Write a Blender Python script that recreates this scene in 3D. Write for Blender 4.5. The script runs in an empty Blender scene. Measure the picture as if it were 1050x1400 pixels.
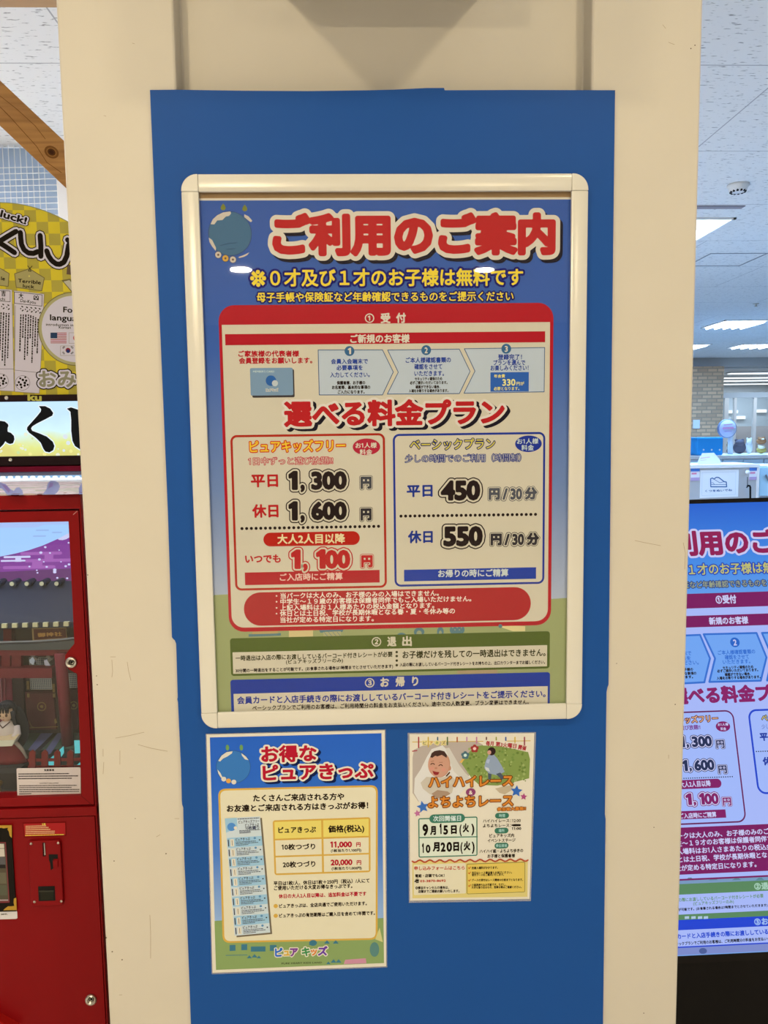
import bpy, bmesh, math, random
import numpy as np
from mathutils import Vector

random.seed(7)
SC = bpy.context.scene
COL = SC.collection

# ------------------------------------------------------------------ camera
F_PX = 1051.0
CAM = np.array([-0.0576, -1.3288, 1.4494])
AX_R = np.array([0.99926605, -0.03583603, -0.01353272])
AX_U = np.array([0.01700728, 0.0985002, 0.99499169])
AX_F = np.array([0.03432358, 0.99449157, -0.09903738])
cam_data = bpy.data.cameras.new('camera')
cam_data.sensor_width = 36.0
cam_data.lens = 36.0 * F_PX / 1400.0
cam_data.clip_start = 0.02
cam_data.clip_end = 100.0
cam = bpy.data.objects.new('camera', cam_data)
COL.objects.link(cam)
from mathutils import Matrix
cam.matrix_world = Matrix(((AX_R[0], AX_U[0], -AX_F[0], CAM[0]),
                           (AX_R[1], AX_U[1], -AX_F[1], CAM[1]),
                           (AX_R[2], AX_U[2], -AX_F[2], CAM[2]),
                           (0, 0, 0, 1)))
SC.camera = cam
SC.view_settings.view_transform = 'Standard'
SC.view_settings.look = 'None'
SC.view_settings.gamma = 1.0
SC.view_settings.exposure = 0.0
SC.view_settings.use_curve_mapping = False

# ------------------------------------------------------------------ world and large lights
W = bpy.data.worlds.new('hall_ambience')
SC.world = W
W.use_nodes = True
W.node_tree.nodes['Background'].inputs[0].default_value = (1.0, 0.90, 0.68, 1)
W.node_tree.nodes['Background'].inputs[1].default_value = 0.13


def area(name, loc, size, power, color, rot=(0, 0, 0), shape='DISK', size_y=None, spread=180):
    l = bpy.data.lights.new(name, 'AREA')
    l.shape = shape
    l.size = size
    if size_y:
        l.size_y = size_y
    l.energy = power
    l.color = color
    l.spread = math.radians(spread)
    o = bpy.data.objects.new(name, l)
    o.location = loc
    o.rotation_euler = rot
    COL.objects.link(o)
    return o


CEIL = 2.92
WARM = (1.0, 0.81, 0.49)
COOL = (0.25, 0.53, 1.0)
DOWN = [(-1.04, -5.58), (1.11, -5.65)]
SIDE = [(-0.85, -1.5), (0.85, -1.5)]
P_DOWN, P_SIDE, P_COOL, P_LEFT = 166, 17, 92, 195

# ------------------------------------------------------------------ colour helpers


def lin(c):
    c = c / 255.0
    return c / 12.92 if c <= 0.04045 else ((c + 0.055) / 1.055) ** 2.4


REFS = {'A': (208, 191, 160), 'B': (230, 212, 170), 'N': (255, 255, 255)}


def K(r, g, b, ref='A'):
    """print colour seen under the hall light whose white paper is REFS[ref]"""
    w = REFS[ref]
    s = 1.0 if ref == 'N' else 0.78
    hz = 0.0 if ref == 'N' else 0.009       # veil of the cover and the hall, taken off again
    return ('d',) + tuple(round(min(0.95, max(0.004, (lin(a) - hz) / (lin(q) - hz) * s)), 4) for a, q in zip((r, g, b), w))


def E(r, g, b, s=1.0):
    return ('e',) + tuple(round(lin(a) * s, 4) for a in (r, g, b))


_mats = {}


def newmat(name):
    m = bpy.data.materials.new(name)
    m.use_nodes = True
    return m, m.node_tree.nodes, m.node_tree.links


def mat(key):
    if not isinstance(key, tuple):
        return key
    if key in _mats:
        return _mats[key]
    kind, r, g, b = key[:4]
    m, n, l = newmat(('ink_' if kind == 'd' else 'lit_') + str(len(_mats)))
    p = n['Principled BSDF']
    if kind == 'd':
        p.inputs['Base Color'].default_value = (r, g, b, 1)
        p.inputs['Roughness'].default_value = key[4] if len(key) > 4 else 0.55
        p.inputs['Specular IOR Level'].default_value = 0.08
        if len(key) > 5:
            p.inputs['Metallic'].default_value = key[5]
            p.inputs['Specular IOR Level'].default_value = 0.5
    else:
        p.inputs['Base Color'].default_value = (0.02, 0.02, 0.02, 1)
        p.inputs['Roughness'].default_value = 0.3
        p.inputs['Specular IOR Level'].default_value = 0.15
        p.inputs['Emission Color'].default_value = (r, g, b, 1)
        p.inputs['Emission Strength'].default_value = 1.0
    _mats[key] = m
    return m


def surf(name, color, rough=0.5, noise=0.0, nscale=30.0, bump=0.0, spec=0.4, metal=0.0, color2=None):
    """painted surface with a slight procedural mottle"""
    m, n, l = newmat(name)
    p = n['Principled BSDF']
    p.inputs['Roughness'].default_value = rough
    p.inputs['Specular IOR Level'].default_value = spec
    p.inputs['Metallic'].default_value = metal
    tc = n.new('ShaderNodeTexCoord')
    t = n.new('ShaderNodeTexNoise')
    t.inputs['Scale'].default_value = nscale
    t.inputs['Detail'].default_value = 5
    l.new(tc.outputs['Object'], t.inputs['Vector'])
    mx = n.new('ShaderNodeMix')
    mx.data_type = 'RGBA'
    c2 = color2 or tuple(c * (1 - noise) for c in color)
    mx.inputs[6].default_value = (*color, 1)
    mx.inputs[7].default_value = (*c2, 1)
    l.new(t.outputs['Fac'], mx.inputs[0])
    l.new(mx.outputs[2], p.inputs['Base Color'])
    if bump:
        b = n.new('ShaderNodeBump')
        b.inputs['Strength'].default_value = bump
        b.inputs['Distance'].default_value = 0.002
        l.new(t.outputs['Fac'], b.inputs['Height'])
        l.new(b.outputs['Normal'], p.inputs['Normal'])
    return m


def clear_sheet(name, rough=0.015, tint=(1, 1, 1), ior=1.45, gain=1.0):
    m, n, l = newmat(name)
    n.remove(n['Principled BSDF'])
    tr = n.new('ShaderNodeBsdfTransparent')
    tr.inputs[0].default_value = (*tint, 1)
    gl = n.new('ShaderNodeBsdfGlossy')
    gl.inputs['Roughness'].default_value = rough
    fr = n.new('ShaderNodeLayerWeight')
    pw = n.new('ShaderNodeMath')
    pw.operation = 'POWER'
    pw.inputs[1].default_value = 5.0
    l.new(fr.outputs['Facing'], pw.inputs[0])
    sc_ = n.new('ShaderNodeMath')
    sc_.operation = 'MULTIPLY_ADD'
    sc_.inputs[1].default_value = 0.96
    sc_.inputs[2].default_value = ((ior - 1) / (ior + 1)) ** 2
    l.new(pw.outputs[0], sc_.inputs[0])
    mu = n.new('ShaderNodeMath')
    mu.operation = 'MULTIPLY'
    mu.inputs[1].default_value = gain
    mu.use_clamp = True
    mx = n.new('ShaderNodeMixShader')
    l.new(sc_.outputs[0], mu.inputs[0])
    l.new(mu.outputs[0], mx.inputs[0])
    l.new(tr.outputs[0], mx.inputs[1])
    l.new(gl.outputs[0], mx.inputs[2])
    l.new(mx.outputs[0], n['Material Output'].inputs[0])
    return m


# ------------------------------------------------------------------ canvases: real planes standing in the hall


class Canvas:
    def __init__(s, O, U=(1, 0, 0), V=(0, 0, 1)):
        s.O = np.array(O, float)
        s.U = np.array(U, float)
        s.V = np.array(V, float)
        s.N = np.cross(s.U, s.V)          # towards the hall (-Y for upright planes)

    def P(s, x, y):
        d = AX_R * (x - 525) / F_PX - AX_U * (y - 700) / F_PX + AX_F
        t = ((s.O - CAM) @ s.N) / (d @ s.N)
        q = CAM + t * d - s.O
        return np.array([q @ s.U, q @ s.V])

    def px(s, x, y):
        """metres per photo pixel, vertical, at that spot"""
        return float(np.linalg.norm(s.P(x, y + 4) - s.P(x, y - 4)) / 8)

    def world(s, u, v, d=0.0):
        return s.O + s.U * u + s.V * v + s.N * d


def plane_y(Y):
    return Canvas((0, Y, 0))


LH = 0.00010     # thickness of one layer of ink


class Part:
    """collects faces, then links them as ONE mesh object"""

    def __init__(s, name, parent=None, label=None):
        s.name, s.parent, s.label = name, parent, label
        s.v, s.f, s.m, s.mats = [], [], [], []

    def mi(s, key):
        m = mat(key)
        if m not in s.mats:
            s.mats.append(m)
        return s.mats.index(m)

    def faces(s, verts, faces, key):
        b = len(s.v)
        s.v.extend([tuple(float(c) for c in p) for p in verts])
        k = s.mi(key)
        for f in faces:
            s.f.append(tuple(i + b for i in f))
            s.m.append(k)

    # flat figures on a canvas, uv metres
    def poly(s, cv, uv, key, layer=0, d=None):
        d = (layer + (len(s.f) % 40) * 0.008) * LH if d is None else d
        s.faces([cv.world(u, v, d) for u, v in uv], [tuple(range(len(uv)))], key)

    def pp(s, cv, pts, key, layer=0):
        s.poly(cv, [cv.P(*p) for p in pts], key, layer)

    def disc(s, cv, x, y, rx, key, layer=0, ry=None, n=28, rot=0):
        c = cv.P(x, y)
        k = cv.px(x, y)
        ry = rx if ry is None else ry
        uv = []
        for i in range(n):
            a = 2 * math.pi * i / n
            du, dv = rx * k * math.cos(a), ry * k * math.sin(a)
            uv.append((c[0] + du * math.cos(rot) - dv * math.sin(rot), c[1] + du * math.sin(rot) + dv * math.cos(rot)))
        s.poly(cv, uv, key, layer)

    def rrect(s, cv, quad, key, layer=0, r=0.0, grow=0.0):
        """rounded rectangle: quad = TL,TR,BR,BL photo points (averaged to a true rectangle), r and grow in px"""
        uv = rect_uv(cv, quad)
        k = cv.px(*quad[0])
        s.poly(cv, round_uv(*uv, r * k, grow * k), key, layer)

    def stroke(s, cv, pts, w, key, layer=0, closed=False, isuv=False):
        """polyline of width w px with round joins"""
        k = cv.px(*pts[0]) if not isuv else 1
        q = [np.array(p, float) if isuv else cv.P(*p) for p in pts]
        if closed:
            q.append(q[0])
        h = w * k / 2
        for i in range(len(q) - 1):
            a, b = q[i], q[i + 1]
            t = b - a
            L = np.linalg.norm(t)
            if L < 1e-9:
                continue
            t = t / L
            n = np.array([-t[1], t[0]])
            uv = []
            for j in range(5):
                an = math.pi / 2 + math.pi * j / 4
                uv.append(a + h * (t * math.cos(an) + n * math.sin(an)))
            for j in range(5):
                an = -math.pi / 2 + math.pi * j / 4
                uv.append(b + h * (t * math.cos(an) + n * math.sin(an)))
            s.poly(cv, uv, key, layer + 0.02 * (i % 7))

    # solids
    def prism(s, cv, uv, d0, d1, key):
        """closed solid standing on a canvas outline from depth d0 to d1 towards the viewer"""
        n = len(uv)
        a = sum(uv[i][0] * uv[(i + 1) % n][1] - uv[(i + 1) % n][0] * uv[i][1] for i in range(n))
        if a < 0:
            uv = uv[::-1]
        vs = [cv.world(u, v, d0) for u, v in uv] + [cv.world(u, v, d1) for u, v in uv]
        fs = [tuple(range(n - 1, -1, -1)), tuple(range(n, 2 * n))]
        fs += [(i, (i + 1) % n, n + (i + 1) % n, n + i) for i in range(n)]
        s.faces(vs, fs, key)

    def pprism(s, cv, pts, d0, d1, key):
        s.prism(cv, [cv.P(*p) for p in pts], d0, d1, key)

    def box(s, x0, x1, y0, y1, z0, z1, key):
        vs = [(x, y, z) for z in (z0, z1) for y in (y0, y1) for x in (x0, x1)]
        fs = [(0, 2, 3, 1), (4, 5, 7, 6), (0, 1, 5, 4), (2, 6, 7, 3), (0, 4, 6, 2), (1, 3, 7, 5)]
        s.faces(vs, fs, key)

    def tube(s, pts, r, key, n=10, r1=None):
        """round bar along 3-D points"""
        pts = [np.array(p, float) for p in pts]
        m = len(pts)
        vs, fs = [], []
        for i, p in enumerate(pts):
            t = pts[min(i + 1, m - 1)] - pts[max(i - 1, 0)]
            t = t / np.linalg.norm(t)
            a = np.array([0, 0, 1.0]) if abs(t[2]) < 0.9 else np.array([1.0, 0, 0])
            e1 = np.cross(t, a)
            e1 /= np.linalg.norm(e1)
            e2 = np.cross(t, e1)
            rr = r if r1 is None else r + (r1 - r) * i / (m - 1)
            for j in range(n):
                an = 2 * math.pi * j / n
                vs.append(p + rr * (e1 * math.cos(an) + e2 * math.sin(an)))
        for i in range(m - 1):
            for j in range(n):
                k = (j + 1) % n
                fs.append((i * n + j, i * n + k, (i + 1) * n + k, (i + 1) * n + j))
        fs.append(tuple(range(n - 1, -1, -1)))
        fs.append(tuple(range((m - 1) * n, m * n)))
        s.faces(vs, fs, key)

    def lathe(s, c, axis, prof, key, n=24):
        """surface of revolution: prof = (radius, height along axis)"""
        c = np.array(c, float)
        t = np.array(axis, float)
        t /= np.linalg.norm(t)
        a = np.array([0, 0, 1.0]) if abs(t[2]) < 0.9 else np.array([1.0, 0, 0])
        e1 = np.cross(t, a)
        e1 /= np.linalg.norm(e1)
        e2 = np.cross(t, e1)
        vs, fs = [], []
        for r, h in prof:
            for j in range(n):
                an = 2 * math.pi * j / n
                vs.append(c + t * h + max(r, 1e-5) * (e1 * math.cos(an) + e2 * math.sin(an)))
        for i in range(len(prof) - 1):
            for j in range(n):
                k = (j + 1) % n
                fs.append((i * n + j, i * n + k, (i + 1) * n + k, (i + 1) * n + j))
        fs.append(tuple(range(n - 1, -1, -1)))
        fs.append(tuple(range((len(prof) - 1) * n, len(prof) * n)))
        s.faces(vs, fs, key)

    def blob(s, c, rad, key, nu=20, nv=12, fn=None):
        """ellipsoid, optionally reshaped by fn(unit xyz)->unit xyz"""
        vs, fs = [], []
        for i in range(nv + 1):
            th = math.pi * i / nv
            for j in range(nu):
                ph = 2 * math.pi * j / nu
                p = (math.sin(th) * math.cos(ph), math.sin(th) * math.sin(ph), math.cos(th))
                if fn:
                    p = fn(*p)
                vs.append((c[0] + rad[0] * p[0], c[1] + rad[1] * p[1], c[2] + rad[2] * p[2]))
        for i in range(nv):
            for j in range(nu):
                k = (j + 1) % nu
                fs.append((i * nu + j, (i + 1) * nu + j, (i + 1) * nu + k, i * nu + k))
        s.faces(vs, fs, key)

    def build(s, bevel=0.0, smooth=False, segs=2):
        me = bpy.data.meshes.new(s.name)
        loc = np.array(s.parent.matrix_world.translation) if s.parent is not None else np.zeros(3)
        p = s.parent
        loc = np.zeros(3)
        while p is not None:
            loc = loc + np.array(p.location)
            p = p.parent
        if s.parent is None and s.v:
            a = np.array(s.v)
            loc = np.array([(a[:, 0].min() + a[:, 0].max()) / 2, (a[:, 1].min() + a[:, 1].max()) / 2, a[:, 2].min()])
        me.from_pydata([tuple(np.array(q) - loc) for q in s.v], [], s.f)
        for m in s.mats:
            me.materials.append(m)
        me.polygons.foreach_set('material_index', s.m)
        if smooth:
            me.polygons.foreach_set('use_smooth', [True] * len(s.f))
        me.update()
        o = bpy.data.objects.new(s.name, me)
        COL.objects.link(o)
        if s.parent is not None:
            o.parent = s.parent
        else:
            o.location = loc
        if smooth or bevel:
            bm = bmesh.new()
            bm.from_mesh(me)
            bmesh.ops.remove_doubles(bm, verts=bm.verts, dist=1e-6)
            bmesh.ops.recalc_face_normals(bm, faces=bm.faces)
            bm.to_mesh(me)
            bm.free()
        if bevel:
            b = o.modifiers.new('edge', 'BEVEL')
            b.width = bevel
            b.segments = segs
            b.limit_method = 'ANGLE'
            b.harden_normals = False
        if s.label:
            o['label'] = s.label
        return o


def rect_uv(cv, quad):
    tl, tr, br, bl = [cv.P(*p) for p in quad]
    return ((tl[0] + bl[0]) / 2, (tr[0] + br[0]) / 2, (bl[1] + br[1]) / 2, (tl[1] + tr[1]) / 2)


def round_uv(u0, u1, v0, v1, r=0.0, g=0.0, n=7):
    u0, u1, v0, v1 = u0 - g, u1 + g, v0 - g, v1 + g
    r = max(0.0, min(r + g if r else 0.0, (u1 - u0) / 2, (v1 - v0) / 2))
    if r <= 1e-6:
        return [(u0, v0), (u1, v0), (u1, v1), (u0, v1)]
    out = []
    for cx, cy, a0 in ((u1 - r, v0 + r, -90), (u1 - r, v1 - r, 0), (u0 + r, v1 - r, 90), (u0 + r, v0 + r, 180)):
        for i in range(n + 1):
            a = math.radians(a0 + 90 * i / n)
            out.append((cx + r * math.cos(a), cy + r * math.sin(a)))
    return out


def thing(name, loc, label, cat, group=None):
    o = bpy.data.objects.new(name, None)
    COL.objects.link(o)
    o.location = tuple(float(c) for c in loc)
    o.empty_display_size = 0.05
    o['label'] = label
    o['category'] = cat
    if group:
        o['group'] = group
    return o


def tag(o, label, cat, group=None):
    o['label'] = label
    o['category'] = cat
    if group:
        o['group'] = group
    return o


def struct(o, label=None):
    o['kind'] = 'structure'
    if label:
        o['label'] = label
        o['category'] = 'structure'
    return o


# ------------------------------------------------------------------ lettering: glyph outlines -> distance field -> rounded heavy strokes
_fc = bpy.data.curves.new('glyph_source', 'FONT')
_fc.resolution_u = 3
_fo = bpy.data.objects.new('glyph_source', _fc)
COL.objects.link(_fo)


def _mesh_of(txt):
    _fc.body = txt
    dg = bpy.context.evaluated_depsgraph_get()
    dg.update()
    me = bpy.data.meshes.new_from_object(_fo.evaluated_get(dg))
    co = np.array([v.co[:2] for v in me.vertices]) if len(me.vertices) else np.zeros((0, 2))
    cnt = {}
    for p in me.polygons:
        for e in p.edge_keys:
            cnt[e] = cnt.get(e, 0) + 1
    ed = np.array([e for e, c in cnt.items() if c == 1], int).reshape(-1, 2)
    bpy.data.meshes.remove(me)
    return co, ed


_bar = _mesh_of('|')[0][:, 0].max()
_glyph, _sdf, _cont = {}, {}, {}


# heavy numeral one with a short flag
CUSTOM = {'\ue002': [(0.185, 0.0), (0.27, 0.0), (0.27, 0.727), (0.20, 0.727), (0.05, 0.625), (0.05, 0.55), (0.185, 0.632)],
          '\ue001': [(0.20, 0.0), (0.34, 0.0), (0.34, 0.727), (0.235, 0.727), (0.06, 0.60), (0.06, 0.50), (0.20, 0.565)]}


def glyph(c):
    if c not in _glyph:
        co, ed = _mesh_of(c)
        if c in CUSTOM:
            pts = np.array(CUSTOM[c])
            ed = np.array([(i, (i + 1) % len(pts)) for i in range(len(pts))])
            _glyph[c] = (pts, ed, float(pts[:, 0].max()) + (.06 if c == '\ue001' else .16))
            return _glyph[c]
        if c == '※':
            co = co * 1.62 - np.array([0.0, 0.185])
            _glyph[c] = (co, ed, 1.0)
            return _glyph[c]
        adv = _mesh_of(c + '|')[0][:, 0].max() - _bar
        if c == ' ':
            adv = 0.3
        if c == '\u3000':
            adv = 1.0
        _glyph[c] = (co, ed, adv)
    return _glyph[c]


MARG = 0.32


def sdf(c, n):
    k = (c, n)
    if k in _sdf:
        return _sdf[k]
    co, ed, adv = glyph(c)
    x0, x1 = co[:, 0].min() - MARG, co[:, 0].max() + MARG
    y0, y1 = co[:, 1].min() - MARG, co[:, 1].max() + MARG
    h = 1.0 / n
    xs = np.arange(x0, x1 + h, h)
    ys = np.arange(y0, y1 + h, h)
    X, Y = np.meshgrid(xs, ys)
    D = np.full(X.shape, 9.0)
    ins = np.zeros(X.shape, bool)
    for i, j in ed:
        a, b = co[i], co[j]
        t = b - a
        L = t @ t
        if L < 1e-14:
            continue
        s = np.clip(((X - a[0]) * t[0] + (Y - a[1]) * t[1]) / L, 0, 1)
        D = np.minimum(D, (X - a[0] - s * t[0]) ** 2 + (Y - a[1] - s * t[1]) ** 2)
        if a[1] != b[1]:
            c1 = (a[1] > Y) != (b[1] > Y)
            ins ^= c1 & (X < (Y - a[1]) * t[0] / (b[1] - a[1]) + a[0])
    D = np.sqrt(D)
    _sdf[k] = (xs, ys, np.where(ins, -D, D))
    return _sdf[k]


def contour(c, n, r):
    """filled region sdf<r as (verts, faces) in em units"""
    k = (c, n, round(r, 4))
    if k in _cont:
        return _cont[k]
    xs, ys, D = sdf(c, n)
    G = D - r
    I = G < 0
    cells = I[:-1, :-1].astype(int) + I[:-1, 1:] + I[1:, 1:] + I[1:, :-1]
    V, Fc, vid = [], [], {}

    def vert(p):
        q = (round(p[0], 6), round(p[1], 6))
        if q not in vid:
            vid[q] = len(V)
            V.append(q)
        return vid[q]

    for j in range(cells.shape[0]):
        row = cells[j]
        nz = np.nonzero(row)[0]
        i = 0
        while i < len(nz):
            ci = nz[i]
            if row[ci] == 4:
                e = i
                while e + 1 < len(nz) and nz[e + 1] == nz[e] + 1 and row[nz[e + 1]] == 4:
                    e += 1
                a, b = xs[ci], xs[nz[e] + 1]
                Fc.append((vert((a, ys[j])), vert((b, ys[j])), vert((b, ys[j + 1])), vert((a, ys[j + 1]))))
                i = e + 1
                continue
            cs = [(ci, j), (ci + 1, j), (ci + 1, j + 1), (ci, j + 1)]
            out = []
            for q in range(4):
                (ax, ay), (bx, by) = cs[q], cs[(q + 1) % 4]
                ga, gb = G[ay, ax], G[by, bx]
                if ga < 0:
                    out.append((xs[ax], ys[ay]))
                if (ga < 0) != (gb < 0):
                    t = ga / (ga - gb)
                    out.append((xs[ax] + t * (xs[bx] - xs[ax]), ys[ay] + t * (ys[by] - ys[ay])))
            if len(out) > 2:
                ids = []
                for p in out:
                    v = vert(p)
                    if not ids or ids[-1] != v:
                        ids.append(v)
                if ids[0] == ids[-1]:
                    ids.pop()
                if len(set(ids)) > 2 and len(set(ids)) == len(ids):
                    Fc.append(tuple(ids))
            i += 1
    _cont[k] = (V, Fc)
    return _cont[k]


def T(part, cv, s, seg, h, key, layer, w=0.012, out=(), cap=False, shadow=None, fit=True):
    """one line of lettering. seg = left and right ink ends (photo px, at mid height); h = letter height px;
    w = extra stroke (em); out = [(extra em, colour)...] outlines from outermost to innermost; shadow=(dx px,dy px,colour)"""
    s = s.replace('1', '\ue002')
    if h < 13 and not cap and not out:
        w += 0.012
    p0, p1 = cv.P(seg[0], seg[1]), cv.P(seg[2], seg[3])
    L = float(np.linalg.norm(p1 - p0))
    e = (p1 - p0) / L
    nrm = np.array([-e[1], e[0]])
    k = cv.px((seg[0] + seg[2]) / 2, (seg[1] + seg[3]) / 2)
    em = h * k / (0.727 if cap else 0.875)
    pos, x = [], 0.0
    for c in s:
        co, ed, adv = glyph(c)
        pos.append((c, x, co))
        x += adv
    ink = [(c, q, co) for c, q, co in pos if len(co)]
    a = ink[0][1] + ink[0][2][:, 0].min() - w
    b = ink[-1][1] + ink[-1][2][:, 0].max() + w
    sx = L / (b - a) if fit else em
    n = int(max(12, min(64, (h / (0.727 if cap else 0.875)) * (2.0 if h < 12 else 1.5))))
    if h > 25:
        n = max(n, 44)
    lays = [(r, c, i * 0.6, 0, 0) for i, (r, c) in enumerate(out)]
    lays.append((w, key, len(out) * 0.6, 0, 0))
    if shadow:
        r = out[0][0] if out else w
        lays.insert(0, (r, shadow[2], -0.6, shadow[0], shadow[1]))
    for gi, (c, q, co) in enumerate(ink):
        for r, col, dl, dx, dy in lays:
            V, Fc = contour(c, n, r)
            if not Fc:
                continue
            d = (layer + dl + (0.12 * (gi % 3) if (out or shadow) else 0)) * LH
            vs = []
            for vx, vy in V:
                uv = p0 + e * ((vx + q - a) * sx + dx * k) + nrm * ((vy - 0.36) * em - dy * k)
                vs.append(cv.world(uv[0], uv[1], d))
            part.faces(vs, Fc, col)


def lines_of_dashes(part, cv, seg, h, key, layer, n=20, gap=0.25, rnd=None):
    """row of tiny illegible print"""
    rnd = rnd or random.Random(3)
    x0, y0, x1, y1 = seg
    t = 0.0
    while t < 1:
        w = (0.4 + rnd.random()) / n
        b = min(1, t + w)
        ax, ay, bx, by = x0 + (x1 - x0) * t, y0 + (y1 - y0) * t, x0 + (x1 - x0) * b, y0 + (y1 - y0) * b
        part.pp(cv, [(ax, ay + h / 2), (bx, by + h / 2), (bx, by - h / 2), (ax, ay - h / 2)], key, layer)
        t = b + gap / n

# ------------------------------------------------------------------ the hall
M_PILLAR = surf('cream_paint', (0.70, 0.67, 0.63), 0.45, 0.05, 14, 0.02, 0.35)
M_FLOOR = surf('pale_vinyl', (0.62, 0.61, 0.59), 0.35, 0.10, 3)
M_SOFFIT = surf('grey_soffit', (0.50, 0.50, 0.49), 0.6, 0.05, 8)
M_WHITE = surf('white_enamel', (0.80, 0.80, 0.79), 0.35, 0.03, 20)
M_METAL = ('d', 0.62, 0.60, 0.56, 0.28, 1.0)
M_BLACK = ('d', 0.012, 0.012, 0.013, 0.4)


def ceiling_material():
    m, n, l = newmat('fissured_ceiling_board')
    p = n['Principled BSDF']
    p.inputs['Roughness'].default_value = 0.9
    p.inputs['Specular IOR Level'].default_value = 0.1
    tc = n.new('ShaderNodeTexCoord')
    # fissures: short dark dashes lying along X
    mp = n.new('ShaderNodeMapping')
    mp.inputs['Scale'].default_value = (19, 78, 1)
    l.new(tc.outputs['Object'], mp.inputs[0])
    t = n.new('ShaderNodeTexNoise')
    t.inputs['Scale'].default_value = 1.0
    t.inputs['Detail'].default_value = 2.5
    t.inputs['Roughness'].default_value = 0.65
    l.new(mp.outputs[0], t.inputs['Vector'])
    r = n.new('ShaderNodeValToRGB')
    r.color_ramp.elements[0].position = 0.60
    r.color_ramp.elements[0].color = (0, 0, 0, 1)
    r.color_ramp.elements[1].position = 0.665
    r.color_ramp.elements[1].color = (1, 1, 1, 1)
    l.new(t.outputs['Fac'], r.inputs[0])
    # seams between boards, 0.91 m rows
    mb = n.new('ShaderNodeMapping')
    mb.inputs['Location'].default_value = (2.035, -0.945, 0)
    l.new(tc.outputs['Object'], mb.inputs[0])
    b = n.new('ShaderNodeTexBrick')
    b.offset = 0.5
    b.inputs['Scale'].default_value = 1.0
    b.inputs['Brick Width'].default_value = 1.89
    b.inputs['Row Height'].default_value = 0.945
    b.inputs['Mortar Size'].default_value = 0.0035
    b.inputs['Mortar Smooth'].default_value = 0.2
    l.new(mb.outputs[0], b.inputs['Vector'])
    mx = n.new('ShaderNodeMix')
    mx.data_type = 'RGBA'
    mx.inputs[6].default_value = (0.80, 0.80, 0.79, 1)
    mx.inputs[7].default_value = (0.34, 0.34, 0.34, 1)
    l.new(r.outputs[0], mx.inputs[0])
    m2 = n.new('ShaderNodeMix')
    m2.data_type = 'RGBA'
    m2.inputs[7].default_value = (0.42, 0.42, 0.43, 1)
    l.new(b.outputs['Fac'], m2.inputs[0])
    l.new(mx.outputs[2], m2.inputs[6])
    l.new(m2.outputs[2], p.inputs['Base Color'])
    return m


def brick_material():
    m, n, l = newmat('split_face_brick')
    p = n['Principled BSDF']
    p.inputs['Roughness'].default_value = 0.85
    tc = n.new('ShaderNodeTexCoord')
    mp = n.new('ShaderNodeMapping')
    mp.inputs['Rotation'].default_value = (math.radians(90), 0, 0)
    l.new(tc.outputs['Object'], mp.inputs[0])
    b = n.new('ShaderNodeTexBrick')
    b.inputs['Scale'].default_value = 1.0
    b.inputs['Brick Width'].default_value = 0.20
    b.inputs['Row Height'].default_value = 0.075
    b.inputs['Mortar Size'].default_value = 0.012
    b.inputs['Color1'].default_value = (0.76, 0.47, 0.27, 1)
    b.inputs['Color2'].default_value = (0.52, 0.32, 0.19, 1)
    b.inputs['Mortar'].default_value = (0.42, 0.28, 0.175, 1)
    l.new(mp.outputs[0], b.inputs['Vector'])
    l.new(b.outputs['Color'], p.inputs['Base Color'])
    return m


def wood_material(name, ax, c1, c2):
    """pine grain running along axis ax (unit x,z) in the upright plane"""
    m, n, l = newmat(name)
    p = n['Principled BSDF']
    p.inputs['Roughness'].default_value = 0.5
    tc = n.new('ShaderNodeTexCoord')
    mp = n.new('ShaderNodeMapping')
    mp.inputs['Rotation'].default_value = (0, math.atan2(ax[1], ax[0]), 0)
    mp.inputs['Scale'].default_value = (1.2, 9, 22)
    l.new(tc.outputs['Object'], mp.inputs[0])
    t = n.new('ShaderNodeTexNoise')
    t.inputs['Scale'].default_value = 1.6
    t.inputs['Detail'].default_value = 3
    t.inputs['Distortion'].default_value = 0.6
    l.new(mp.outputs[0], t.inputs['Vector'])
    r = n.new('ShaderNodeValToRGB')
    r.color_ramp.elements[0].position = 0.35
    r.color_ramp.elements[0].color = (*c2, 1)
    r.color_ramp.elements[1].position = 0.62
    r.color_ramp.elements[1].color = (*c1, 1)
    l.new(t.outputs['Fac'], r.inputs[0])
    l.new(r.outputs[0], p.inputs['Base Color'])
    return m


M_CEIL = ceiling_material()

pt = Part('floor')
pt.faces([(-9, -9, 0), (13, -9, 0), (13, 20, 0), (-9, 20, 0)], [(0, 1, 2, 3)], M_FLOOR)
struct(pt.build(), 'pale vinyl hall floor')
pt = Part('ceiling')
pt.box(-9, 13, -9, 14.2, CEIL, CEIL + 0.05, M_CEIL)
struct(pt.build(), 'white fissured ceiling boards with thin seams').location = (0, 0, CEIL)
for o in COL.objects:
    if o.name == 'ceiling':
        for v in o.data.vertices:
            v.co.x += 2.0
            v.co.y += 2.6

# pillar: a square column whose front has two raised cream flanges and a recessed middle
PX0, PX1, PF = -0.535, 0.536, 0.018
pt = Part('wall_front')
prof = [(PX0, PF), (-0.345, PF), (-0.345, PF + 0.045), (0.348, PF + 0.045), (0.348, PF), (PX1, PF), (PX1, 1.09), (PX0, 1.09)]
n_ = len(prof)
vs = [(x, y, z) for z in (0, CEIL) for x, y in prof]
pt.faces(vs, [tuple(range(n_ - 1, -1, -1)), tuple(range(n_, 2 * n_))] + [(i, (i + 1) % n_, n_ + (i + 1) % n_, n_ + i) for i in range(n_)], M_PILLAR)
pillar = struct(pt.build(bevel=0.004), 'cream painted square pillar with recessed middle')
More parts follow.
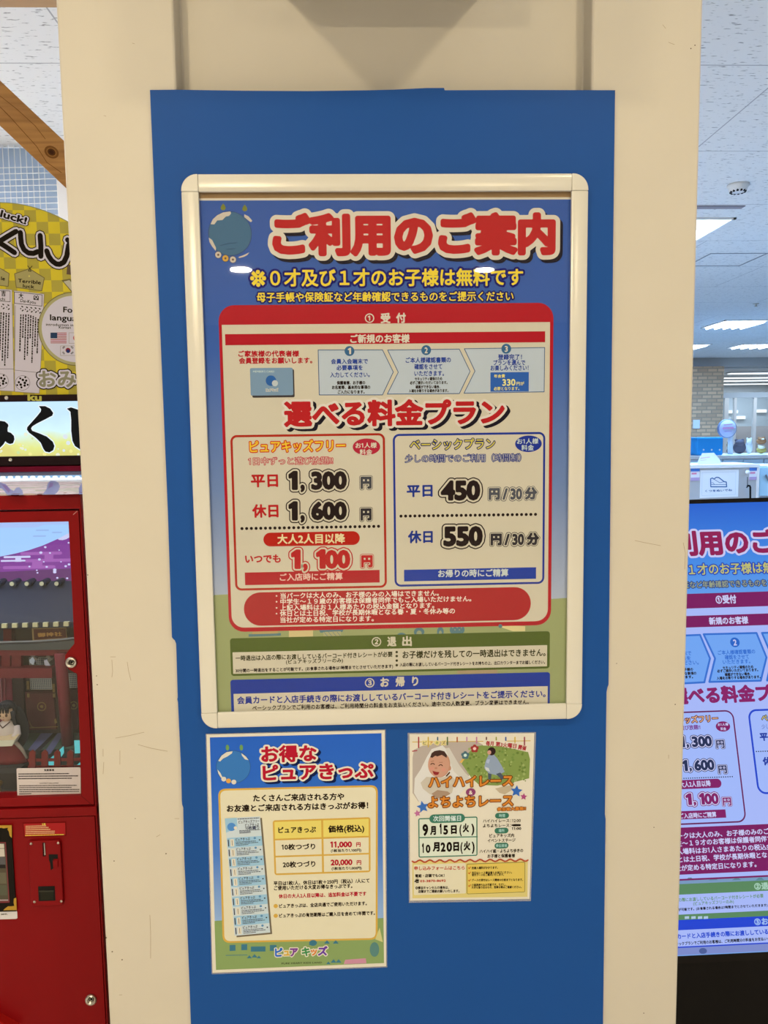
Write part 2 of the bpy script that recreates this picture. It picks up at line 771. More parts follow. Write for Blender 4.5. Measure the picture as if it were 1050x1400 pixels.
# scuffs and nicks on the paint
cvP = plane_y(PF)
pt = Part('scuff_marks', pillar, 'thin brown scratches and nicks in the cream paint')
GR = ('d', 0.40, 0.33, 0.25)
GD = ('d', 0.10, 0.07, 0.05)
for a in ([(158, 1009), (175, 1006), (197, 1001)], [(189, 1018), (207, 1023), (229, 1027)], [(153, 902), (154, 918), (153, 926)], [(174, 905), (176, 918), (179, 930)],
          [(141, 1024), (141, 1034)], [(142, 1042), (141, 1058)], [(164, 1026), (164, 1045)], [(868, 739), (882, 742), (903, 746)], [(934, 742), (937, 756), (936, 778)],
          [(205, 1251), (206, 1275), (206, 1310)], [(214, 1144), (219, 1141)], [(239, 1119), (245, 1119)], [(151, 898), (158, 898)], [(177, 1063), (182, 1063)],
          [(181, 59), (184, 60)], [(142, 158), (145, 159)], [(906, 34), (910, 39)], [(914, 58), (922, 61)], [(163, 1360), (167, 1360)], [(914, 1032), (914, 1037)]):
    pt.stroke(cvP, a, 0.55, GR, 3)
for x, y, r in ((944.5, 66.5, 0.9), (950, 62, 0.9), (120, 786, 0.8), (145, 1282, 1.1), (153.5, 1301, 0.9), (133, 936, .8), (923, 963, 0.8), (894, 1131, 0.7), (156, 1177, 0.8), (227, 1167, 0.9), (167, 1312, 0.9), (880, 1385, .7), (132, 924, .7), (185, 1119, .6), (843, 907, .6)):
    pt.disc(cvP, x, y, r, GD, 3, n=10)
pt.build()

# ------------------------------------------------------------------ ceiling fittings
CC = Canvas((0, 0, CEIL), (1, 0, 0), (0, -1, 0))     # ceiling seen from below (normal down)


def troffer(label, x0, x1, y0, y1, tubes, along_y, group, rgb=(225, 240, 255), s=5.0, drop=0.012, power=0):
    t = thing('ceiling_light', ((x0 + x1) / 2, (y0 + y1) / 2, CEIL - drop), label, 'ceiling light', group)
    f = Part('light_frame', t)
    w = 0.02
    for a in ((x0, x1, y0, y0 + w), (x0, x1, y1 - w, y1), (x0, x0 + w, y0, y1), (x1 - w, x1, y0, y1)):
        f.box(*a, CEIL - drop, CEIL - 0.001, M_WHITE)
    f.build()
    if power:
        area('troffer_lamp', ((x0 + x1) / 2, (y0 + y1) / 2, CEIL - drop - .03), x1 - x0, power, COOL if x0 > 0 else (1.0, .93, .84), shape='RECTANGLE', size_y=y1 - y0)
    f = Part('diffuser', t)
    f.box(x0 + w, x1 - w, y0 + w, y1 - w, CEIL - drop * 0.6, CEIL - 0.002, E(*rgb, s * 0.45))
    f.build()
    for i in range(tubes):
        b = Part('tube', t)
        if along_y:
            xx = x0 + (x1 - x0) * (i + 0.5) / tubes
            b.tube([(xx, y0 + 0.05, CEIL - drop - .012), (xx, y1 - 0.05, CEIL - drop - .012)], 0.014, E(*rgb, s))
        else:
            yy = y0 + (y1 - y0) * (i + 0.5) / tubes
            b.tube([(x0 + 0.05, yy, CEIL - drop - .012), (x1 - 0.05, yy, CEIL - drop - .012)], 0.014, E(*rgb, s))
        b.build(smooth=True)
    return t


troffer('long white ceiling light nearest the pillar edge, below the smoke detector', 2.0, 2.6, 4.08, 5.35, 2, True, 'recessed hall lights', power=P_COOL)
troffer('square louvred ceiling light beyond the access hatch, at the right frame edge', 4.88, 5.50, 8.95, 9.68, 5, True, 'recessed hall lights', power=P_COOL)
troffer('small far ceiling light touching the pillar edge, above the brick column', 5.35, 6.0, 11.7, 12.3, 4, True, 'recessed hall lights', power=P_COOL * .7)
troffer('small far ceiling light right of the one beside the pillar edge', 6.55, 7.2, 11.75, 12.35, 4, True, 'recessed hall lights', power=P_COOL * .7)
troffer('ceiling light out of view to the right of the signboard', 4.6, 5.2, 2.2, 3.4, 2, True, 'recessed hall lights', power=P_COOL)
troffer('ceiling light out of view behind the pillar', .2, .8, 4.0, 5.3, 2, True, 'recessed hall lights', power=P_COOL)
troffer('ceiling light out of view left of the play net', -3.6, -3.0, 1.2, 2.4, 2, True, 'recessed hall lights', power=P_LEFT)
troffer('ceiling light out of view above the play net', -2.6, -2.0, 2.9, 4.1, 2, True, 'recessed hall lights', power=P_LEFT)

t = thing('smoke_detector', (2.26, 3.38, CEIL - 0.05), 'white domed smoke detector on the ceiling at right', 'smoke detector')
b = Part('detector_body', t)
b.lathe((2.26, 3.38, CEIL), (0, 0, -1), [(0.062, 0), (0.064, 0.012), (0.054, 0.018), (0.050, 0.034), (0.036, 0.044), (0.0, 0.046)], M_WHITE, 28)
b.build(smooth=True)
b = Part('sensing_slots', t)
for i in range(12):
    a = 2 * math.pi * i / 12
    x, y = 2.26 + 0.0405 * math.cos(a), 3.38 + 0.0405 * math.sin(a)
    b.box(x - .005, x + .005, y - .005, y + .005, CEIL - 0.047, CEIL - 0.036, M_BLACK)
b.build()
t = Part('sprinkler_head')
t.lathe((4.62, 7.66, CEIL), (0, 0, -1), [(0.035, 0), (0.035, 0.006), (0.012, 0.008), (0.012, 0.03), (0.022, 0.033), (0.0, 0.036)], M_METAL, 16)
tag(t.build(smooth=True), 'small metal sprinkler on the ceiling beyond the access hatch', 'sprinkler')
t = Part('access_hatch')
w = 0.012
for a in ((2.93 - .02, 3.39, 5.14, 5.14 + w), (2.91, 3.39, 5.61, 5.61 + w), (2.91, 2.91 + w, 5.14, 5.62), (3.39, 3.39 + w, 5.14, 5.62 + w)):
    t.box(*a, CEIL - 0.004, CEIL - 0.0005, ('d', .30, .31, .33, .5))
tag(t.build(), 'square access hatch frame in the ceiling between the long light and the louvred light', 'hatch')
t = Part('ceiling_vent')
t.box(1.95, 2.52, 3.80, 3.86, CEIL - 0.006, CEIL - 0.0005, ('d', .30, .27, .30, .5))
tag(t.build(), 'narrow dark slot vent in the ceiling just before the long light', 'vent')

# downlights behind the viewer and two near the pillar: the hall's own lamps
for i, (x, y) in enumerate(DOWN + SIDE):
    t = thing('downlight', (x, y, CEIL - 0.02), ['round warm downlight behind the viewer at left', 'round warm downlight behind the viewer at right',
                                               'round warm downlight above the left of the pillar front', 'round warm downlight above the right of the pillar front'][i], 'downlight', 'round warm downlights')
    b = Part('trim_ring', t)
    b.lathe((x, y, CEIL), (0, 0, -1), [(0.125, 0.0), (0.125, 0.006), (0.10, 0.012), (0.095, 0.004), (0.09, 0.0)], M_WHITE, 28)
    b.build(smooth=True)
    area('downlight_lamp', (x, y, CEIL - 0.016), 0.18, (P_DOWN * (1.5, .5)[i]) if i < 2 else P_SIDE, WARM)

# unseen box added above the view to cast the pointed shade on the recess
t = Part('shade_box')
t.box(-0.17, 0.17, -0.31, 0.0625, 2.195, CEIL, M_PILLAR)
struct(t.build(bevel=0.004), 'unseen cream box added on the pillar top to cast a shadow')

# ------------------------------------------------------------------ the far end at right
c = plane_y(13.0)
sz = CAM[2] + 1.04
t = Part('trim_2')
t.box(4.0, 12.9, 14.2, 14.4, 2.75, CEIL + .05, M_SOFFIT)
t.box(4.0, 12.9, 14.4, 20.0, 2.72, 2.77, M_SOFFIT)
struct(t.build(), 'grey lowered ceiling at the far end')
for i, (ya, x0) in enumerate(((15.2, 8.05), (16.6, 6.5), (17.6, 7.0), (19.0, 6.8))):
    t = thing('strip_light', (9.5, ya, 2.70), ['first strip light beyond the grey soffit, ending before the brick column', 'second strip light beyond the soffit, running behind the brick column',
              'third strip light beyond the soffit, short and broken', 'last and lowest strip light beyond the soffit above the glass'][i], 'strip light', 'far strip lights')
    b = Part('lamp_body', t)
    b.box(x0, 11.5, ya, ya + .24, 2.69, 2.719, M_WHITE)
    b.build()
    area('strip_lamp', ((x0 + 11.5) / 2, ya + .12, 2.66), 11.4 - x0, 32, (.7, .85, 1), shape='RECTANGLE', size_y=.2)
    b = Part('diffuser', t)
    b.box(x0 + .03, 11.47, ya + .02, ya + .22, 2.675, 2.689, E(235, 245, 250, 1.6))
    b.build()
cb = plane_y(14.0)
u0, u1 = cb.P(905, 560)[0], cb.P(990, 560)[0]
t = Part('wall_right')
t.box(u0, u1, 14.05, 14.75, 0, 2.74, brick_material())
struct(t.build(), 'grey-brown split-face brick column')
t = Part('thermostat_plate')
q = cb.P(953, 580)
t.box(q[0] - .07, q[0] + .07, 14.02, 14.049, q[1] - .09, q[1] + .09, M_WHITE)
tag(t.build(bevel=.01), 'small pale switch plate on the brick column', 'switch plate')
# glazed partition
cg = plane_y(16.0)
M_GLASS = clear_sheet('partition_glass', 0.02, (0.93, 0.97, 1.0))
t = Part('window_1')
zt = cg.P(1010, 544)[1]
for px_, hw_ in ((992, .05), (1004, .028), (1031, .034)):
    q = cg.P(px_, 580)
    t.box(q[0] - hw_, q[0] + hw_, 15.97, 16.05, 0, zt, M_WHITE)
for k in range(2):
    q = cg.P(1058 + 27 * k, 580)
    t.box(q[0] - .05, q[0] + .05, 15.97, 16.05, 0, zt, M_WHITE)
xa, xb = cg.P(985, 580)[0], 12.8
t.box(xa, xb, 15.97, 16.05, zt, zt + .12, ('d', .45, .5, .55, .4))
t.box(xa, xb, 15.97, 16.05, 0, 0.12, M_WHITE)
w1 = struct(t.build(), 'glazed partition with white mullions')
t = Part('pane', w1)
t.box(xa, xb, 16.0, 16.01, 0.12, zt, M_GLASS)
t.build()
t = Part('wall_back')
t.box(-9, 13, 19.9, 20.0, 0, 2.9, ('d', .72, .78, .82, .7))
struct(t.build(), 'pale far wall behind the glass')
for x0, x1, y in ((996, 1010, 563), (1033, 1049, 562), (1002, 1020, 571)):  # reflections of ceiling lights, put in as glowing strips
    q0, q1 = plane_y(19.8).P(x0, y), plane_y(19.8).P(x1, y)
    t = thing('reflection_strip', (float((q0[0] + q1[0]) / 2), 19.85, float(q0[1])), {996: 'glowing strip for a ceiling light reflection, seen through the left glass pane', 1033: 'glowing strip for a ceiling light reflection, at the right frame edge', 1002: 'lower glowing strip for a ceiling light reflection, between the mullions'}[x0], 'painted reflection', 'painted light reflections')
    b = Part('lamp_body', t)  # backing of the glowing strip, not a lamp
    b.box(q0[0], q1[0], 19.83, 19.899, q0[1] - .05, q0[1] + .05, M_WHITE)
    b.build()
    b = Part('diffuser', t)
    b.box(q0[0] + .01, q1[0] - .01, 19.81, 19.829, q0[1] - .04, q0[1] + .04, E(240, 248, 252, 1.5))
    b.build()
# far shelf wall tone: low pinkish partition behind glass
cq = plane_y(18.0)
t = Part('display_counter')
q0, q1 = cq.P(1005, 583), cq.P(1075, 625)
t.box(q0[0], q1[0], 18.0, 18.4, 0, q0[1], ('d', .52, .46, .44, .7))
tag(t.build(), 'low pinkish-grey display counter behind the glass partition', 'counter')


def plush(label, px_, py_, Y, rx, rz, body, face=None, dark=None):
    cv = plane_y(Y)
    k = cv.px(px_, py_)
    c0 = cv.P(px_, py_)
    t = thing('plush_toy', (c0[0], Y, c0[1] - rz * k), label, 'soft toy')
    b = Part('body', t)
    b.blob((c0[0], Y, c0[1]), (rx * k, rx * k * .8, rz * k), body)
    b.build(smooth=True)
    b = Part('head', t)
    b.blob((c0[0] - rx * k * .2, Y - rx * k * .4, c0[1] + rz * k * .75), (rx * k * .75, rx * k * .6, rz * k * .55), dark or body)
    b.build(smooth=True)
    for sx in (-1, 1):
        b = Part('ear', t)
        b.blob((c0[0] + sx * rx * k * .55 - rx * k * .2, Y - rx * k * .3, c0[1] + rz * k * 1.2), (rx * k * .22, rx * k * .2, rz * k * .22), dark or body, 12, 8)
        b.build(smooth=True)
    if face:
        b = Part('muzzle', t)
        b.blob((c0[0] - rx * k * .2, Y - rx * k * .95, c0[1] + rz * k * .65), (rx * k * .35, rx * k * .2, rz * k * .25), face, 12, 8)
        b.build(smooth=True)
    return t


# rear counter with light blue lockers
c9 = plane_y(9.0)
zc = c9.P(1020, 622)[1]
xl = c9.P(930, 620)[0]
t = thing('locker_counter', ((xl + 7.6) / 2, 9.3, 0), 'long white-topped counter of light blue lockers at the back', 'counter')
b = Part('countertop', t)
b.box(xl, 7.6, 8.98, 9.9, zc - .05, zc, M_WHITE)
b.build(bevel=.005)
b = Part('carcass', t)
b.box(xl + .01, 7.59, 9.03, 9.9, 0, zc - .05, M_WHITE)
b.build()
xx = xl + .03
i = 0
while xx < 7.4:
    for z0, z1 in ((zc - .42, zc - .06), (zc - .80, zc - .44), (.05, zc - .82)):
        b = Part('locker_door', t)
        b.box(xx, xx + .27, 9.0, 9.029, z0, z1, ('d', .52, .68, .80, .5))
        d = b.build(bevel=.004)
        h = Part('handle', d)
        h.tube([(xx + .03, 8.985, z1 - .05), (xx + .03, 8.985, z1 - .17)], .010, ('d', .22, .25, .28, .4), 8)
        h.build()
    xx += .285
# blue box on the counter
q = c9.P(955, 598), c9.P(991, 621)
t = thing('storage_box', ((q[0][0] + q[1][0]) / 2, 9.3, zc), 'bright blue box with three white dots on the locker counter', 'box')
b = Part('box_body', t)
b.box(q[0][0], q[1][0], 9.05, 9.3, zc, q[0][1], ('d', .04, .36, .86, .5))
b.build(bevel=.02)
for px_ in (962, 973, 984):
    b = Part('dot', t)
    b.disc(plane_y(9.049), px_, 615, 1.3, ('d', .75, .85, .95), 1, n=10)
    b.build()
# round sign on a thin post
cR = plane_y(9.30)
q = cR.P(995.7, 586)
k = cR.px(996, 586)
t = thing('round_sign', (q[0], 9.35, zc), 'round lilac sign with pink lettering on a thin white post', 'sign')
b = Part('post', t)
b.tube([(q[0] + 7.5 * k, 9.38, zc), (q[0] + 7.5 * k, 9.38, q[1])], .035, M_WHITE)
b.build(smooth=True)
b = Part('sign_disc', t)
b.lathe((q[0], 9.36, q[1]), (0, -1, 0), [(12.2 * k, 0), (12.4 * k, .03), (11.6 * k, .05), (0, .055)], ('d', .70, .68, .80, .4), 32)
b.lathe((q[0], 9.361, q[1]), (0, -1, 0), [(12.9 * k, 0), (12.9 * k, .04), (12.2 * k, .045)], ('d', .25, .30, .42, .4), 32)
b.build(smooth=True)
b = Part('lettering', t)
cs = plane_y(9.303)
b.stroke(cs, [(990, 581), (1001, 580)], 1.6, ('d', .75, .45, .62), 1)
b.stroke(cs, [(989, 585.5), (1002, 585)], 3.0, ('d', .82, .40, .62), 1)
b.stroke(cs, [(991, 590), (1000, 589.5)], 1.4, ('d', .55, .45, .72), 1)
b.build()

c9b = plane_y(9.6)
yb9 = lambda px_: float(c9b.P(px_, 620)[1])
PB = 622 - 1.6            # photo row where things standing at the back of the counter touch it


def on_counter(px_, rz, up=0.0):
    """photo row of the centre of a toy standing on the locker counter, optionally on another toy"""
    k = c9b.px(px_, 620)
    zc_row = 620 + (c9b.P(px_, 620)[1] - zc) / k
    return zc_row - rz - up


for lab, px_, rx, rz, up, body, face, dark in (
        ('dark grey plush heap behind the white plush toy, left of the right mullion', 1011, 8.5, 8.5, 0, ('d', .14, .12, .14, .9), None, None),
        ('white plush toy next to the right mullion', 1024, 5, 9, 0, ('d', .8, .8, .78, .9), None, None),
        ('yellow-brown plush toy under the round brown one at the right frame edge', 1041, 6.5, 4.8, 0, ('d', .55, .42, .12, .9), None, ('d', .75, .68, .5, .9)),
        ('brown round plush toy at the right frame edge, on top of the yellow one', 1041, 6.5, 4.2, 12.6, ('d', .42, .2, .09, .9), ('d', .8, .7, .5, .9), None),
        ('small black and white plush toy under the tan one', 997, 3.5, 4.0, 0, ('d', .10, .09, .09, .9), ('d', .8, .8, .8, .9), None),
        ('small tan plush toy on top of the black and white one beside the round sign', 997, 4.2, 3.2, 9.2, ('d', .5, .36, .22, .9), ('d', .8, .75, .65, .9), None)):
    plush(lab, px_, on_counter(px_, rz, up), 9.6, rx, rz, body, face, dark)

# shoe locker cabinet
Yc = 4.7
c = plane_y(Yc)
zt = c.P(980, 635)[1]
x0, x1 = c.P(920, 650)[0], c.P(1037.5, 650)[0]
M_GREYCAB = surf('grey_cabinet', (0.47, 0.48, 0.49), 0.5, 0.03, 20)
t = thing('shoe_cabinet', ((x0 + x1) / 2, Yc + .2, 0), 'grey shoe cabinet with a white top, in front of the lockers', 'cabinet')
b = Part('carcass', t)
b.box(x0, x1 - .02, Yc, Yc + .4, 0, zt - .03, M_GREYCAB)
b.build()
b = Part('side_panel', t)
b.box(x1 - .019, x1, Yc - .01, Yc + .4, 0, zt - .03, M_WHITE)
b.build()
b = Part('countertop', t)
b.box(x0, x1, Yc - .012, Yc + .42, zt - .029, zt, M_WHITE)
b.build(bevel=.004)
zz = zt
# light blue locker block to its right
xr0, xr1 = x1 + .015, x1 + .75
t = thing('blue_locker', ((xr0 + xr1) / 2, Yc + .3, 0), 'light blue locker block right of the grey shoe cabinet', 'locker')
b = Part('carcass', t)
b.box(xr0, xr1, Yc + .05, Yc + .5, 0, zt - .02, M_WHITE)
b.build()
for xa in (xr0 + .01, xr0 + .26, xr0 + .5):
    for za, zb in ((zt - .26, zt - .03), (zt - .52, zt - .275), (zt - .78, zt - .535)):
        b = Part('locker_door', t)
        b.box(xa, xa + .235, Yc + .03, Yc + .049, za, zb, ('d', .45, .68, .82, .5) if za > zt - .5 and zb > zt - .1 else ('d', .22, .55, .80, .5))
        d = b.build(bevel=.003)
        h = Part('handle', d)
        h.tube([(xa + .04, Yc + .018, zb - .06), (xa + .07, Yc + .018, zb - .11)], .008, ('d', .2, .22, .25, .4), 8)
        h.build()
cs = plane_y(Yc - .001)
t = thing('shoe_notice', np.append(cs.P(983, 661), 0)[[0, 2, 1]] + np.array([0, Yc - .001, 0]), 'white paper notice with a blue line drawing of a shoe', 'notice')
b = Part('paper', t)
b.pprism(cs, [(957.5, 643), (1010, 642), (1009, 679), (956.5, 681)], 0, .0015, ('d', .80, .84, .88))
b.build()
cs2 = plane_y(Yc - .0035)
b = Part('shoe_drawing', t)
NV = ('d', .05, .15, .36)
b.stroke(cs2, [(971.8, 665.5), (971.5, 654.5), (974, 653.5), (976, 655), (979.5, 652.5), (983, 653), (990, 658.5), (993, 659), (993.5, 665.5)], 1.3, NV, 1, closed=True)
b.stroke(cs2, [(971.5, 662.5), (993.5, 662.5)], 0.6, NV, 1)
b.stroke(cs2, [(976, 655), (984, 660), (990, 658.5)], 0.6, NV, 1)
b.stroke(cs2, [(971.6, 660), (975, 660), (977, 662.5)], 0.5, NV, 1)
b.build()
b = Part('notice_lettering', t)
T(b, cs2, 'くつをぬいでね', (964, 671.3, 1001, 670), 3.0, NV, 1)
for a in ([(960, 646), (1006, 645), (1005.5, 676), (959.5, 677.5)],):
    b.stroke(cs2, a, 0.35, ('d', .55, .65, .75), 1, closed=True)
b.build()
for i, (xa, ya, lab) in enumerate(((944.5, 640.5, 'small blue and white price tag at the pillar edge on the grey cabinet'), (1024.5, 639.5, 'small blue and white price tag at the right end of the grey cabinet'))):
    q = cs.P(xa + 6, ya + 8)
    t = thing('price_tag', (q[0], Yc, q[1]), lab, 'price tag', 'tags on the grey cabinet')
    b = Part('tag_card', t)
    b.pprism(cs, [(xa, ya), (xa + 12.3, ya - .3), (xa + 11.8, ya + 16.5), (xa - .5, ya + 17)], 0, .0015, ('d', .80, .80, .86))
    b.pp(cs2, [(xa, ya), (xa + 12.3, ya - .3), (xa + 12.2, ya + 4), (xa, ya + 4.2)], ('d', .08, .22, .65), 0)
    b.pp(cs2, [(xa, ya + 12.5), (xa + 11.9, ya + 12.2), (xa + 11.8, ya + 16.5), (xa - .5, ya + 17)], ('d', .50, .38, .62), 0)
    b.pp(cs2, [(xa + 1, ya + 6), (xa + 8, ya + 5.8), (xa + 8, ya + 8), (xa + 1, ya + 8.2)], ('d', .75, .25, .4), 1)
    b.build()
t = Part('coat_knob')
q = cs.P(1020.5, 645.5)
t.lathe((q[0], Yc, q[1]), (0, -1, 0), [(.008, 0), (.008, .015), (.017, .018), (.017, .03), (0, .033)], M_WHITE, 20)
tag(t.build(smooth=True), 'round white knob on the grey cabinet', 'knob')
t = Part('walking_cane')
P3 = lambda x, y, Y: np.array([*plane_y(Y).P(x, y), 0])[[0, 2, 1]] + np.array([0, Y, 0])
t.tube([P3(1021, 667, 4.66), P3(1021.6, 665, 4.66), P3(1023, 664, 4.66), P3(1025, 664.2, 4.66), P3(1025.8, 666, 4.66), P3(1025.8, 690, 4.66), P3(1025.5, 780, 4.66)], .0075, M_BLACK, 8)
t.tube([P3(1022, 652, 4.68), P3(1022, 664, 4.67)], .0025, M_BLACK, 6)
tag(t.build(smooth=True), 'black hook-handled cane against the grey cabinet', 'cane')
t = thing('tent_card', (*cs.P(969, 633)[:1], Yc + .1, zz), 'white rounded tent card with faint pink print on the cabinet top', 'tent card')
ct = plane_y(Yc + .1)
b = Part('card', t)
pts = [(953, 634), (955, 629), (960, 619.5), (976, 619), (983, 627), (986, 634)]
uv = [ct.P(*p) for p in pts]
uv = [(u, max(v, zz) if i in (1, 2, 3, 4) else zz) for i, (u, v) in enumerate(uv)]
b.prism(ct, uv, 0, .004, ('d', .80, .82, .84))
b.build()
b = Part('card_print', t)
b.stroke(plane_y(Yc + .0945), [(958, 626.5), (970, 625)], 1.2, ('d', .72, .5, .6), 1)
b.stroke(plane_y(Yc + .0945), [(958, 629.5), (966, 628.7)], 1.0, ('d', .72, .6, .66), 1)
b.build()

# ------------------------------------------------------------------ blue backing board
M_BLUE = surf('blue_board', (0.013, 0.092, 0.42), 0.45, 0.06, 5, 0.01, 0.12)
cvB = plane_y(0.012)
t = Part('backing_board')
out = [(205, 123), (240, 122.6), (330, 124), (420, 124.5), (500, 123.5), (540, 122.5), (583, 120.3), (607, 120.2), (608, 123.4), (700, 123), (841, 123.3),
       (840, 200), (836.4, 500), (834.5, 700), (832, 936), (830.5, 940), (829.3, 946), (828, 1050), (827, 1113), (828, 1120), (824.5, 1400)]
lft = [(261, 1400), (256, 1262), (252, 1175), (250.5, 1104), (249, 1100), (248.5, 1094), (247.5, 1050), (243.3, 960), (242.4, 956), (243, 953), (240.8, 880), (239, 875.5), (236.3, 873), (235, 871), (229.5, 700)]
bot = [(cvB.P(824.5, 1400)[0], -0.0), (cvB.P(261, 1400)[0], -0.0)]
uv = [cvB.P(*p) for p in out] + [(bot[0][0], 0.02), (bot[1][0], 0.02)] + [cvB.P(*p) for p in lft]
t.prism(cvB, uv, -0.0055, 0, M_BLUE)
tag(t.build(), 'tall blue board fixed to the front of the cream pillar', 'backing board')

# ------------------------------------------------------------------ white snap frame
M_FRAME = surf('white_frame', (0.74, 0.74, 0.735), 0.20, 0.02, 12, 0, 0.5)
FX0, FX1, FZ0, FZ1, FW, FT = -0.34, 0.34, 0, 0, 0.0285, 0.0145
cvF = plane_y(0.0)
tl, br = cvF.P(246.9, 238.1), cvF.P(795.4, 982.3)
FX0, FZ1, FX1, FZ0 = tl[0], tl[1], br[0], br[1]
fr = thing('poster_frame', ((FX0 + FX1) / 2, 0.0, FZ0), 'large white snap frame with rounded corners on the blue board', 'poster frame')
PROF = [(0, 0), (.45 * FW, 0), (.45 * FW, .60), (FW, .60), (FW, .80), (.975 * FW, .90), (.90 * FW, .945), (.7 * FW, .978), (.45 * FW, 1.0), (.22 * FW, .985), (.10 * FW, .955), (.03 * FW, .90), (0, .78)]


def rail(name, a, b, inward):
    """moulded rail from a to b (x,z); profile grows inward"""
    pr = Part(name, fr)
    a, b, n = np.array(a), np.array(b), np.array(inward)
    vs = []
    for p in (a, b):
        for s, h in PROF:
            q = p + n * s
            vs.append((q[0], 0.0118 - h * FT + (0.0), q[1]))
    m = len(PROF)
    pr.faces(vs, [tuple(range(m)), tuple(range(2 * m - 1, m - 1, -1))] + [(i, (i + 1) % m, m + (i + 1) % m, m + i) for i in range(m)], M_FRAME)
    o = pr.build(smooth=False)
    bm = bmesh.new()
    bm.from_mesh(o.data)
    bmesh.ops.recalc_face_normals(bm, faces=bm.faces)
    bm.to_mesh(o.data)
    bm.free()
    for f in o.data.polygons:
        f.use_smooth = True
    o.data.set_sharp_from_angle(angle=math.radians(28))
    return o


g = 0.0006
C_ = FW
rail('top_rail', (FX0 + C_ + g, FZ1), (FX1 - C_ - g, FZ1), (0, -1))
rail('bottom_rail', (FX0 + C_ + g, FZ0), (FX1 - C_ - g, FZ0), (0, 1))
rail('side_rail', (FX0, FZ0 + C_ + g), (FX0, FZ1 - C_ - g), (1, 0))
rail('side_rail', (FX1, FZ0 + C_ + g), (FX1, FZ1 - C_ - g), (-1, 0))
for sx, sz, cx, cz in ((1, -1, FX0, FZ1), (-1, -1, FX1, FZ1), (1, 1, FX0, FZ0), (-1, 1, FX1, FZ0)):
    p = Part('corner_cap', fr)
    r = FW * 0.93
    uv = [(cx + sx * FW, cz), (cx + sx * FW, cz + sz * FW), (cx, cz + sz * FW)]
    for i in range(9):
        a = math.pi / 2 * i / 8
        uv.append((cx + sx * (r - r * math.cos(a)), cz + sz * (r - r * math.sin(a))))
    p.prism(plane_y(0.0118), uv, FT * .60, FT * 0.99, M_FRAME)
    p.build(bevel=0.0022, segs=3)
p = Part('backing_sheet', fr, 'tan backing strip showing above the poster')
p.box(FX0 + .0135, FX1 - .0135, 0.0085, 0.0114, FZ0 + .0135, FZ1 - .0135, ('d', .48, .32, .17, .6))
p.build()
p = Part('clear_cover', fr, 'clear glossy cover sheet')
p.box(FX0 + FW * .8, FX1 - FW * .8, 0.0045, 0.0048, FZ0 + FW * .8, FZ1 - FW * .8, clear_sheet('clear_acrylic', 0.012, (.955, .955, .955), gain=.4))
p.build()

# ------------------------------------------------------------------ guide poster
YP = 0.0076
cv = plane_y(YP)
sx0, sx1 = FX0 + FW * .9, FX1 - FW * .9
sz1, sz0 = cv.P(520, 270.5)[1], FZ0 + FW * .75
ps = thing('guide_poster', (0, YP, sz0), 'big price guide poster with red heading inside the white frame', 'poster')
WHT = K(208, 191, 160)
CRM = K(203, 186, 152)
RED = K(172, 36, 42)
RED2 = K(178, 40, 40)
NAVY = K(44, 58, 122)
BLK = K(46, 36, 34)
YEL = K(226, 192, 56)


def sky_print(name, z0, z1, stops):
    m, n, l = newmat(name)
    p = n['Principled BSDF']
    p.inputs['Roughness'].default_value = 0.5
    p.inputs['Specular IOR Level'].default_value = 0.08
    tc = n.new('ShaderNodeTexCoord')
    sp = n.new('ShaderNodeSeparateXYZ')
    l.new(tc.outputs['Generated'], sp.inputs[0])
    r = n.new('ShaderNodeValToRGB')
    e = r.color_ramp.elements
    while len(e) < len(stops):
        e.new(0.5)
    for i, (pos, c) in enumerate(stops):
        e[i].position = pos
        e[i].color = (*c[1:4], 1)
    l.new(sp.outputs['Z'], r.inputs[0])
    l.new(r.outputs[0], p.inputs['Base Color'])
    return m


M_SKY = sky_print('printed_sky', 0, 1, [(0.20, K(172, 172, 172)), (0.45, K(112, 128, 156)), (0.72, K(64, 92, 146)), (1.0, K(60, 86, 140))])
p = Part('sheet', ps)
p.box(sx0, sx1, YP, YP + .0006, sz0, sz1, M_SKY)
p.build()
p = Part('landscape_print', ps)
zs = sz1 - 0.0035
p.poly(cv, [(sx0, zs), (sx1, zs), (sx1, sz1), (sx0, sz1)], WHT, 1)
# green hill
hill = []
for x, y in ((268, 818), (293, 813.5), (340, 811), (420, 813), (530, 816), (640, 815), (700, 814.5), (752, 819), (790, 817)):
    hill.append(cv.P(x, y))
hill[0] = np.array([sx0, hill[0][1]])
hill[-1] = np.array([sx1, hill[-1][1]])
p.poly(cv, [(sx0, sz0), (sx1, sz0)] + hill[::-1], K(152, 152, 98), 1)
# little playground shapes peeping below the red box
TEAL, SAND = K(92, 118, 116), K(205, 180, 120)
p.pp(cv, [(340, 867), (384, 865.5), (384, 869), (340, 870.5)], TEAL, 2)
p.pp(cv, [(345, 862), (380, 861), (380, 866), (345, 867)], K(178, 150, 92), 2)
p.pp(cv, [(395, 861), (428, 860), (428, 870), (395, 871)], SAND, 2)
p.pp(cv, [(436, 861), (470, 860), (468, 864), (438, 865)], TEAL, 2)
p.pp(cv, [(442, 864), (466, 863), (466, 870), (442, 871)], K(170, 160, 110), 2)
for i in range(4):
    p.stroke(cv, [(443 + 6 * i, 864), (448 + 6 * i, 870)], .6, TEAL, 3)
for x, y, rx, ry in ((573, 864, 7, 6), (602, 864, 4.5, 7), (625, 861, 10, 8), (549, 869, 6, 4)):
    p.disc(cv, x, y, rx, TEAL, 2, ry=ry)
p.disc(cv, 573, 866, 3.5, K(150, 150, 110), 3, ry=4)
p.disc(cv, 602, 866, 2, K(150, 150, 110), 3, ry=4)
for i in range(5):
    p.disc(cv, 619 + 3 * i, 858 + (i % 2) * 3, .9, K(150, 150, 110), 3)
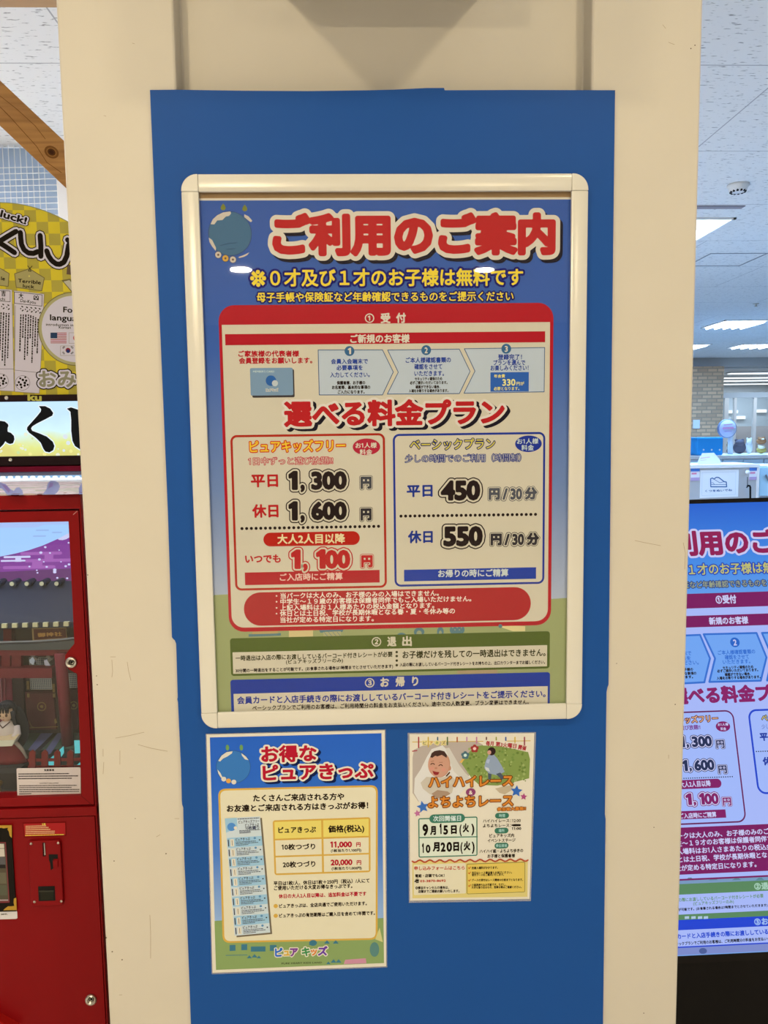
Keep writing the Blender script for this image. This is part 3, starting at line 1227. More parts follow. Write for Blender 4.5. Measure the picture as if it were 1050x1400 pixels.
p.pp(cv, [(681, 856), (700, 855), (718, 856), (718, 863), (701, 863)], K(215, 192, 128), 2)
p.disc(cv, 684, 856, 2.6, TEAL, 3)
p.pp(cv, [(625, 916), (680, 914), (680, 921), (625, 921)], K(165, 140, 100), 2)
# plain globe roundel beside the title
GL = K(72, 102, 118)
p.disc(cv, 314.5, 319.5, 30.5, K(58, 70, 96), 3, n=40)
p.disc(cv, 314.5, 319.5, 29.8, GL, 4, n=40)
CR = K(196, 178, 150)
p.pp(cv, [(288, 306.5), (291, 300), (297, 294.5), (305, 290.5), (315, 289.2), (316, 292), (313, 295.5), (309, 296), (304, 301), (297, 301.5), (293, 307)], CR, 5)
p.pp(cv, [(334, 293), (340, 296), (345, 302), (343, 304), (339, 301), (334, 297)], CR, 5)
p.pp(cv, [(285.5, 325), (290, 328), (293, 334), (295.5, 339), (295, 343), (290, 337), (286.5, 331)], CR, 5)
p.pp(cv, [(326, 351.5), (333, 349), (341, 345), (338, 349), (333, 351.5), (327, 352.8)], CR, 5)
for x, y, c in ((298.5, 348.5, CR), (308.3, 353.3, K(200, 150, 62)), (318.5, 355, CR)):
    p.disc(cv, x, y, 4.9, K(70, 66, 76), 5)
    p.disc(cv, x, y, 4.3, c, 6)
    p.disc(cv, x, y, 1.5, K(110, 80, 60), 7)
for x, y in ((305.2, 283), (334.7, 284.5)):
    p.pp(cv, [(x, y - 5), (x + 2.8, y - 1), (x + 3.6, y + 2), (x + 1.5, y + 4.5), (x - 1.5, y + 4.5), (x - 3.6, y + 2), (x - 2.8, y - 1)], K(122, 122, 50), 5)
p.stroke(cv, [(301, 336), (312, 333), (324, 332)], .7, K(50, 72, 88), 5)
p.stroke(cv, [(310, 341), (322, 340)], .7, K(50, 72, 88), 5)
p.build()

p = Part('title_lettering', ps)
SH = K(38, 34, 40)
T(p, cv, 'ご利用のご案内', (372, 322.5, 759.6, 321), 49.5, RED2, 10, w=.063, out=[(.17, WHT)], shadow=(4, 4.5, SH))
T(p, cv, '※０才及び１才のお子様は無料です', (342, 380.8, 715, 379.3), 22, YEL, 10, w=.026, out=[(.14, K(34, 34, 96))])
T(p, cv, '母子手帳や保険証など年齢確認できるものをご提示ください', (351, 406.8, 702, 405.3), 12.3, YEL, 10, w=.022, out=[(.155, K(34, 34, 88))])
p.build()

# ---- reception panel (red, 1)
p = Part('reception_panel', ps)
quad = [(299.2, 416.5), (757.6, 414.8), (752.4, 855), (312.5, 863.5)]
p.rrect(cv, quad, RED, 3, r=22)
inner = [(303.6, 443.6), (753, 441), (747.8, 849.5), (316.8, 857.8)]
u0, u1, v0, v1 = rect_uv(cv, inner)
kk = cv.px(520, 640)
rr = round_uv(u0, u1, v0, v1, 17 * kk)
# square top corners
uvp = [q for q in rr if q[1] < (v0 + v1) / 2] 
uvp.sort(key=lambda q: q[0])
p.poly(cv, [(u0, v1)] + uvp + [(u1, v1)], CRM, 4)
T(p, cv, '①', (498.8, 435, 511.6, 435), 13, WHT, 6, w=.02)
T(p, cv, '受', (520.3, 435.3, 533.8, 435.2), 12.5, WHT, 6, w=.026)
T(p, cv, '付', (541.5, 435, 555, 434.8), 12.5, WHT, 6, w=.026)
p.rrect(cv, [(307.7, 456.8), (745.3, 453.2), (745, 468), (308.2, 472)], RED, 6)
T(p, cv, 'ご新規のお客様', (478.8, 463.5, 560, 462.9), 10.8, WHT, 8, w=.022)
T(p, cv, 'ご家族様の代表者様', (325.8, 483.9, 409, 483.6), 7.8, RED, 6, w=.02)
T(p, cv, '会員登録をお願いします。', (326.8, 493.4, 427, 492.8), 7.8, RED, 6, w=.02)
p.build()
p = Part('member_card_print', ps)
p.rrect(cv, [(344.5, 505), (402.5, 505), (402.5, 543.5), (344.5, 543.5)], K(70, 62, 58), 5, r=2)
p.rrect(cv, [(342.3, 503), (400.6, 503), (400.6, 540.6), (342.3, 540.6)], K(122, 142, 152), 6, r=2)
T(p, cv, "MEMBER'S CARD", (346, 508, 375, 507.9), 2.8, K(190, 196, 192), 8, cap=True)
p.disc(cv, 370.5, 520.5, 7.2, K(52, 92, 140), 7)
p.disc(cv, 376, 524, 4.2, K(186, 186, 172), 8)
T(p, cv, 'ピュアキッズ', (363.5, 533.4, 380.5, 533.2), 4.2, K(150, 126, 110), 9, out=[(.12, K(200, 196, 180))])
p.build()
ARR = K(182, 183, 182)
ARO = K(70, 92, 122)
BTXT = K(48, 66, 128)
for pts, c, num, rows in (
    ([(435, 478.5), (522.9, 478.4), (537.7, 508.6), (522.9, 539.9), (436.5, 540)], (477.8, 480), '1',
     [('会員入会端末で', 452.5, 503, 494.2, 6.6, 0), ('必要事項を', 460, 495.9, 502.9, 6.6, 0), ('入力してください。', 451.3, 505.5, 512.5, 6.6, 0),
      ('保護者様、お子様の', 460.5, 499.3, 523.4, 4.6, 1), ('お名前等、基本的な事項の', 453.8, 506.2, 529.6, 4.6, 1), ('ご入力になります。', 461.8, 498.5, 536, 4.6, 1)]),
    ([(530, 478.6), (627.9, 477.4), (642.6, 507.9), (627.9, 538.1), (529.5, 538.8), (544.5, 509)], (582.6, 478.8), '2',
     [('ご本人様確認書類の', 554.5, 616.4, 492.4, 7, 0), ('確認をさせて', 566.4, 604.5, 501.4, 7, 0), ('いただきます。', 566.4, 607, 510.6, 7, 0),
      ('セキュリティ確保のため', 567, 604.5, 517.9, 4.2, 1), ('必ずご提示いただいております。', 560.5, 611.7, 523.3, 4.2, 1), ('確認ができない場合、', 568, 601.7, 529, 4.2, 1), ('入場をお断りする場合があります。', 558.8, 612.9, 534.3, 4.2, 1)]),
    ([(634.8, 476.9), (744.5, 475.2), (743.8, 535.7), (634.3, 537.6), (649.3, 507.4)], (692, 476.9), '3',
     [('登録完了！', 680.7, 713.5, 488.3, 7, 0), ('プランを選んで', 674.3, 718, 496, 7, 0), ('お楽しみください！', 670.5, 722.5, 503.2, 7, 0)])):
    p = Part('step_panel', ps)
    p.pp(cv, pts, ARR, 6)
    p.stroke(cv, pts, 1.0, ARO, 7, closed=True)
    p.disc(cv, c[0], c[1], 6.8, K(62, 98, 124), 8)
    T(p, cv, num.replace('1', '\ue001'), (c[0] - 2.2, c[1], c[0] + 2.2, c[1]), 8, WHT, 9, w=.03, cap=True)
    for s, x0, x1, y, h, b in rows:
        sl = -0.008 * (x1 - x0) / 2
        T(p, cv, s, (x0, y - sl, x1, y + sl), h, BLK if b else BTXT, 8, w=.024 if b else .014)
    if num == '3':
        p.rrect(cv, [(670.5, 509.2), (723, 508.6), (722.6, 535), (670.3, 535.6)], K(54, 92, 150), 8)
        YY = K(214, 196, 110)
        T(p, cv, '年会費', (675.2, 514.4, 690.4, 514.2), 4.6, YY, 9)
        T(p, cv, '330', (686.7, 522.8, 704.6, 522.5), 9, K(232, 214, 120), 9, w=.03, cap=True)
        T(p, cv, '円が', (706, 524.6, 716.6, 524.4), 4.8, YY, 9)
        T(p, cv, '必要となります。', (675, 531.5, 710, 531.2), 4.6, YY, 9)
    p.build()
p = Part('plan_heading', ps)
T(p, cv, '選べる料金プラン', (388, 566.8, 690, 563.6), 31.5, RED2, 7, w=.046, out=[(.135, K(214, 196, 168))], shadow=(4.5, 3.2, SH))
p.build()


def price(p, s, seg, h, col, oc, layer=8, w=.06):
    T(p, cv, s, seg, h * .87, col, layer, w=w, out=[(w + .115, oc), (w + .07, CRM)], cap=True)


def kan(p, s, seg, h, col, oc, layer=8, w=.07):
    T(p, cv, s, seg, h * .9, col, layer, w=w, out=[(w + .10, oc), (w + .058, CRM)])


# ---- free plan (red box)
p = Part('plan_panel', ps)
ORD = K(168, 46, 34)
quad = [(315, 594.6), (526, 592.4), (529.2, 804), (321.5, 806.8)]
p.rrect(cv, quad, ORD, 5, r=9)
p.rrect(cv, quad, CRM, 6, r=9, grow=-3.1)
T(p, cv, 'ピュアキッズフリー', (341.5, 611.3, 472.3, 609.3), 15, K(232, 182, 52), 8, w=.018, out=[(.10, K(196, 70, 40))])
p.disc(cv, 501, 610.9, 18.8, K(176, 46, 58), 7, ry=11.4, n=36)
T(p, cv, 'お1人様', (485.9, 609.2, 515.2, 608.7), 7, WHT, 8, w=.012)
T(p, cv, '料金', (491.7, 618.3, 509, 618), 7.2, WHT, 8, w=.012)
T(p, cv, '1日中ずっと遊び放題!!', (340, 630.9, 455, 629.6), 9.6, CRM, 8, w=-.004, out=[(.075, K(186, 66, 72))])
T(p, cv, '平日', (343, 657.5, 380.2, 657), 16.5, RED2, 8, w=.035)
T(p, cv, '休日', (344.8, 699, 380.8, 698.5), 16.5, RED2, 8, w=.035)
price(p, '\ue001', (394.5, 656.9, 407.2, 656.9), 26, BLK, BLK)
price(p, ',', (410.6, 656.6, 416.8, 656.6), 26, BLK, BLK, w=.05)
price(p, '300', (425.3, 656.6, 474.3, 656), 26, BLK, BLK)
kan(p, '円', (492.9, 659.9, 508, 659.7), 16.5, K(72, 70, 70), K(72, 70, 70))
price(p, '\ue001', (394.5, 698.5, 407.2, 698.5), 26, BLK, BLK)
price(p, ',', (410.6, 698.2, 416.8, 698.2), 26, BLK, BLK, w=.05)
price(p, '600', (425.3, 698, 474.3, 697.5), 26, BLK, BLK)
kan(p, '円', (492.9, 703.2, 508, 703), 16.5, K(56, 50, 50), K(56, 50, 50))
for i in range(30):
    f_ = i / 29
    p.disc(cv, 330.9 + 186.6 * f_, 722.6 - 3.1 * f_, 2.1, BLK, 7, n=14)
p.rrect(cv, [(360, 728), (491.8, 726.4), (492, 745.2), (360.3, 746.8)], K(176, 42, 34), 7, r=9.5)
T(p, cv, '大人2人目以降', (379.2, 737.3, 471.8, 736.2), 12.2, K(222, 196, 140), 8, w=.02)
T(p, cv, 'いつでも', (335.2, 764.4, 383.8, 763.6), 11, RED2, 8, w=.026)
price(p, '\ue001', (398, 764.6, 411.2, 764.6), 26.5, RED2, RED2)
price(p, ',', (414.2, 764.5, 420.8, 764.5), 26.5, RED2, RED2, w=.05)
price(p, '\ue00100', (432.2, 764.3, 479, 763.8), 26.5, RED2, RED2)
kan(p, '円', (493.8, 767.2, 509.6, 767), 16.5, RED2, RED2)
p.rrect(cv, [(334.8, 782.8), (519, 779), (519, 796.2), (335.2, 800)], RED, 7)
T(p, cv, 'ご入店時にご精算', (382.5, 789.4, 468.5, 787.8), 9.3, K(220, 176, 150), 8, w=.016)
p.build()

# ---- basic plan (blue box)
p = Part('plan_panel', ps)
BLU = K(42, 56, 128)
quad = [(536.8, 593.2), (745.6, 590.6), (743.9, 798.8), (539.5, 801.4)]
p.rrect(cv, quad, BLU, 5, r=9)
p.rrect(cv, quad, CRM, 6, r=9, grow=-2.9)
T(p, cv, 'ベーシックプラン', (560.5, 608.4, 676.6, 606.8), 14.2, K(208, 186, 70), 8, w=.012, out=[(.085, K(50, 54, 92))])
p.disc(cv, 722.4, 606.7, 18.4, BLU, 7, ry=11.3, n=36)
T(p, cv, 'お1人様', (706.6, 603.6, 736, 603), 7, K(186, 190, 196), 8, w=.012)
T(p, cv, '料金', (712.6, 612.3, 729.8, 612), 7.2, K(186, 190, 196), 8, w=.012)
T(p, cv, '少しの時間でのご利用（時間制）', (554, 627.3, 712, 625.7), 10, K(196, 184, 164), 8, w=-.01, out=[(.075, K(62, 68, 112))])
T(p, cv, '平日', (555.9, 671.4, 591.4, 670.8), 15.5, NAVY, 8, w=.035)
T(p, cv, '休日', (557.6, 734.4, 591.6, 733.9), 15.5, NAVY, 8, w=.035)
price(p, '450', (602.5, 670.2, 656.6, 669.6), 28.5, BLK, BLK)
price(p, '550', (606, 732.8, 660, 732.2), 28.5, BLK, BLK)
G6 = K(84, 82, 82)
for dx, y, c in ((0, 675, G6), (2.6, 737.2, K(58, 52, 52))):
    kan(p, '円', (668 + dx, y + .2, 683.4 + dx, y), 16, c, c)
    price(p, '/', (687 + dx, y, 694 + dx, y), 16.5, c, c, w=.045)
    price(p, '30', (697.6 + dx, y, 713.8 + dx, y - .2), 16.5, c, c, w=.05)
    kan(p, '分', (717.3 + dx, y - .2, 734.3 + dx, y - .4), 16, c, c)
for i in range(30):
    f_ = i / 29
    p.disc(cv, 548.2 + 183.8 * f_, 705.6 - 2.4 * f_, 2.1, BLK, 7, n=14)
p.rrect(cv, [(552.2, 778.6), (733, 775.8), (732.6, 791.6), (552.6, 794.4)], K(40, 62, 138), 7)
T(p, cv, 'お帰りの時にご精算', (598.8, 784.4, 695, 782.9), 9.6, K(196, 194, 190), 8, w=.016)
p.build()

# ---- notice pill
p = Part('notice_panel', ps)
p.rrect(cv, [(333.4, 809.6), (725, 802.9), (726.3, 847.6), (333.6, 855.6)], K(168, 40, 42), 5, r=22.5)
for s, x0, x1, y0, y1 in (('・当パークは大人のみ、お子様のみの入場はできません。', 377, 600, 814.8, 810.8), ('・中学生～１９歳のお客様は保護者同伴でもご入場いただけません。', 377, 644.3, 822.8, 818.4),
                          ('・上記入場料はお１人様あたりの税込金額となります。', 377, 593.7, 831.2, 827.6), ('・休日とは土日祝、学校が長期休暇となる春・夏・冬休み等の', 377, 622, 839, 835.2),
                          ('当社が定める特定日になります。', 383.2, 511, 847.6, 845.6)):
    T(p, cv, s, (x0, y0, x1, y1), 7.4, K(226, 204, 178), 7, w=.012)
p.build()

# ---- exit panel (green, 2)
p = Part('exit_panel', ps)
OLV = K(84, 94, 42)
p.rrect(cv, [(314, 872.6), (752, 863), (751, 913.8), (316.5, 924)], OLV, 4, r=4)
p.rrect(cv, [(318, 892), (748, 881.6), (747.8, 911), (318.8, 921)], CRM, 5)
T(p, cv, '②', (508, 877.4, 521.2, 877.2), 13, CRM, 6, w=.02)
T(p, cv, '退', (529.4, 877.2, 542, 877), 12.3, CRM, 6, w=.026)
T(p, cv, '出', (549.8, 876.8, 563, 876.6), 12.3, CRM, 6, w=.026)
DOL = K(62, 58, 34)
T(p, cv, '一時退出は入店の際にお渡ししているバーコード付きレシートが必要', (322, 900, 536.6, 894.4), 6.8, DOL, 7, w=.014)
T(p, cv, '(ピュアキッズフリーのみ)', (391, 904.8, 469, 902.6), 5.8, DOL, 7, w=.012)
T(p, cv, '30分間の一時退出をすることが可能です。(お食事される場合は1時間までとさせていただきます)', (322, 917, 537.3, 910.8), 4.8, BLK, 7, w=.018)
for y in (891.4, 896.8, 903, 909.3):
    p.disc(cv, 542.4, y, 1.7, DOL, 7, n=12)
T(p, cv, 'お子様だけを残しての一時退出はできません。', (550.2, 895.2, 745.8, 892), 9.6, DOL, 7, w=.014)
T(p, cv, '入店の際にお渡ししているバーコード付きレシートをお持ちの上、出口カウンターまでお越しください。', (546.4, 908.8, 745, 905), 4.8, BLK, 7, w=.016)
p.build()

# ---- way-home panel (blue, 3)
p = Part('return_panel', ps)
u0, u1, v0, v1 = rect_uv(cv, [(314.8, 929.4), (752, 918.8), (751.5, 955), (316.2, 966)])
rr = round_uv(u0, u1, v0, v1, 4 * kk)
top = sorted([q for q in rr if q[1] > (v0 + v1) / 2], key=lambda q: -q[0])
p.poly(cv, [(u0, sz0 + .001), (u1, sz0 + .001)] + top, K(40, 60, 134), 4)
u0, u1, v0, v1 = rect_uv(cv, [(319.3, 948.6), (748.8, 937.9), (748.6, 955), (320, 966)])
p.poly(cv, [(u0, sz0 + .001), (u1, sz0 + .001), (u1, v1), (u0, v1)], CRM, 5)
T(p, cv, '③', (498.9, 933.5, 512, 933.2), 13, CRM, 6, w=.02)
T(p, cv, 'お', (520, 932.9, 532, 932.7), 12.3, CRM, 6, w=.026)
T(p, cv, '帰', (540.7, 932.1, 553.3, 931.9), 12.3, CRM, 6, w=.026)
T(p, cv, 'り', (563.2, 931.4, 571.8, 931.3), 12.3, CRM, 6, w=.026)
T(p, cv, '会員カードと入店手続きの際にお渡ししているバーコード付きレシートをご提示ください。', (324.2, 957.6, 745.9, 948.2), 9.4, K(52, 60, 124), 7, w=.018)
T(p, cv, 'ベーシックプランでご利用のお客様は、ご利用時間分の料金をお支払いください。途中での人数変更、プラン変更はできません。', (345, 968, 723, 959.6), 6.2, BLK, 7, w=.014)
p.build()

# ------------------------------------------------------------------ laminated price poster (lower left)
YL = 0.0106
cv = plane_y(YL)
kk = cv.px(400, 1160)
ps = thing('ticket_poster', (*cv.P(405, 1165)[:1], YL, cv.P(405, 1330)[1]), 'laminated ticket price poster, larger of the two below the frame, at left', 'poster')
M_LAM, n_, l_ = newmat('laminate_film')
n_.remove(n_['Principled BSDF'])
tr_, df_, ms_ = n_.new('ShaderNodeBsdfTransparent'), n_.new('ShaderNodeBsdfDiffuse'), n_.new('ShaderNodeMixShader')
df_.inputs[0].default_value = (.8, .8, .8, 1)
ms_.inputs[0].default_value = .22
l_.new(tr_.outputs[0], ms_.inputs[1])
l_.new(df_.outputs[0], ms_.inputs[2])
l_.new(ms_.outputs[0], n_['Material Output'].inputs[0])
WB = K(230, 212, 170, 'B')
cvL = plane_y(YL + .0008)
quadA = [(282.4, 1004.5), (525.9, 998.7), (528, 1321), (290.6, 1330)]
p = Part('sheet', ps)
p.pprism(cv, quadA, -0.0008, 0, WB)
p.build()
p = Part('laminate_edge', ps, 'clear plastic margin')
p.pprism(plane_y(YL + .0007), [(281.2, 1003.2), (527.2, 997.2), (529.4, 1322.4), (289.4, 1331.8)], 0, .0004, M_LAM)
p.build()
p = Part('landscape_print', ps)
inn = [(286.9, 1008.2), (521.6, 1002.4), (525, 1316.6), (295.3, 1326)]


def mix(a, b, t):
    return tuple(a[i] + (b[i] - a[i]) * t for i in range(len(a)))


p.pp(cv, inn, ('d', .1, .2, .4), 1)
M_SKY2 = sky_print('printed_sky_small', 0, 1, [(0.22, K(150, 172, 190, 'B')), (0.5, K(84, 124, 172, 'B')), (0.8, K(56, 104, 170, 'B')), (1.0, K(52, 98, 168, 'B'))])
p.mats[p.m[-1]] = M_SKY2
p.pp(cv, [(293.3, 1259), (310, 1258), (400, 1262), (524.2, 1255), (525, 1316.6), (295.3, 1326)], K(142, 158, 88, 'B'), 2)
TE = K(70, 118, 122, 'B')
for a in ((314, 1292, 8, 8), (330, 1291, 8, 8), (343, 1294, 20, 7), (369, 1292, 9, 8)):
    x, y, w, h = a
    p.pp(cv, [(x, y), (x + w, y - .3), (x + w, y + h - .3), (x, y + h)], TE, 3)
p.stroke(cv, [(309, 1306), (338, 1305.5)], .8, TE, 3)
for x, y, s in ((341, 1310, 3.5), (348, 1309, 4), (354, 1310, 3), (449, 1318, 3), (456, 1316, 4), (463, 1316, 4), (427, 1292, 5), (447, 1290, 4), (459, 1290, 4)):
    p.pp(cv, [(x - s, y), (x + s, y), (x, y - s * 1.2)], TE, 3)
p.disc(cv, 428, 1289, 5, TE, 3.6, ry=4)
p.pp(cv, [(472, 1312), (500, 1310), (501, 1317), (470, 1318)], K(206, 140, 140, 'B'), 3)
p.disc(cv, 512, 1298, 6, K(96, 132, 110, 'B'), 3, ry=10)
p.pp(cv, [(513, 1284), (519, 1268), (523.5, 1288)], K(212, 198, 120, 'B'), 3)
p.disc(cv, 319, 1048.5, 22.6, K(60, 90, 130, 'B'), 3, n=36)
p.disc(cv, 319, 1048.5, 22, K(66, 118, 160, 'B'), 4, n=36)
CR2 = K(222, 206, 168, 'B')
p.pp(cv, [(298.5, 1040), (303, 1033), (310, 1028), (318, 1027), (317, 1030), (311, 1034), (305, 1037), (301, 1041)], CR2, 5)
p.pp(cv, [(330, 1029.5), (336, 1034), (340, 1039), (335, 1038), (331, 1033)], CR2, 5)
p.pp(cv, [(297.5, 1052), (301, 1056), (305, 1064), (302, 1063), (298.5, 1057)], CR2, 5)
for x, y, c in ((306, 1065, CR2), (312.5, 1067.5, K(226, 160, 70, 'B')), (319.8, 1069, CR2)):
    p.disc(cv, x, y, 3.2, c, 5)
for x in (311, 330):
    p.disc(cv, x, 1022, 2.3, K(112, 150, 80, 'B'), 5, ry=4)
p.build()
p = Part('title_lettering', ps)
R3 = K(182, 36, 48, 'B')
T(p, cv, 'お得な', (357, 1031.6, 433, 1029.6), 20.5, R3, 8, w=.04, out=[(.14, WB)], shadow=(3.2, 2.8, K(32, 40, 70, 'B')))
T(p, cv, 'ピュアきっぷ', (359, 1057, 511, 1053), 20.5, R3, 10, w=.04, out=[(.14, WB)], shadow=(3.2, 2.8, K(32, 40, 70, 'B')))
p.build()
p = Part('offer_panel', ps)
ORG = K(216, 166, 68, 'B')
CB = K(229, 211, 160, 'B')
BK = K(48, 38, 30, 'B')
quad = [(298.2, 1078.4), (516.6, 1073.2), (516.2, 1284.6), (304.5, 1289.2)]
q4 = [cv.P(*q) for q in quad]


def rounded_quad(pts, r, n=6):
    out = []
    m = len(pts)
    for i in range(m):
        a, b, c = np.array(pts[i - 1]), np.array(pts[i]), np.array(pts[(i + 1) % m])
        d1, d2 = (a - b) / np.linalg.norm(a - b), (c - b) / np.linalg.norm(c - b)
        s, e = b + d1 * r, b + d2 * r
        for j in range(n + 1):
            t_ = j / n
            out.append((1 - t_) ** 2 * s + 2 * t_ * (1 - t_) * b + t_ ** 2 * e)
    return out


def inset(pts, d):
    c = sum(np.array(q) for q in pts) / len(pts)
    return [np.array(q) + np.array([math.copysign(d, c[0] - q[0]), math.copysign(d, c[1] - q[1])]) for q in pts]


p.poly(cv, rounded_quad(q4, 10 * kk), ORG, 3)
p.poly(cv, rounded_quad(inset(q4, 2.5 * kk), 8 * kk), CB, 4)
T(p, cv, 'たくさんご来店される方や', (346, 1091.3, 470.6, 1088.8), 8.7, BK, 6, w=.024)
T(p, cv, 'お友達とご来店される方はきっぷがお得！', (310, 1105.5, 503.5, 1100.9), 8.7, BK, 6, w=.024)
for s, x0, y0, x1, y1, h, c in (('平日は1枚/人、休日は1枚＋250円（税込）/人にて', 374, 1207.8, 505.3, 1203.7, 5.6, BK), ('ご使用いただける大変お得なきっぷです。', 374.6, 1214.2, 481.8, 1211, 5.6, BK),
                                ('休日の大人2人目以降は、追加料金は不要です', 381, 1225.3, 500.9, 1221.6, 5.6, R3), ('ピュアきっぷは、全店共通でご使用いただけます。', 381.6, 1238.6, 501.6, 1234.8, 5.2, BK),
                                ('ピュアきっぷの有効期限はご購入日を含めて1年間です。', 381.6, 1251.8, 512.7, 1248, 5.2, BK)):
    T(p, cv, s, (x0, y0, x1, y1), h, c, 6, w=.02)
for y in (1238.5, 1251.8):
    p.disc(cv, 377, y, 2.8, ORG, 6, n=14)
p.build()
p = Part('price_table', ps)
quad = [(372.8, 1121.4), (506.4, 1117), (506.6, 1192.2), (375.4, 1196.4)]
q4 = [cv.P(*q) for q in quad]
p.poly(cv, rounded_quad(q4, 4 * kk), ORG, 5)


def cell(a, b, c, d, col):
    def at(s, t):
        return (1 - t) * ((1 - s) * q4[0] + s * q4[1]) + t * ((1 - s) * q4[3] + s * q4[2])
    p.poly(cv, [at(a, c), at(b, c), at(b, d), at(a, d)], col, 6)


YH = K(232, 204, 96, 'B')
for c0, c1 in ((.018, .495), (.515, .982)):
    cell(c0, c1, .03, .335, YH)
    cell(c0, c1, .365, .645, CB)
    cell(c0, c1, .675, .968, CB)
for s, x0, y0, x1, y1, h, c, cap in (('ピュアきっぷ', 380.5, 1134.8, 432, 1133.8, 8, BK, 0), ('価格(税込)', 448.5, 1133.4, 498, 1132.2, 9, BK, 0), ('10枚つづり', 385, 1158, 431, 1157, 7.6, BK, 0), ('20枚つづり', 386.6, 1182, 431.2, 1180.8, 7.6, BK, 0),
                                     ('11,000', 451.5, 1154.4, 481.2, 1153.8, 7.4, R3, 1), ('円', 487, 1154.4, 493, 1154.2, 6, R3, 0), ('20,000', 452, 1178.8, 481.8, 1178.2, 7.4, R3, 1), ('円', 487.6, 1179, 493.8, 1178.8, 6, R3, 0),
                                     ('(1枚当たり1,100円)', 452.4, 1162.8, 494, 1162, 4, BK, 0), ('(1枚当たり1,000円)', 453.4, 1187.2, 494.6, 1186.4, 4, BK, 0)):
    T(p, cv, s, (x0, y0, x1, y1), h, c, 8, w=.045 if cap else .02, cap=bool(cap))
p.build()
p = Part('ticket_strip_print', ps)
s4 = [cv.P(307.4, 1118.7), cv.P(355.5, 1115.9), cv.P(369.6, 1274.7), cv.P(321, 1279.2)]
sh = [q + np.array([2.4 * kk, -2.2 * kk]) for q in s4]
p.poly(cv, sh, K(120, 104, 76, 'B'), 5)


def st(a, b):
    return (1 - b) * ((1 - a) * s4[0] + a * s4[1]) + b * ((1 - a) * s4[3] + a * s4[2])


def spx(a, b):
    """strip fraction -> equivalent photo point"""
    P4 = [np.array(q) for q in ((307.4, 1118.7), (355.5, 1115.9), (369.6, 1274.7), (321, 1279.2))]
    return (1 - b) * ((1 - a) * P4[0] + a * P4[1]) + b * ((1 - a) * P4[3] + a * P4[2])


PALE, LBL = K(206, 208, 186, 'B'), K(160, 190, 196, 'B')
SB = K(62, 66, 80, 'B')
p.poly(cv, [st(0, 0), st(1, 0), st(1, 1), st(0, 1)], PALE, 6)
p.poly(cv, [st(0, 0), st(.34, 0), st(.34, .09), st(0, .12)], LBL, 6.5)
q = spx(.17, .075)
p.disc(cv, q[0], q[1], 5.6, K(88, 138, 176, 'B'), 7)
q = spx(.28, .085)
p.disc(cv, q[0], q[1], 2.2, WB, 7.5)
for s, a, b, y, h in (('ピュアキッズフリー', .38, .97, .038, 4), ('ピュアきっぷ', .56, .95, .068, 4), ('10枚綴り', .55, .95, .093, 4.4)):
    A_, B_ = spx(a, y), spx(b, y)
    T(p, cv, s, (*A_, *B_), h, SB, 8, w=.01)
rnd = random.Random(5)
for y in (.012, .112, .122, .132):
    A_, B_ = spx(.36 if y < .1 else .38, y), spx(.97 if y < .12 else .7, y)
    lines_of_dashes(p, cv, (*A_, *B_), 1.0, SB, 8, 12, .2, rnd)
for i in range(10):
    b0, b1 = .165 + i * .0835, .165 + (i + 1) * .0835
    if i % 2 == 0:
        p.poly(cv, [st(.02, b0), st(1, b0), st(1, b1), st(.02, b1)], LBL, 7)
    p.poly(cv, [st(.10, b0 + .012), st(.20, b0 + .012), st(.20, b1 - .010), st(.10, b1 - .010)], WB, 8)
    p.poly(cv, [st(.145, b0 + .020), st(.158, b0 + .020), st(.158, b1 - .018), st(.145, b1 - .018)], SB, 9)
    p.poly(cv, [st(.03, b0 + .014), st(.06, b0 + .014), st(.06, b1 - .012), st(.03, b1 - .012)], SB, 8)
    A_, B_ = spx(.25, b0 + .020), spx(.66, b0 + .020)
    T(p, cv, 'ピュアきっぷ', (*A_, *B_), 3.8, SB, 9, w=.01)
    for j, e in enumerate((.82, .88, .60)):
        A_, B_ = spx(.25, b0 + .042 + .013 * j), spx(e, b0 + .042 + .013 * j)
        lines_of_dashes(p, cv, (*A_, *B_), .9, SB, 9, 10, .15, rnd)
    q = spx(.80, b0 + .017)
    p.disc(cv, q[0], q[1], 1.6, K(98, 140, 160, 'B'), 9, n=10)
    q = spx(.93, b0 + .035)
    p.disc(cv, q[0], q[1], 1.0, SB, 9, n=8)
p.build()
p = Part('shop_logo', ps)
x0 = 376
for s, a, b, c in (('ピ', 376, 386.5, K(52, 104, 170, 'B')), ('ュ', 387.5, 396, K(220, 170, 60, 'B')), ('ア', 396.5, 407.5, K(130, 70, 130, 'B')), ('キ', 412.5, 424, K(74, 140, 74, 'B')),
                   ('ッ', 425, 433.5, K(222, 126, 50, 'B')), ('ズ', 434.5, 448, K(110, 66, 140, 'B'))):
    y = 1302.2 - (a - 376) * .03
    T(p, cv, s, (a, y, b, y - .3), 11.5 if s not in 'ュッ' else 10, c, 6, w=.05, out=[(.15, WB)])
T(p, cv, 'PURE HEART KIDS LAND', (385, 1317, 440, 1315.5), 2.3, K(70, 70, 50, 'B'), 6, cap=True)
p.build()

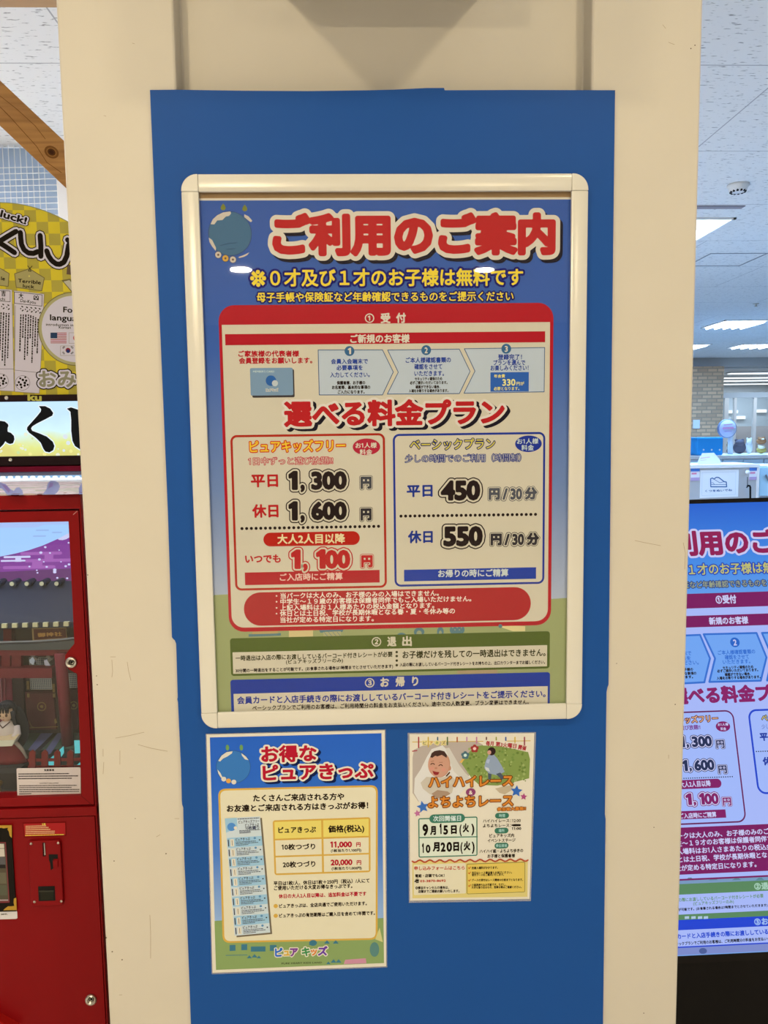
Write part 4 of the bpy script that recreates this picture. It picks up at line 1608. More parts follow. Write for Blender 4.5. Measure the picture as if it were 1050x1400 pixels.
# ------------------------------------------------------------------ laminated race flyer (lower right)
ps = thing('race_flyer', (*cv.P(644, 1165)[:1], YL, cv.P(642, 1231)[1]), 'small laminated crawling race flyer with a baby photo, at right below the frame', 'flyer')
quadA = [(559.9, 1003.8), (730.4, 1002.6), (724, 1229), (560.6, 1231.4)]
p = Part('sheet', ps)
p.pprism(cv, quadA, -0.0008, 0, WB)
p.build()
p = Part('laminate_edge', ps, 'clear plastic margin')
p.pprism(plane_y(YL + .0007), [(557.3, 1001.9), (732.8, 1001), (725.8, 1231.8), (559, 1234.2)], 0, .0004, M_LAM)
p.build()
p = Part('photo_print', ps, 'printed photographs of a baby and of a child running on grass')
SKN = K(206, 150, 112, 'B')
BEI = K(186, 166, 138, 'B')
CLO = K(224, 211, 180, 'B')
CLS = K(204, 186, 150, 'B')
p.pp(cv, [(564, 1036), (566, 1025), (580, 1018.5), (610, 1013.5), (652, 1013.5), (660, 1018), (655, 1040), (640, 1062), (625, 1080), (600, 1096), (572, 1096), (564, 1084)], BEI, 1)
p.pp(cv, [(566, 1084), (567, 1064), (575, 1052), (584, 1034), (590, 1024), (605, 1019), (618, 1032), (630, 1050), (645, 1066), (636, 1078), (622, 1092), (600, 1101), (575, 1100)], CLO, 2)
p.pp(cv, [(609, 1023), (614, 1022), (628, 1046), (642, 1064), (632, 1066), (620, 1054)], K(212, 198, 166, 'B'), 3)
p.pp(cv, [(575, 1070), (583, 1062), (600, 1064), (616, 1060), (622, 1066), (618, 1084), (604, 1090), (588, 1086), (578, 1078)], CLS, 3)
p.pp(cv, [(590, 1085), (598, 1080), (612, 1082), (616, 1085), (606, 1091), (596, 1091)], K(172, 140, 104, 'B'), 4)
p.disc(cv, 600.4, 1045, 14.6, K(196, 140, 100, 'B'), 4, ry=18, n=36)
p.disc(cv, 599.6, 1045.6, 13.9, SKN, 5, ry=16.8, n=36)
for x, y in ((590.4, 1050.4), (606.4, 1052)):
    p.disc(cv, x, y, 3.2, K(214, 146, 112, 'B'), 6, ry=2.6)
p.disc(cv, 614.2, 1050, 2.4, K(196, 138, 100, 'B'), 4.5, ry=3.6)
p.pp(cv, [(588.2, 1035), (590, 1029.6), (594, 1026.6), (601, 1025.4), (607.5, 1027), (611, 1032), (610.6, 1036), (604, 1031.8), (598, 1034), (595, 1033), (591, 1036)], K(78, 56, 46, 'B'), 6)
for x, y in ((591.5, 1044), (602.5, 1045.8)):
    p.stroke(cv, [(x - 2.6, y + .9), (x - 1, y - .4), (x + 1, y - .4), (x + 2.4, y + .9)], 1.1, K(70, 40, 30, 'B'), 7)
p.stroke(cv, [(589, 1041), (593, 1040)], .6, K(150, 100, 70, 'B'), 7)
p.stroke(cv, [(600.5, 1042), (605, 1042)], .6, K(150, 100, 70, 'B'), 7)
p.disc(cv, 596, 1050, 1.8, K(190, 126, 92, 'B'), 7, ry=1.2)
p.pp(cv, [(591.2, 1053.6), (596, 1055), (600.8, 1055.4), (599, 1058.8), (596, 1059.6), (593, 1058.4)], K(150, 52, 48, 'B'), 7)
p.pp(cv, [(609, 1061), (614.5, 1054.5), (615.5, 1056.5), (611, 1061.5)], K(96, 64, 44, 'B'), 6)
# grass
p.pp(cv, [(631, 1044), (638, 1032), (648, 1021), (660, 1018.6), (676, 1018.6), (700, 1023.5), (722, 1028), (724.6, 1038), (723.4, 1064), (708, 1068), (680, 1074), (655, 1073), (645, 1064)], K(134, 148, 72, 'B'), 2)
rg = random.Random(2)
for i in range(150):
    x, y = rg.uniform(636, 722), rg.uniform(1022, 1070)
    if x - 632 > abs(y - 1042) * .5:
        p.disc(cv, x, y, rg.uniform(.8, 2), rg.choice([K(110, 126, 58, 'B'), K(160, 168, 92, 'B'), K(120, 140, 66, 'B')]), 3 + rg.random(), n=7)
p.pp(cv, [(668, 1032), (674, 1030), (680, 1037), (686, 1047), (690, 1055), (680, 1060), (668, 1057), (662, 1050), (664, 1040)], K(150, 158, 158, 'B'), 5)
p.pp(cv, [(663, 1048), (668, 1050), (670, 1055), (664, 1053)], K(208, 204, 180, 'B'), 6)
p.pp(cv, [(666, 1038), (670, 1038), (668, 1044), (664.5, 1042)], K(176, 180, 178, 'B'), 6)
p.pp(cv, [(667, 1057), (672, 1058), (671, 1066), (667.5, 1065)], K(84, 90, 90, 'B'), 5)
p.pp(cv, [(678, 1058), (684, 1056), (690, 1063), (686, 1066)], K(84, 90, 90, 'B'), 5)
p.disc(cv, 672, 1027, 5.4, K(58, 42, 38, 'B'), 6, ry=5.6)
p.disc(cv, 668.8, 1028.5, 2.6, K(204, 150, 116, 'B'), 6.5, ry=3)
p.pp(cv, [(677, 1078), (690, 1075), (702, 1073), (700, 1080), (690, 1086), (683, 1084)], K(196, 172, 128, 'B'), 2)
for x, y, c, cc in ((648.8, 1023.3, K(162, 60, 52, 'B'), K(240, 190, 160, 'B')), (636, 1032.4, K(84, 112, 108, 'B'), K(210, 222, 210, 'B'))):
    for i in range(5):
        a = 2 * math.pi * i / 5 - 1.57
        p.disc(cv, x + 3.2 * math.cos(a), y + 3.2 * math.sin(a), 2.5, c, 7 + i * .1, n=12)
    p.disc(cv, x, y, 2.2, cc, 8, n=12)
p.pp(cv, [(628, 1042), (633, 1036), (635, 1038), (631, 1043)], K(222, 172, 80, 'B'), 6)
p.build()
p = Part('title_lettering', ps)
OR_, OB = K(216, 130, 50, 'B'), K(120, 62, 30, 'B')
p.stroke(cv, [(564, 1014.4), (725, 1012.8)], 1.0, K(206, 168, 70, 'B'), 2)
for i, (x, c, h) in enumerate(((572.3, (168, 62, 62), 14), (585.5, (206, 168, 70), 13), (598.3, (70, 96, 110), 4), (611.7, (96, 112, 60), 10), (625, (172, 84, 50), 6), (638.2, (196, 130, 150), 5), (651.6, (196, 120, 140), 8),
                               (665, (110, 70, 60), 3), (678.4, (150, 150, 60), 4), (691.5, (60, 86, 130), 7), (704, (206, 168, 70), 7), (717, (150, 60, 70), 11))):
    p.stroke(cv, [(x, 1008), (x, 1008 + h)], 1.7, K(*c, 'B'), 3)
p.stroke(cv, [(564, 1027), (570, 1026)], 1.4, K(168, 62, 62, 'B'), 2)
for s, a, b, c in (('ピ', 578.4, 583.5, (70, 86, 90)), ('ア', 587.5, 591.5, (190, 80, 60)), ('キ', 595, 600, (120, 140, 60)), ('ズ', 604, 609, (90, 60, 60))):
    T(p, cv, s, (a, 1015.6, b, 1015.6), 4.6, K(*c, 'B'), 6, out=[(.25, K(232, 206, 120, 'B'))])
p.pp(cv, [(661, 1011.5), (690, 1012.5), (722, 1020), (721, 1028), (690, 1020.5), (660, 1019)], WB, 6)
T(p, cv, '毎月', (664.2, 1016, 674.8, 1016.6), 6, K(170, 56, 56, 'B'), 8, w=.02)
T(p, cv, '第3火曜日', (677.5, 1017, 706, 1020), 6, K(170, 56, 56, 'B'), 8, w=.02)
T(p, cv, '開催', (708.5, 1021, 719.4, 1023), 6, K(170, 56, 56, 'B'), 8, w=.02)
T(p, cv, 'ハイハイレース', (586, 1069.4, 701.5, 1067), 14.8, OR_, 9, w=.035, out=[(.095, OB)])
p.disc(cv, 643.5, 1082.8, 6.4, K(146, 70, 98, 'B'), 8, ry=5.4)
T(p, cv, '&', (641, 1083, 646, 1083), 5.5, WB, 9, w=.02, cap=True)
T(p, cv, 'よちよちレース', (585, 1096.8, 701.5, 1094.2), 15, OR_, 9, w=.03, out=[(.09, OB)])
T(p, cv, '参加者大募集!!', (679.5, 1106.2, 719, 1105), 4.6, OR_, 9, w=.03, out=[(.11, OB)])


def star(x, y, r, c, rot=0):
    pts = []
    for i in range(10):
        a = -math.pi / 2 + math.pi * i / 5 + rot
        rr_ = r if i % 2 == 0 else r * .48
        pts.append((x + rr_ * math.cos(a), y + rr_ * math.sin(a)))
    p.pp(cv, pts, c, 7)


star(706, 1081.5, 8.4, K(62, 104, 160, 'B'), .1)
star(715.9, 1089, 5, K(178, 78, 112, 'B'), .1)
star(578, 1103, 8.6, K(70, 112, 164, 'B'), -.2)
star(570.6, 1111.8, 5, K(196, 110, 136, 'B'), -.2)
p.build()
p = Part('date_panel', ps)
GN = K(70, 122, 90, 'B')
quad = [(572, 1118), (653.2, 1116.8), (652.4, 1170.6), (572, 1171.8)]
p.rrect(cv, quad, GN, 3, r=2.5)
p.rrect(cv, quad, K(222, 218, 176, 'B'), 4, r=2.5, grow=-1.5)
p.stroke(cv, [(573, 1145), (652.5, 1143.8)], 1.4, GN, 5)
p.rrect(cv, [(587, 1113.2), (635.6, 1112.4), (635.6, 1124.2), (587, 1125)], GN, 6, r=6)
T(p, cv, '次回開催日', (592, 1119.2, 630.3, 1118.4), 7, K(212, 216, 190, 'B'), 7)
HB = K(36, 26, 20, 'B')
for s_, x0, y0, x1, y1, h_ in (('9', 577.6, 1133.6, 585.4, 1134.6, 15), ('月', 588, 1136, 596, 1134.4, 11), ('1', 601, 1133.4, 603.6, 1132.4, 13), ('5', 606, 1134.4, 612.4, 1133.8, 12), ('日', 616.4, 1134.4, 624.4, 1133.4, 11),
                              ('(', 628, 1133.4, 631, 1132.6, 14), ('火', 632.6, 1132.2, 641, 1131.4, 10.5), (')', 644.4, 1132.6, 648.4, 1131.2, 14),
                              ('1', 577, 1159.6, 579.4, 1158.8, 12), ('0', 582, 1160.4, 588.4, 1159.4, 10.5), ('月', 591.6, 1158, 601, 1157, 11.5), ('2', 602.4, 1158, 609, 1157.2, 12), ('0', 610.4, 1157.6, 618, 1156.8, 12.5), ('日', 619.6, 1157.4, 627.6, 1156.8, 11.5),
                              ('(', 629.4, 1157.6, 632.4, 1156.8, 14), ('火', 633.8, 1156.8, 643, 1156, 11), (')', 645, 1157.2, 648.8, 1155.8, 14.5)):
    ym_ = (y0 + y1) / 2
    T(p, cv, s_.replace('1', '\ue001'), (x0, ym_ + .02 * (x1 - x0), x1, ym_ - .02 * (x1 - x0)), h_, HB, 7, w=.045, cap=s_ in '0123459')
p.build()
p = Part('details_print', ps)
for x, y, s in ((686.3, 1115, '時間'), (685.6, 1135.5, '場所'), (685.6, 1156, '参加資格')):
    p.rrect(cv, [(x - 9.5, y - 3.9), (x + 9.5, y - 3.9), (x + 9.5, y + 3.9), (x - 9.5, y + 3.9)], K(66, 116, 84, 'B'), 3, r=4)
    w_ = 4.2 if len(s) == 2 else 7.8
    T(p, cv, s, (x - w_, y, x + w_, y - .1), 4.2, K(160, 190, 160, 'B'), 5)
for s, x0, y0, x1, y1, h in (('ハイハイレース：', 660.2, 1122.3, 698.5, 1121.8, 4.6), ('よちよちレース：', 660.2, 1128.8, 698.5, 1128.2, 4.6), ('ピュアキッズ内', 669, 1142.5, 702.8, 1142, 4.8),
                             ('イベントステージ', 666.5, 1149.2, 704.6, 1148.4, 4.8), ('ハイハイ組・よちよち歩きの', 655.6, 1163.8, 715.2, 1162.6, 4.8), ('お子様と保護者様', 666.4, 1170.4, 704, 1169.6, 4.8)):
    T(p, cv, s, (x0, y0, x1, y1), h, BK, 5, w=.012)
T(p, cv, '12:00', (700, 1121.8, 711.8, 1121.6), 4, BK, 5, cap=True)
p.stroke(cv, [(700, 1128), (704, 1127.4), (711, 1127.6), (702, 1128.6), (711, 1128.2)], 1.9, HB, 6)
T(p, cv, '11:00', (699.5, 1132.6, 712.5, 1132.4), 3.4, HB, 6, w=.03, cap=True)
wv = [(563.6 + i * 158 / 60, 1177.3 - i * 1.6 / 60 + 1.6 * math.sin(i * 2 * math.pi * 11.5 / 60)) for i in range(61)]
p.pp(cv, [(563.6, 1178.5)] + [(x, y + .5) for x, y in wv] + [(721, 1226), (563.8, 1228)], K(222, 196, 110, 'B'), 2)
p.stroke(cv, wv, 2.0, K(182, 78, 50, 'B'), 6)
p.rrect(cv, [(565.5, 1181.5), (637, 1180.6), (636.5, 1222), (565.8, 1223)], CB, 3, r=1.5)
p.rrect(cv, [(637.8, 1180.4), (718.2, 1178.6), (717.6, 1220.4), (638.2, 1221.6)], K(120, 110, 50, 'B'), 4, r=2)
p.rrect(cv, [(637.8, 1180.4), (718.2, 1178.6), (717.6, 1220.4), (638.2, 1221.6)], K(226, 190, 84, 'B'), 5, r=2, grow=-.7)
RO = K(190, 70, 50, 'B')
T(p, cv, '申し込みフォームはこちら', (566.3, 1187, 635.3, 1186.2), 5.2, RO, 6, w=.012)
for s, x0, y, x1, h, c in (('電話・店頭でもOK！', 567.6, 1197, 607.6, 4.2, BK), ('☎', 567.6, 1204, 573, 4.6, BK), ('03-3870-8692', 574.2, 1204, 609.4, 3.8, RO), ('◎参加キャンセルの場合は、', 568, 1213.4, 613.6, 3.8, BK), ('店舗までご連絡お願いいたします。', 571.8, 1218.2, 628, 3.8, BK),
                          ('別途入場料がかかります。', 644.8, 1186.2, 680.6, 3.4, BK), ('当日はレース参加者とお並びください。', 645, 1192.8, 699.8, 3.2, BK), ('受付ブースをご案内いたします。', 645, 1195.8, 689, 3.2, BK), ('ブースの受付はレース開始10分前までとなります。', 645, 1202.8, 715, 3.2, BK),
                          ('小道具持ち込み可能です。ただし、', 644.6, 1209.4, 692, 3.2, BK), ('大きな音の出るもの、危険な物はご遠慮ください。', 644.6, 1212.8, 713, 3.2, BK)):
    T(p, cv, s, (x0, y + .3, x1, y - .4), h, c, 7, w=.018)
for y in (1186.6, 1193.6, 1203.6, 1211):
    p.stroke(cv, [(640.4, y - .6), (641.4, y + .9), (643.2, y - 1.8)], .9, K(200, 90, 40, 'B'), 7)
p.build()

# ------------------------------------------------------------------ red fortune-slip machine at left
YM = 0.20
YS = 0.83
MX0, MX1 = -1.66, -0.606
cm = plane_y(YM)
M_RED = surf('red_cabinet', (0.235, 0.0038, 0.0065), 0.42, 0.06, 9, 0.0, 0.14)
REDD = ('d', .05, .004, .004, .5)
zl = cm.P(50, 677)[1]
zt_door, zb_door = cm.P(50, 698)[1], cm.P(60, 1103.5)[1]
zb_top = cm.P(60, 1117.5)[1]
om = thing('fortune_machine', ((MX0 + MX1) / 2, .52, 0), 'red coin-operated fortune slip machine with a lit shrine window, left of the pillar', 'vending machine')
xg = cm.P(108.6, 697)[0]            # gap at the right of the doors
b = Part('cabinet', om)
b.box(xg + .002, MX1, YM, YS, 0, zl, M_RED)
b.box(MX0, MX0 + .05, YM, YS, 0, zl, M_RED)
b.box(MX0 + .05, xg + .002, YM, YM + .10, zt_door + .002, zl, M_RED)
b.box(MX0 + .05, xg + .002, YM + .10, YS, zl - .02, zl, M_RED)
b.box(MX0 + .05, xg + .002, YM, YM + .06, zb_top, zb_door - .003, M_RED)
b.box(MX0 + .05, xg + .002, YS - .02, YS, 0, zl - .02, REDD)
b.box(MX0 + .05, xg + .002, YM + .05, YS - .02, 0, .03, REDD)
b.build(bevel=.002)
# upper door: frame round the window, with a lug for the lock
RW = M_RED
b = Part('window_door', om)
yd = YM + .004
cd = plane_y(yd)
xr = xg - .0035
xl = MX0 + .056
win_r = [(93.6, 713), (98, 800), (101.6, 880), (95, 888), (89, 896), (89.5, 907), (94, 915), (105.6, 921.5), (108, 980), (111.4, 1088)]
wr = [cd.P(*q) for q in win_r]
zt, zb = zt_door - .002, zb_door + .001
wt, wb = wr[0][1], wr[-1][1]
b.prism(cd, [(xr, zt)] + [(wr[0][0], zt)] + [tuple(q) for q in wr] + [(wr[-1][0], zb), (xr, zb)], -.03, 0, RW)
b.prism(cd, [(xl, zt), (wr[0][0], zt), (wr[0][0], wt), (xl, wt)], -.03, 0, RW)
b.prism(cd, [(xl, wb), (wr[-1][0], wb), (wr[-1][0], zb), (xl, zb)], -.03, 0, RW)
b.prism(cd, [(xl, wb), (xl + .10, wb), (xl + .10, wt), (xl, wt)], -.03, 0, RW)
dr = b.build(bevel=.0012)
b = Part('mitre_lines', dr, 'pale scratch and mitre seam on the red door')
b.stroke(cd, [(100.3, 703.5), (105.5, 698.8)], .7, ('d', .5, .3, .3), 2)
b.stroke(cd, [(111.6, 1088.5), (127, 1101.5)], .6, ('d', .05, .005, .005), 2)
b.build()
b = Part('window_glass', dr)
b.box(xl + .05, wr[-1][0] + .004, yd + .012, yd + .015, wb - .01, wt + .01, clear_sheet('machine_glass', .02, (.97, .99, 1), gain=.8))
b.build()


def lock(x, y, r):
    q = cd.P(x, y)
    k = cd.px(x, y)
    l = Part('lock', om, 'round chrome key lock')
    l.lathe((q[0], yd, q[1]), (0, -1, 0), [(r * k, 0), (r * k, .003), (r * k * .85, .006), (r * k * .5, .006), (r * k * .5, .004)], M_METAL, 28)
    o = l.build(smooth=True)
    l = Part('keyhole', o, 'dark key slot')
    cc_ = plane_y(yd - .0062)
    pts = [(x + r * .42 * math.cos(math.radians(a)), y + r * .42 * math.sin(math.radians(a))) for a in range(-60, 241, 20)]
    l.stroke(cc_, pts, r * .16, M_BLACK, 1)
    l.disc(cc_, x, y, r * .22, M_BLACK, 1)
    l.build()


lock(98, 905.3, 7.6)
# lower door with its fittings
b = Part('service_door', om)
b.box(xl, cm.P(136, 1250)[0] - .001 if False else xr, YM + .004, YM + .03, .03, zb_top - .003, M_RED)
b.build(bevel=.0012)
lock(124.8, 1366, 7.4)
b = Part('caution_label', om, 'red caution label with yellow print')
c1 = plane_y(YM + .0035)
b.pprism(c1, [(31, 1125.2), (90, 1123.6), (90.6, 1142.4), (33, 1144.8)], 0, .0006, K(112, 18, 20, 'B'))
c2 = plane_y(YM + .0028)
b.pp(c2, [(32.2, 1126.2), (89, 1124.8), (89.6, 1141.4), (34, 1143.7)], K(172, 44, 40, 'B'), 1)
YLW, CRP = K(232, 196, 70, 'B'), K(222, 170, 110, 'B')
T(b, c2, '注意', (57.3, 1126.9, 62.4, 1126.7), 2.6, YLW, 3)
rnd = random.Random(8)
for y, x1 in ((129.4, 63), (131.7, 66.5), (134.2, 69), (136.8, 75), (139.2, 75)):
    lines_of_dashes(b, c2, (35, 1000 + y + .3, x1, 1000 + y - .5), 1.3, CRP, 3, 18, .12, rnd)
lines_of_dashes(b, c2, (34.5, 1142.2, 87.5, 1140.9), 1.2, YLW, 3, 24, .1, rnd)
b.build()
b = Part('coin_plate', om)
pl = [(40, 1149.5), (42, 1147.8), (82, 1146.8), (84, 1149), (88.3, 1232.5), (86, 1235.4), (46, 1237), (44, 1235)]
b.pprism(c1, pl, 0, .007, M_RED)
pb = b.build(bevel=.002, segs=3)
c3 = plane_y(YM + .0035 - .0073)
for x, y in ((42.4, 1153.6), (79.7, 1152.5), (47.2, 1233), (83.8, 1232.2)):
    q, k = c3.P(x, y), c3.px(x, y)
    b = Part('screw', pb, 'domed steel screw')
    b.lathe((q[0], c3.O[1] + .0003, q[1]), (0, -1, 0), [(1.9 * k, 0), (1.7 * k, .0012), (1.0 * k, .002), (0, .0022)], M_METAL, 14)
    b.build(smooth=True)
b = Part('coin_slot', pb, 'steel-lined coin slot')
b.pp(c3, [(58, 1152), (62, 1152), (62.8, 1170.5), (58.6, 1171)], ('d', .02, .004, .004), 1)
b.pprism(c3, [(60.2, 1152.4), (61.2, 1152.4), (62.2, 1168.5), (61.2, 1168.8)], 0, .0012, M_METAL)
b.build()
b = Part('return_button', pb, 'black recess with red return button')
b.pp(c3, [(66.5, 1168), (79, 1168), (79.2, 1174), (73, 1174.2), (73.2, 1187), (69.5, 1190), (68.5, 1180), (67, 1176)], M_BLACK, 1)
b.pprism(c3, [(73, 1175.5), (79.3, 1175), (79.6, 1184.6), (73.5, 1185)], 0, .003, M_RED)
b.build()
b = Part('return_tray', pb, 'black coin return opening')
b.pp(c3, [(52, 1211.8), (75, 1211.2), (75.8, 1231.2), (53, 1232)], M_BLACK, 1)
b.pprism(c3, [(53.5, 1217.6), (73.5, 1217.2), (73.5, 1218.8), (53.5, 1219.2)], 0, .001, ('d', .05, .05, .04))
b.pprism(c3, [(55.5, 1219.4), (73, 1219.1), (73.4, 1229.8), (56, 1230.4)], 0, .0006, ('d', .022, .024, .018))
b.build()
b = Part('delivery_window', om)
GOLD = K(186, 138, 50, 'B')
b.pprism(c1, [(-60, 1129.5), (16, 1128), (23, 1244.4), (-58, 1246.5)], 0, .004, ('d', .012, .010, .009, .3))
dw = b.build()
c4 = plane_y(YM + .0035 - .0043)
b = Part('gold_corners', dw, 'scalloped gilt corner ornaments')
b.pp(c4, [(16, 1128.2), (16.2, 1145.5), (13.4, 1143), (12.2, 1137), (10.2, 1134), (11, 1131.6), (5, 1132.6), (2, 1131.8), (-8, 1132), (-8, 1128.6)], GOLD, 1)
b.pp(c4, [(22.9, 1244.2), (22.2, 1227), (19, 1228.5), (18.6, 1234), (19.6, 1238.5), (15.5, 1239), (11, 1239), (7, 1242), (4.5, 1244.5)], GOLD, 1)
b.build()
b = Part('window_opening', dw, 'red-edged opening with steps inside')
b.pp(c4, [(-50, 1151.6), (8, 1151.4), (13.2, 1234), (-46, 1236)], K(132, 60, 56, 'B'), 1)
b.pp(c4, [(-50, 1152.8), (6.8, 1152.6), (11.8, 1232), (-46, 1234)], ('d', .10, .09, .07), 2)
b.pp(c4, [(-50, 1154), (5.4, 1153.6), (6.6, 1171), (-50, 1171.5)], K(206, 188, 150, 'B'), 3)
b.pp(c4, [(-50, 1159.8), (6, 1159.6), (6, 1160.2), (-50, 1160.6)], M_BLACK, 4)
for y0, y1, c in ((1172, 1182, (96, 90, 78)), (1182, 1187, (52, 46, 40)), (1193, 1208, (110, 100, 72)), (1210, 1224, (96, 92, 66))):
    b.pp(c4, [(-50, y0), (6.8 + (y0 - 1172) * .06, y0), (6.8 + (y1 - 1172) * .06, y1), (-48, y1)], K(*c, 'B'), 3)
b.pp(c4, [(-46, 1230.4), (11.2, 1229.8), (11.4, 1231), (-46, 1231.6)], K(200, 170, 150, 'B'), 4)
b.build()
b = Part('item_label', om, 'white label strip under the window')
b.pprism(c1, [(-50, 1246), (22, 1244.8), (23.6, 1246), (24, 1255), (22.5, 1256), (-49, 1258)], 0, .0008, K(222, 206, 176, 'B'))
T(b, plane_y(YM + .0026), 'tem.', (1, 1249.6, 10.5, 1249.2), 3.2, K(60, 50, 46, 'B'), 1)
b.build()
b = Part('lower_lip', om, 'sloping red lip at the bottom of the door')
q = [cm.P(-60, 1350), cm.P(0, 1386), cm.P(27, 1401), cm.P(-60, 1401)]
b.prism(c1, q, 0, .02, K(160, 34, 30, 'B'))
b.build()

# ---- shrine scene inside the upper window
inn_ = Part('scene_box', om)
xi0, xi1 = xl + .06, xg - .006
zi0, zi1 = wb + .0, wt + .02
yb = .47
inn_.box(xi0, xi1, yb, yb + .01, zi0 - .02, zi1, ('d', .10, .08, .10))
inn_.box(xi1, xi1 + .004, YM + .045, yb, zi0 - .02, zi1, ('d', .12, .05, .06))
inn_.box(xi0 - .004, xi0, YM + .045, yb, zi0 - .02, zi1, ('d', .12, .05, .06))
inn_.box(xi0, xi1, YM + .045, yb, zi1, zi1 + .008, ('d', .4, .4, .42))
inn_.box(xi0, xi1, YM + .045, yb, zi0 - .02, zi0 - .012, ('d', .06, .05, .045))
inn_.build()
cw = plane_y(yb - .002)
b = Part('sky_backdrop', om, 'lit backdrop of pale sky, purple mountain and pink clouds')
PUR, PUD, PNK, LAV = E(140, 62, 160, .9), E(112, 56, 120, .8), E(176, 100, 190, .9), E(214, 212, 250)
SKY_T = E(168, 208, 255, 1.05)
b.pp(cw, [(-370, 690), (112, 690), (118, 805), (-370, 812)], SKY_T, 0)
b.pp(cw, [(-370, 690), (112, 690), (112, 717), (60, 717.5), (50, 721), (-370, 725)], E(176, 200, 252, 1.0), .5)
for a in ((50, 725, 66, .9), (72, 728, 84, .9), (46, 733, 62, .8)):
    b.stroke(cw, [(a[0], a[1]), (a[2], a[1] - .2)], 2, E(160, 190, 245), 1)
b.pp(cw, [(-370, 775), (-40, 768), (0, 761), (20, 757), (40, 752), (58, 746), (74, 739), (92, 731), (112, 722), (118, 806), (-370, 812)], PUR, 2)
b.pp(cw, [(-370, 786), (0, 782), (118, 776), (118, 806), (-370, 812)], PUD, 3)
b.pp(cw, [(0, 762), (22, 757.5), (22, 760), (0, 764)], E(110, 60, 140), 3)
b.pp(cw, [(79, 737), (86, 733.2), (93, 729.5), (96, 728), (96, 734), (91, 737), (86, 738.4), (81, 738.2)], LAV, 3)


def cloud(x0, x1, y, c, h=4.2):
    b.rrect(cw, [(x0, y - h / 2), (x1, y - h / 2), (x1, y + h / 2), (x0, y + h / 2)], c, 5, r=h / 2)


cloud(28, 85, 756.5, PNK)
cloud(34, 112, 766, PNK)
cloud(4, 76, 775.5, PNK)
for x, y, w_, c in ((67, 761.2, 12, PNK), (51, 770.8, 14, PNK), (25, 764, 8, LAV)):
    b.pp(cw, [(x - w_ / 2, y - 4), (x + w_ / 2, y - 4), (x + w_ / 2, y + 4), (x - w_ / 2, y + 4)], c, 5.5)
cloud(5, 42, 761.4, LAV, 2.8)
cloud(1, 35, 766.6, LAV, 2.4)
rnd = random.Random(4)
for x, y, r in ((56, 755.5, 2.2), (54, 764.8, 2.0), (62, 748, 1.8), (68.5, 756, 1.4), (60, 768, 1.2), (40.4, 774.5, 1.4), (75, 779, 2.4), (75, 782, 2.4), (90, 774, 1.8), (94.5, 771.6, 1.8), (50.5, 779.6, 1.2), (51.4, 783, 1.4), (64, 775, 1.6), (81, 752, 1), (78.5, 790, 1.6), (92, 790.5, 1.6), (94, 742, 1.4), (83.6, 768, 1)):
    b.disc(cw, x, y, r, LAV, 7, ry=r * .8, n=10)
b.build()
# roof
b = Part('shrine_roof', om, 'dark navy tiled roof with pale tile ends')
NVY = ('d', .026, .034, .062, .45)
cr0, cr1 = plane_y(.44), plane_y(.33)
A, B_ = cr0.P(-370, 797), cr0.P(108, 794)
C_2, D_ = cr1.P(-370, 858), cr1.P(108, 850)
b.faces([(A[0], .44, A[1]), (B_[0], .44, B_[1]), (D_[0], .33, D_[1]), (C_2[0], .33, C_2[1]),
         (A[0], .44, A[1] - .012), (B_[0], .44, B_[1] - .012), (D_[0], .33, D_[1] - .012), (C_2[0], .33, C_2[1] - .012)],
        [(0, 1, 2, 3), (7, 6, 5, 4), (0, 4, 5, 1), (1, 5, 6, 2), (2, 6, 7, 3), (3, 7, 4, 0)], NVY)
cr = plane_y(.425)
CRE = ('d', .52, .52, .36, .6)
for i in range(-6, 5):
    x, y = 20.2 * i + .1 + 0.0 * i, 796.6 - .08 * i
    q, k = cr.P(x, y), cr.px(x, y)
    b.lathe((q[0], .445, q[1]), (0, -1, 0), [(4.4 * k, 0), (4.4 * k, .03), (3.0 * k, .03), (3.0 * k, .034), (0, .034)], NVY, 16)
    b.lathe((q[0], .4105, q[1]), (0, -1, 0), [(2.8 * k, 0), (2.8 * k, .002), (0, .002)], CRE, 16)
b.build()
b = Part('rafter_ends', om, 'row of pale square rafter ends')
ce = plane_y(.326)
for i in range(-8, 7):
    x, y = 6 + 14.1 * i, 855.6 - .42 * i
    b.pprism(ce, [(x - 3.4, y - 2.9), (x + 3.4, y - 3), (x + 3.4, y + 2.7), (x - 3.4, y + 2.8)], -.01, .002, CRE)
b.build()
b = Part('shrine_front', om, 'shrine woodwork: red beams and posts with dark panelled doors')
cf = plane_y(.40)
BRN = ('d', .055, .042, .040, .6)
MAR = ('d', .090, .034, .038, .5)
SRD = ('d', .15, .026, .036, .45)
b.pprism(cf, [(-370, 855), (112, 852), (116, 1002), (-370, 1006)], -.02, 0, BRN)
b.pprism(cf, [(-370, 858), (9, 857), (9, 878), (-370, 880)], 0, .004, ('d', .04, .06, .12, .6))
b.pprism(cf, [(10, 857), (21, 857), (21, 876), (10, 877)], 0, .02, SRD)
cg2 = plane_y(.36)
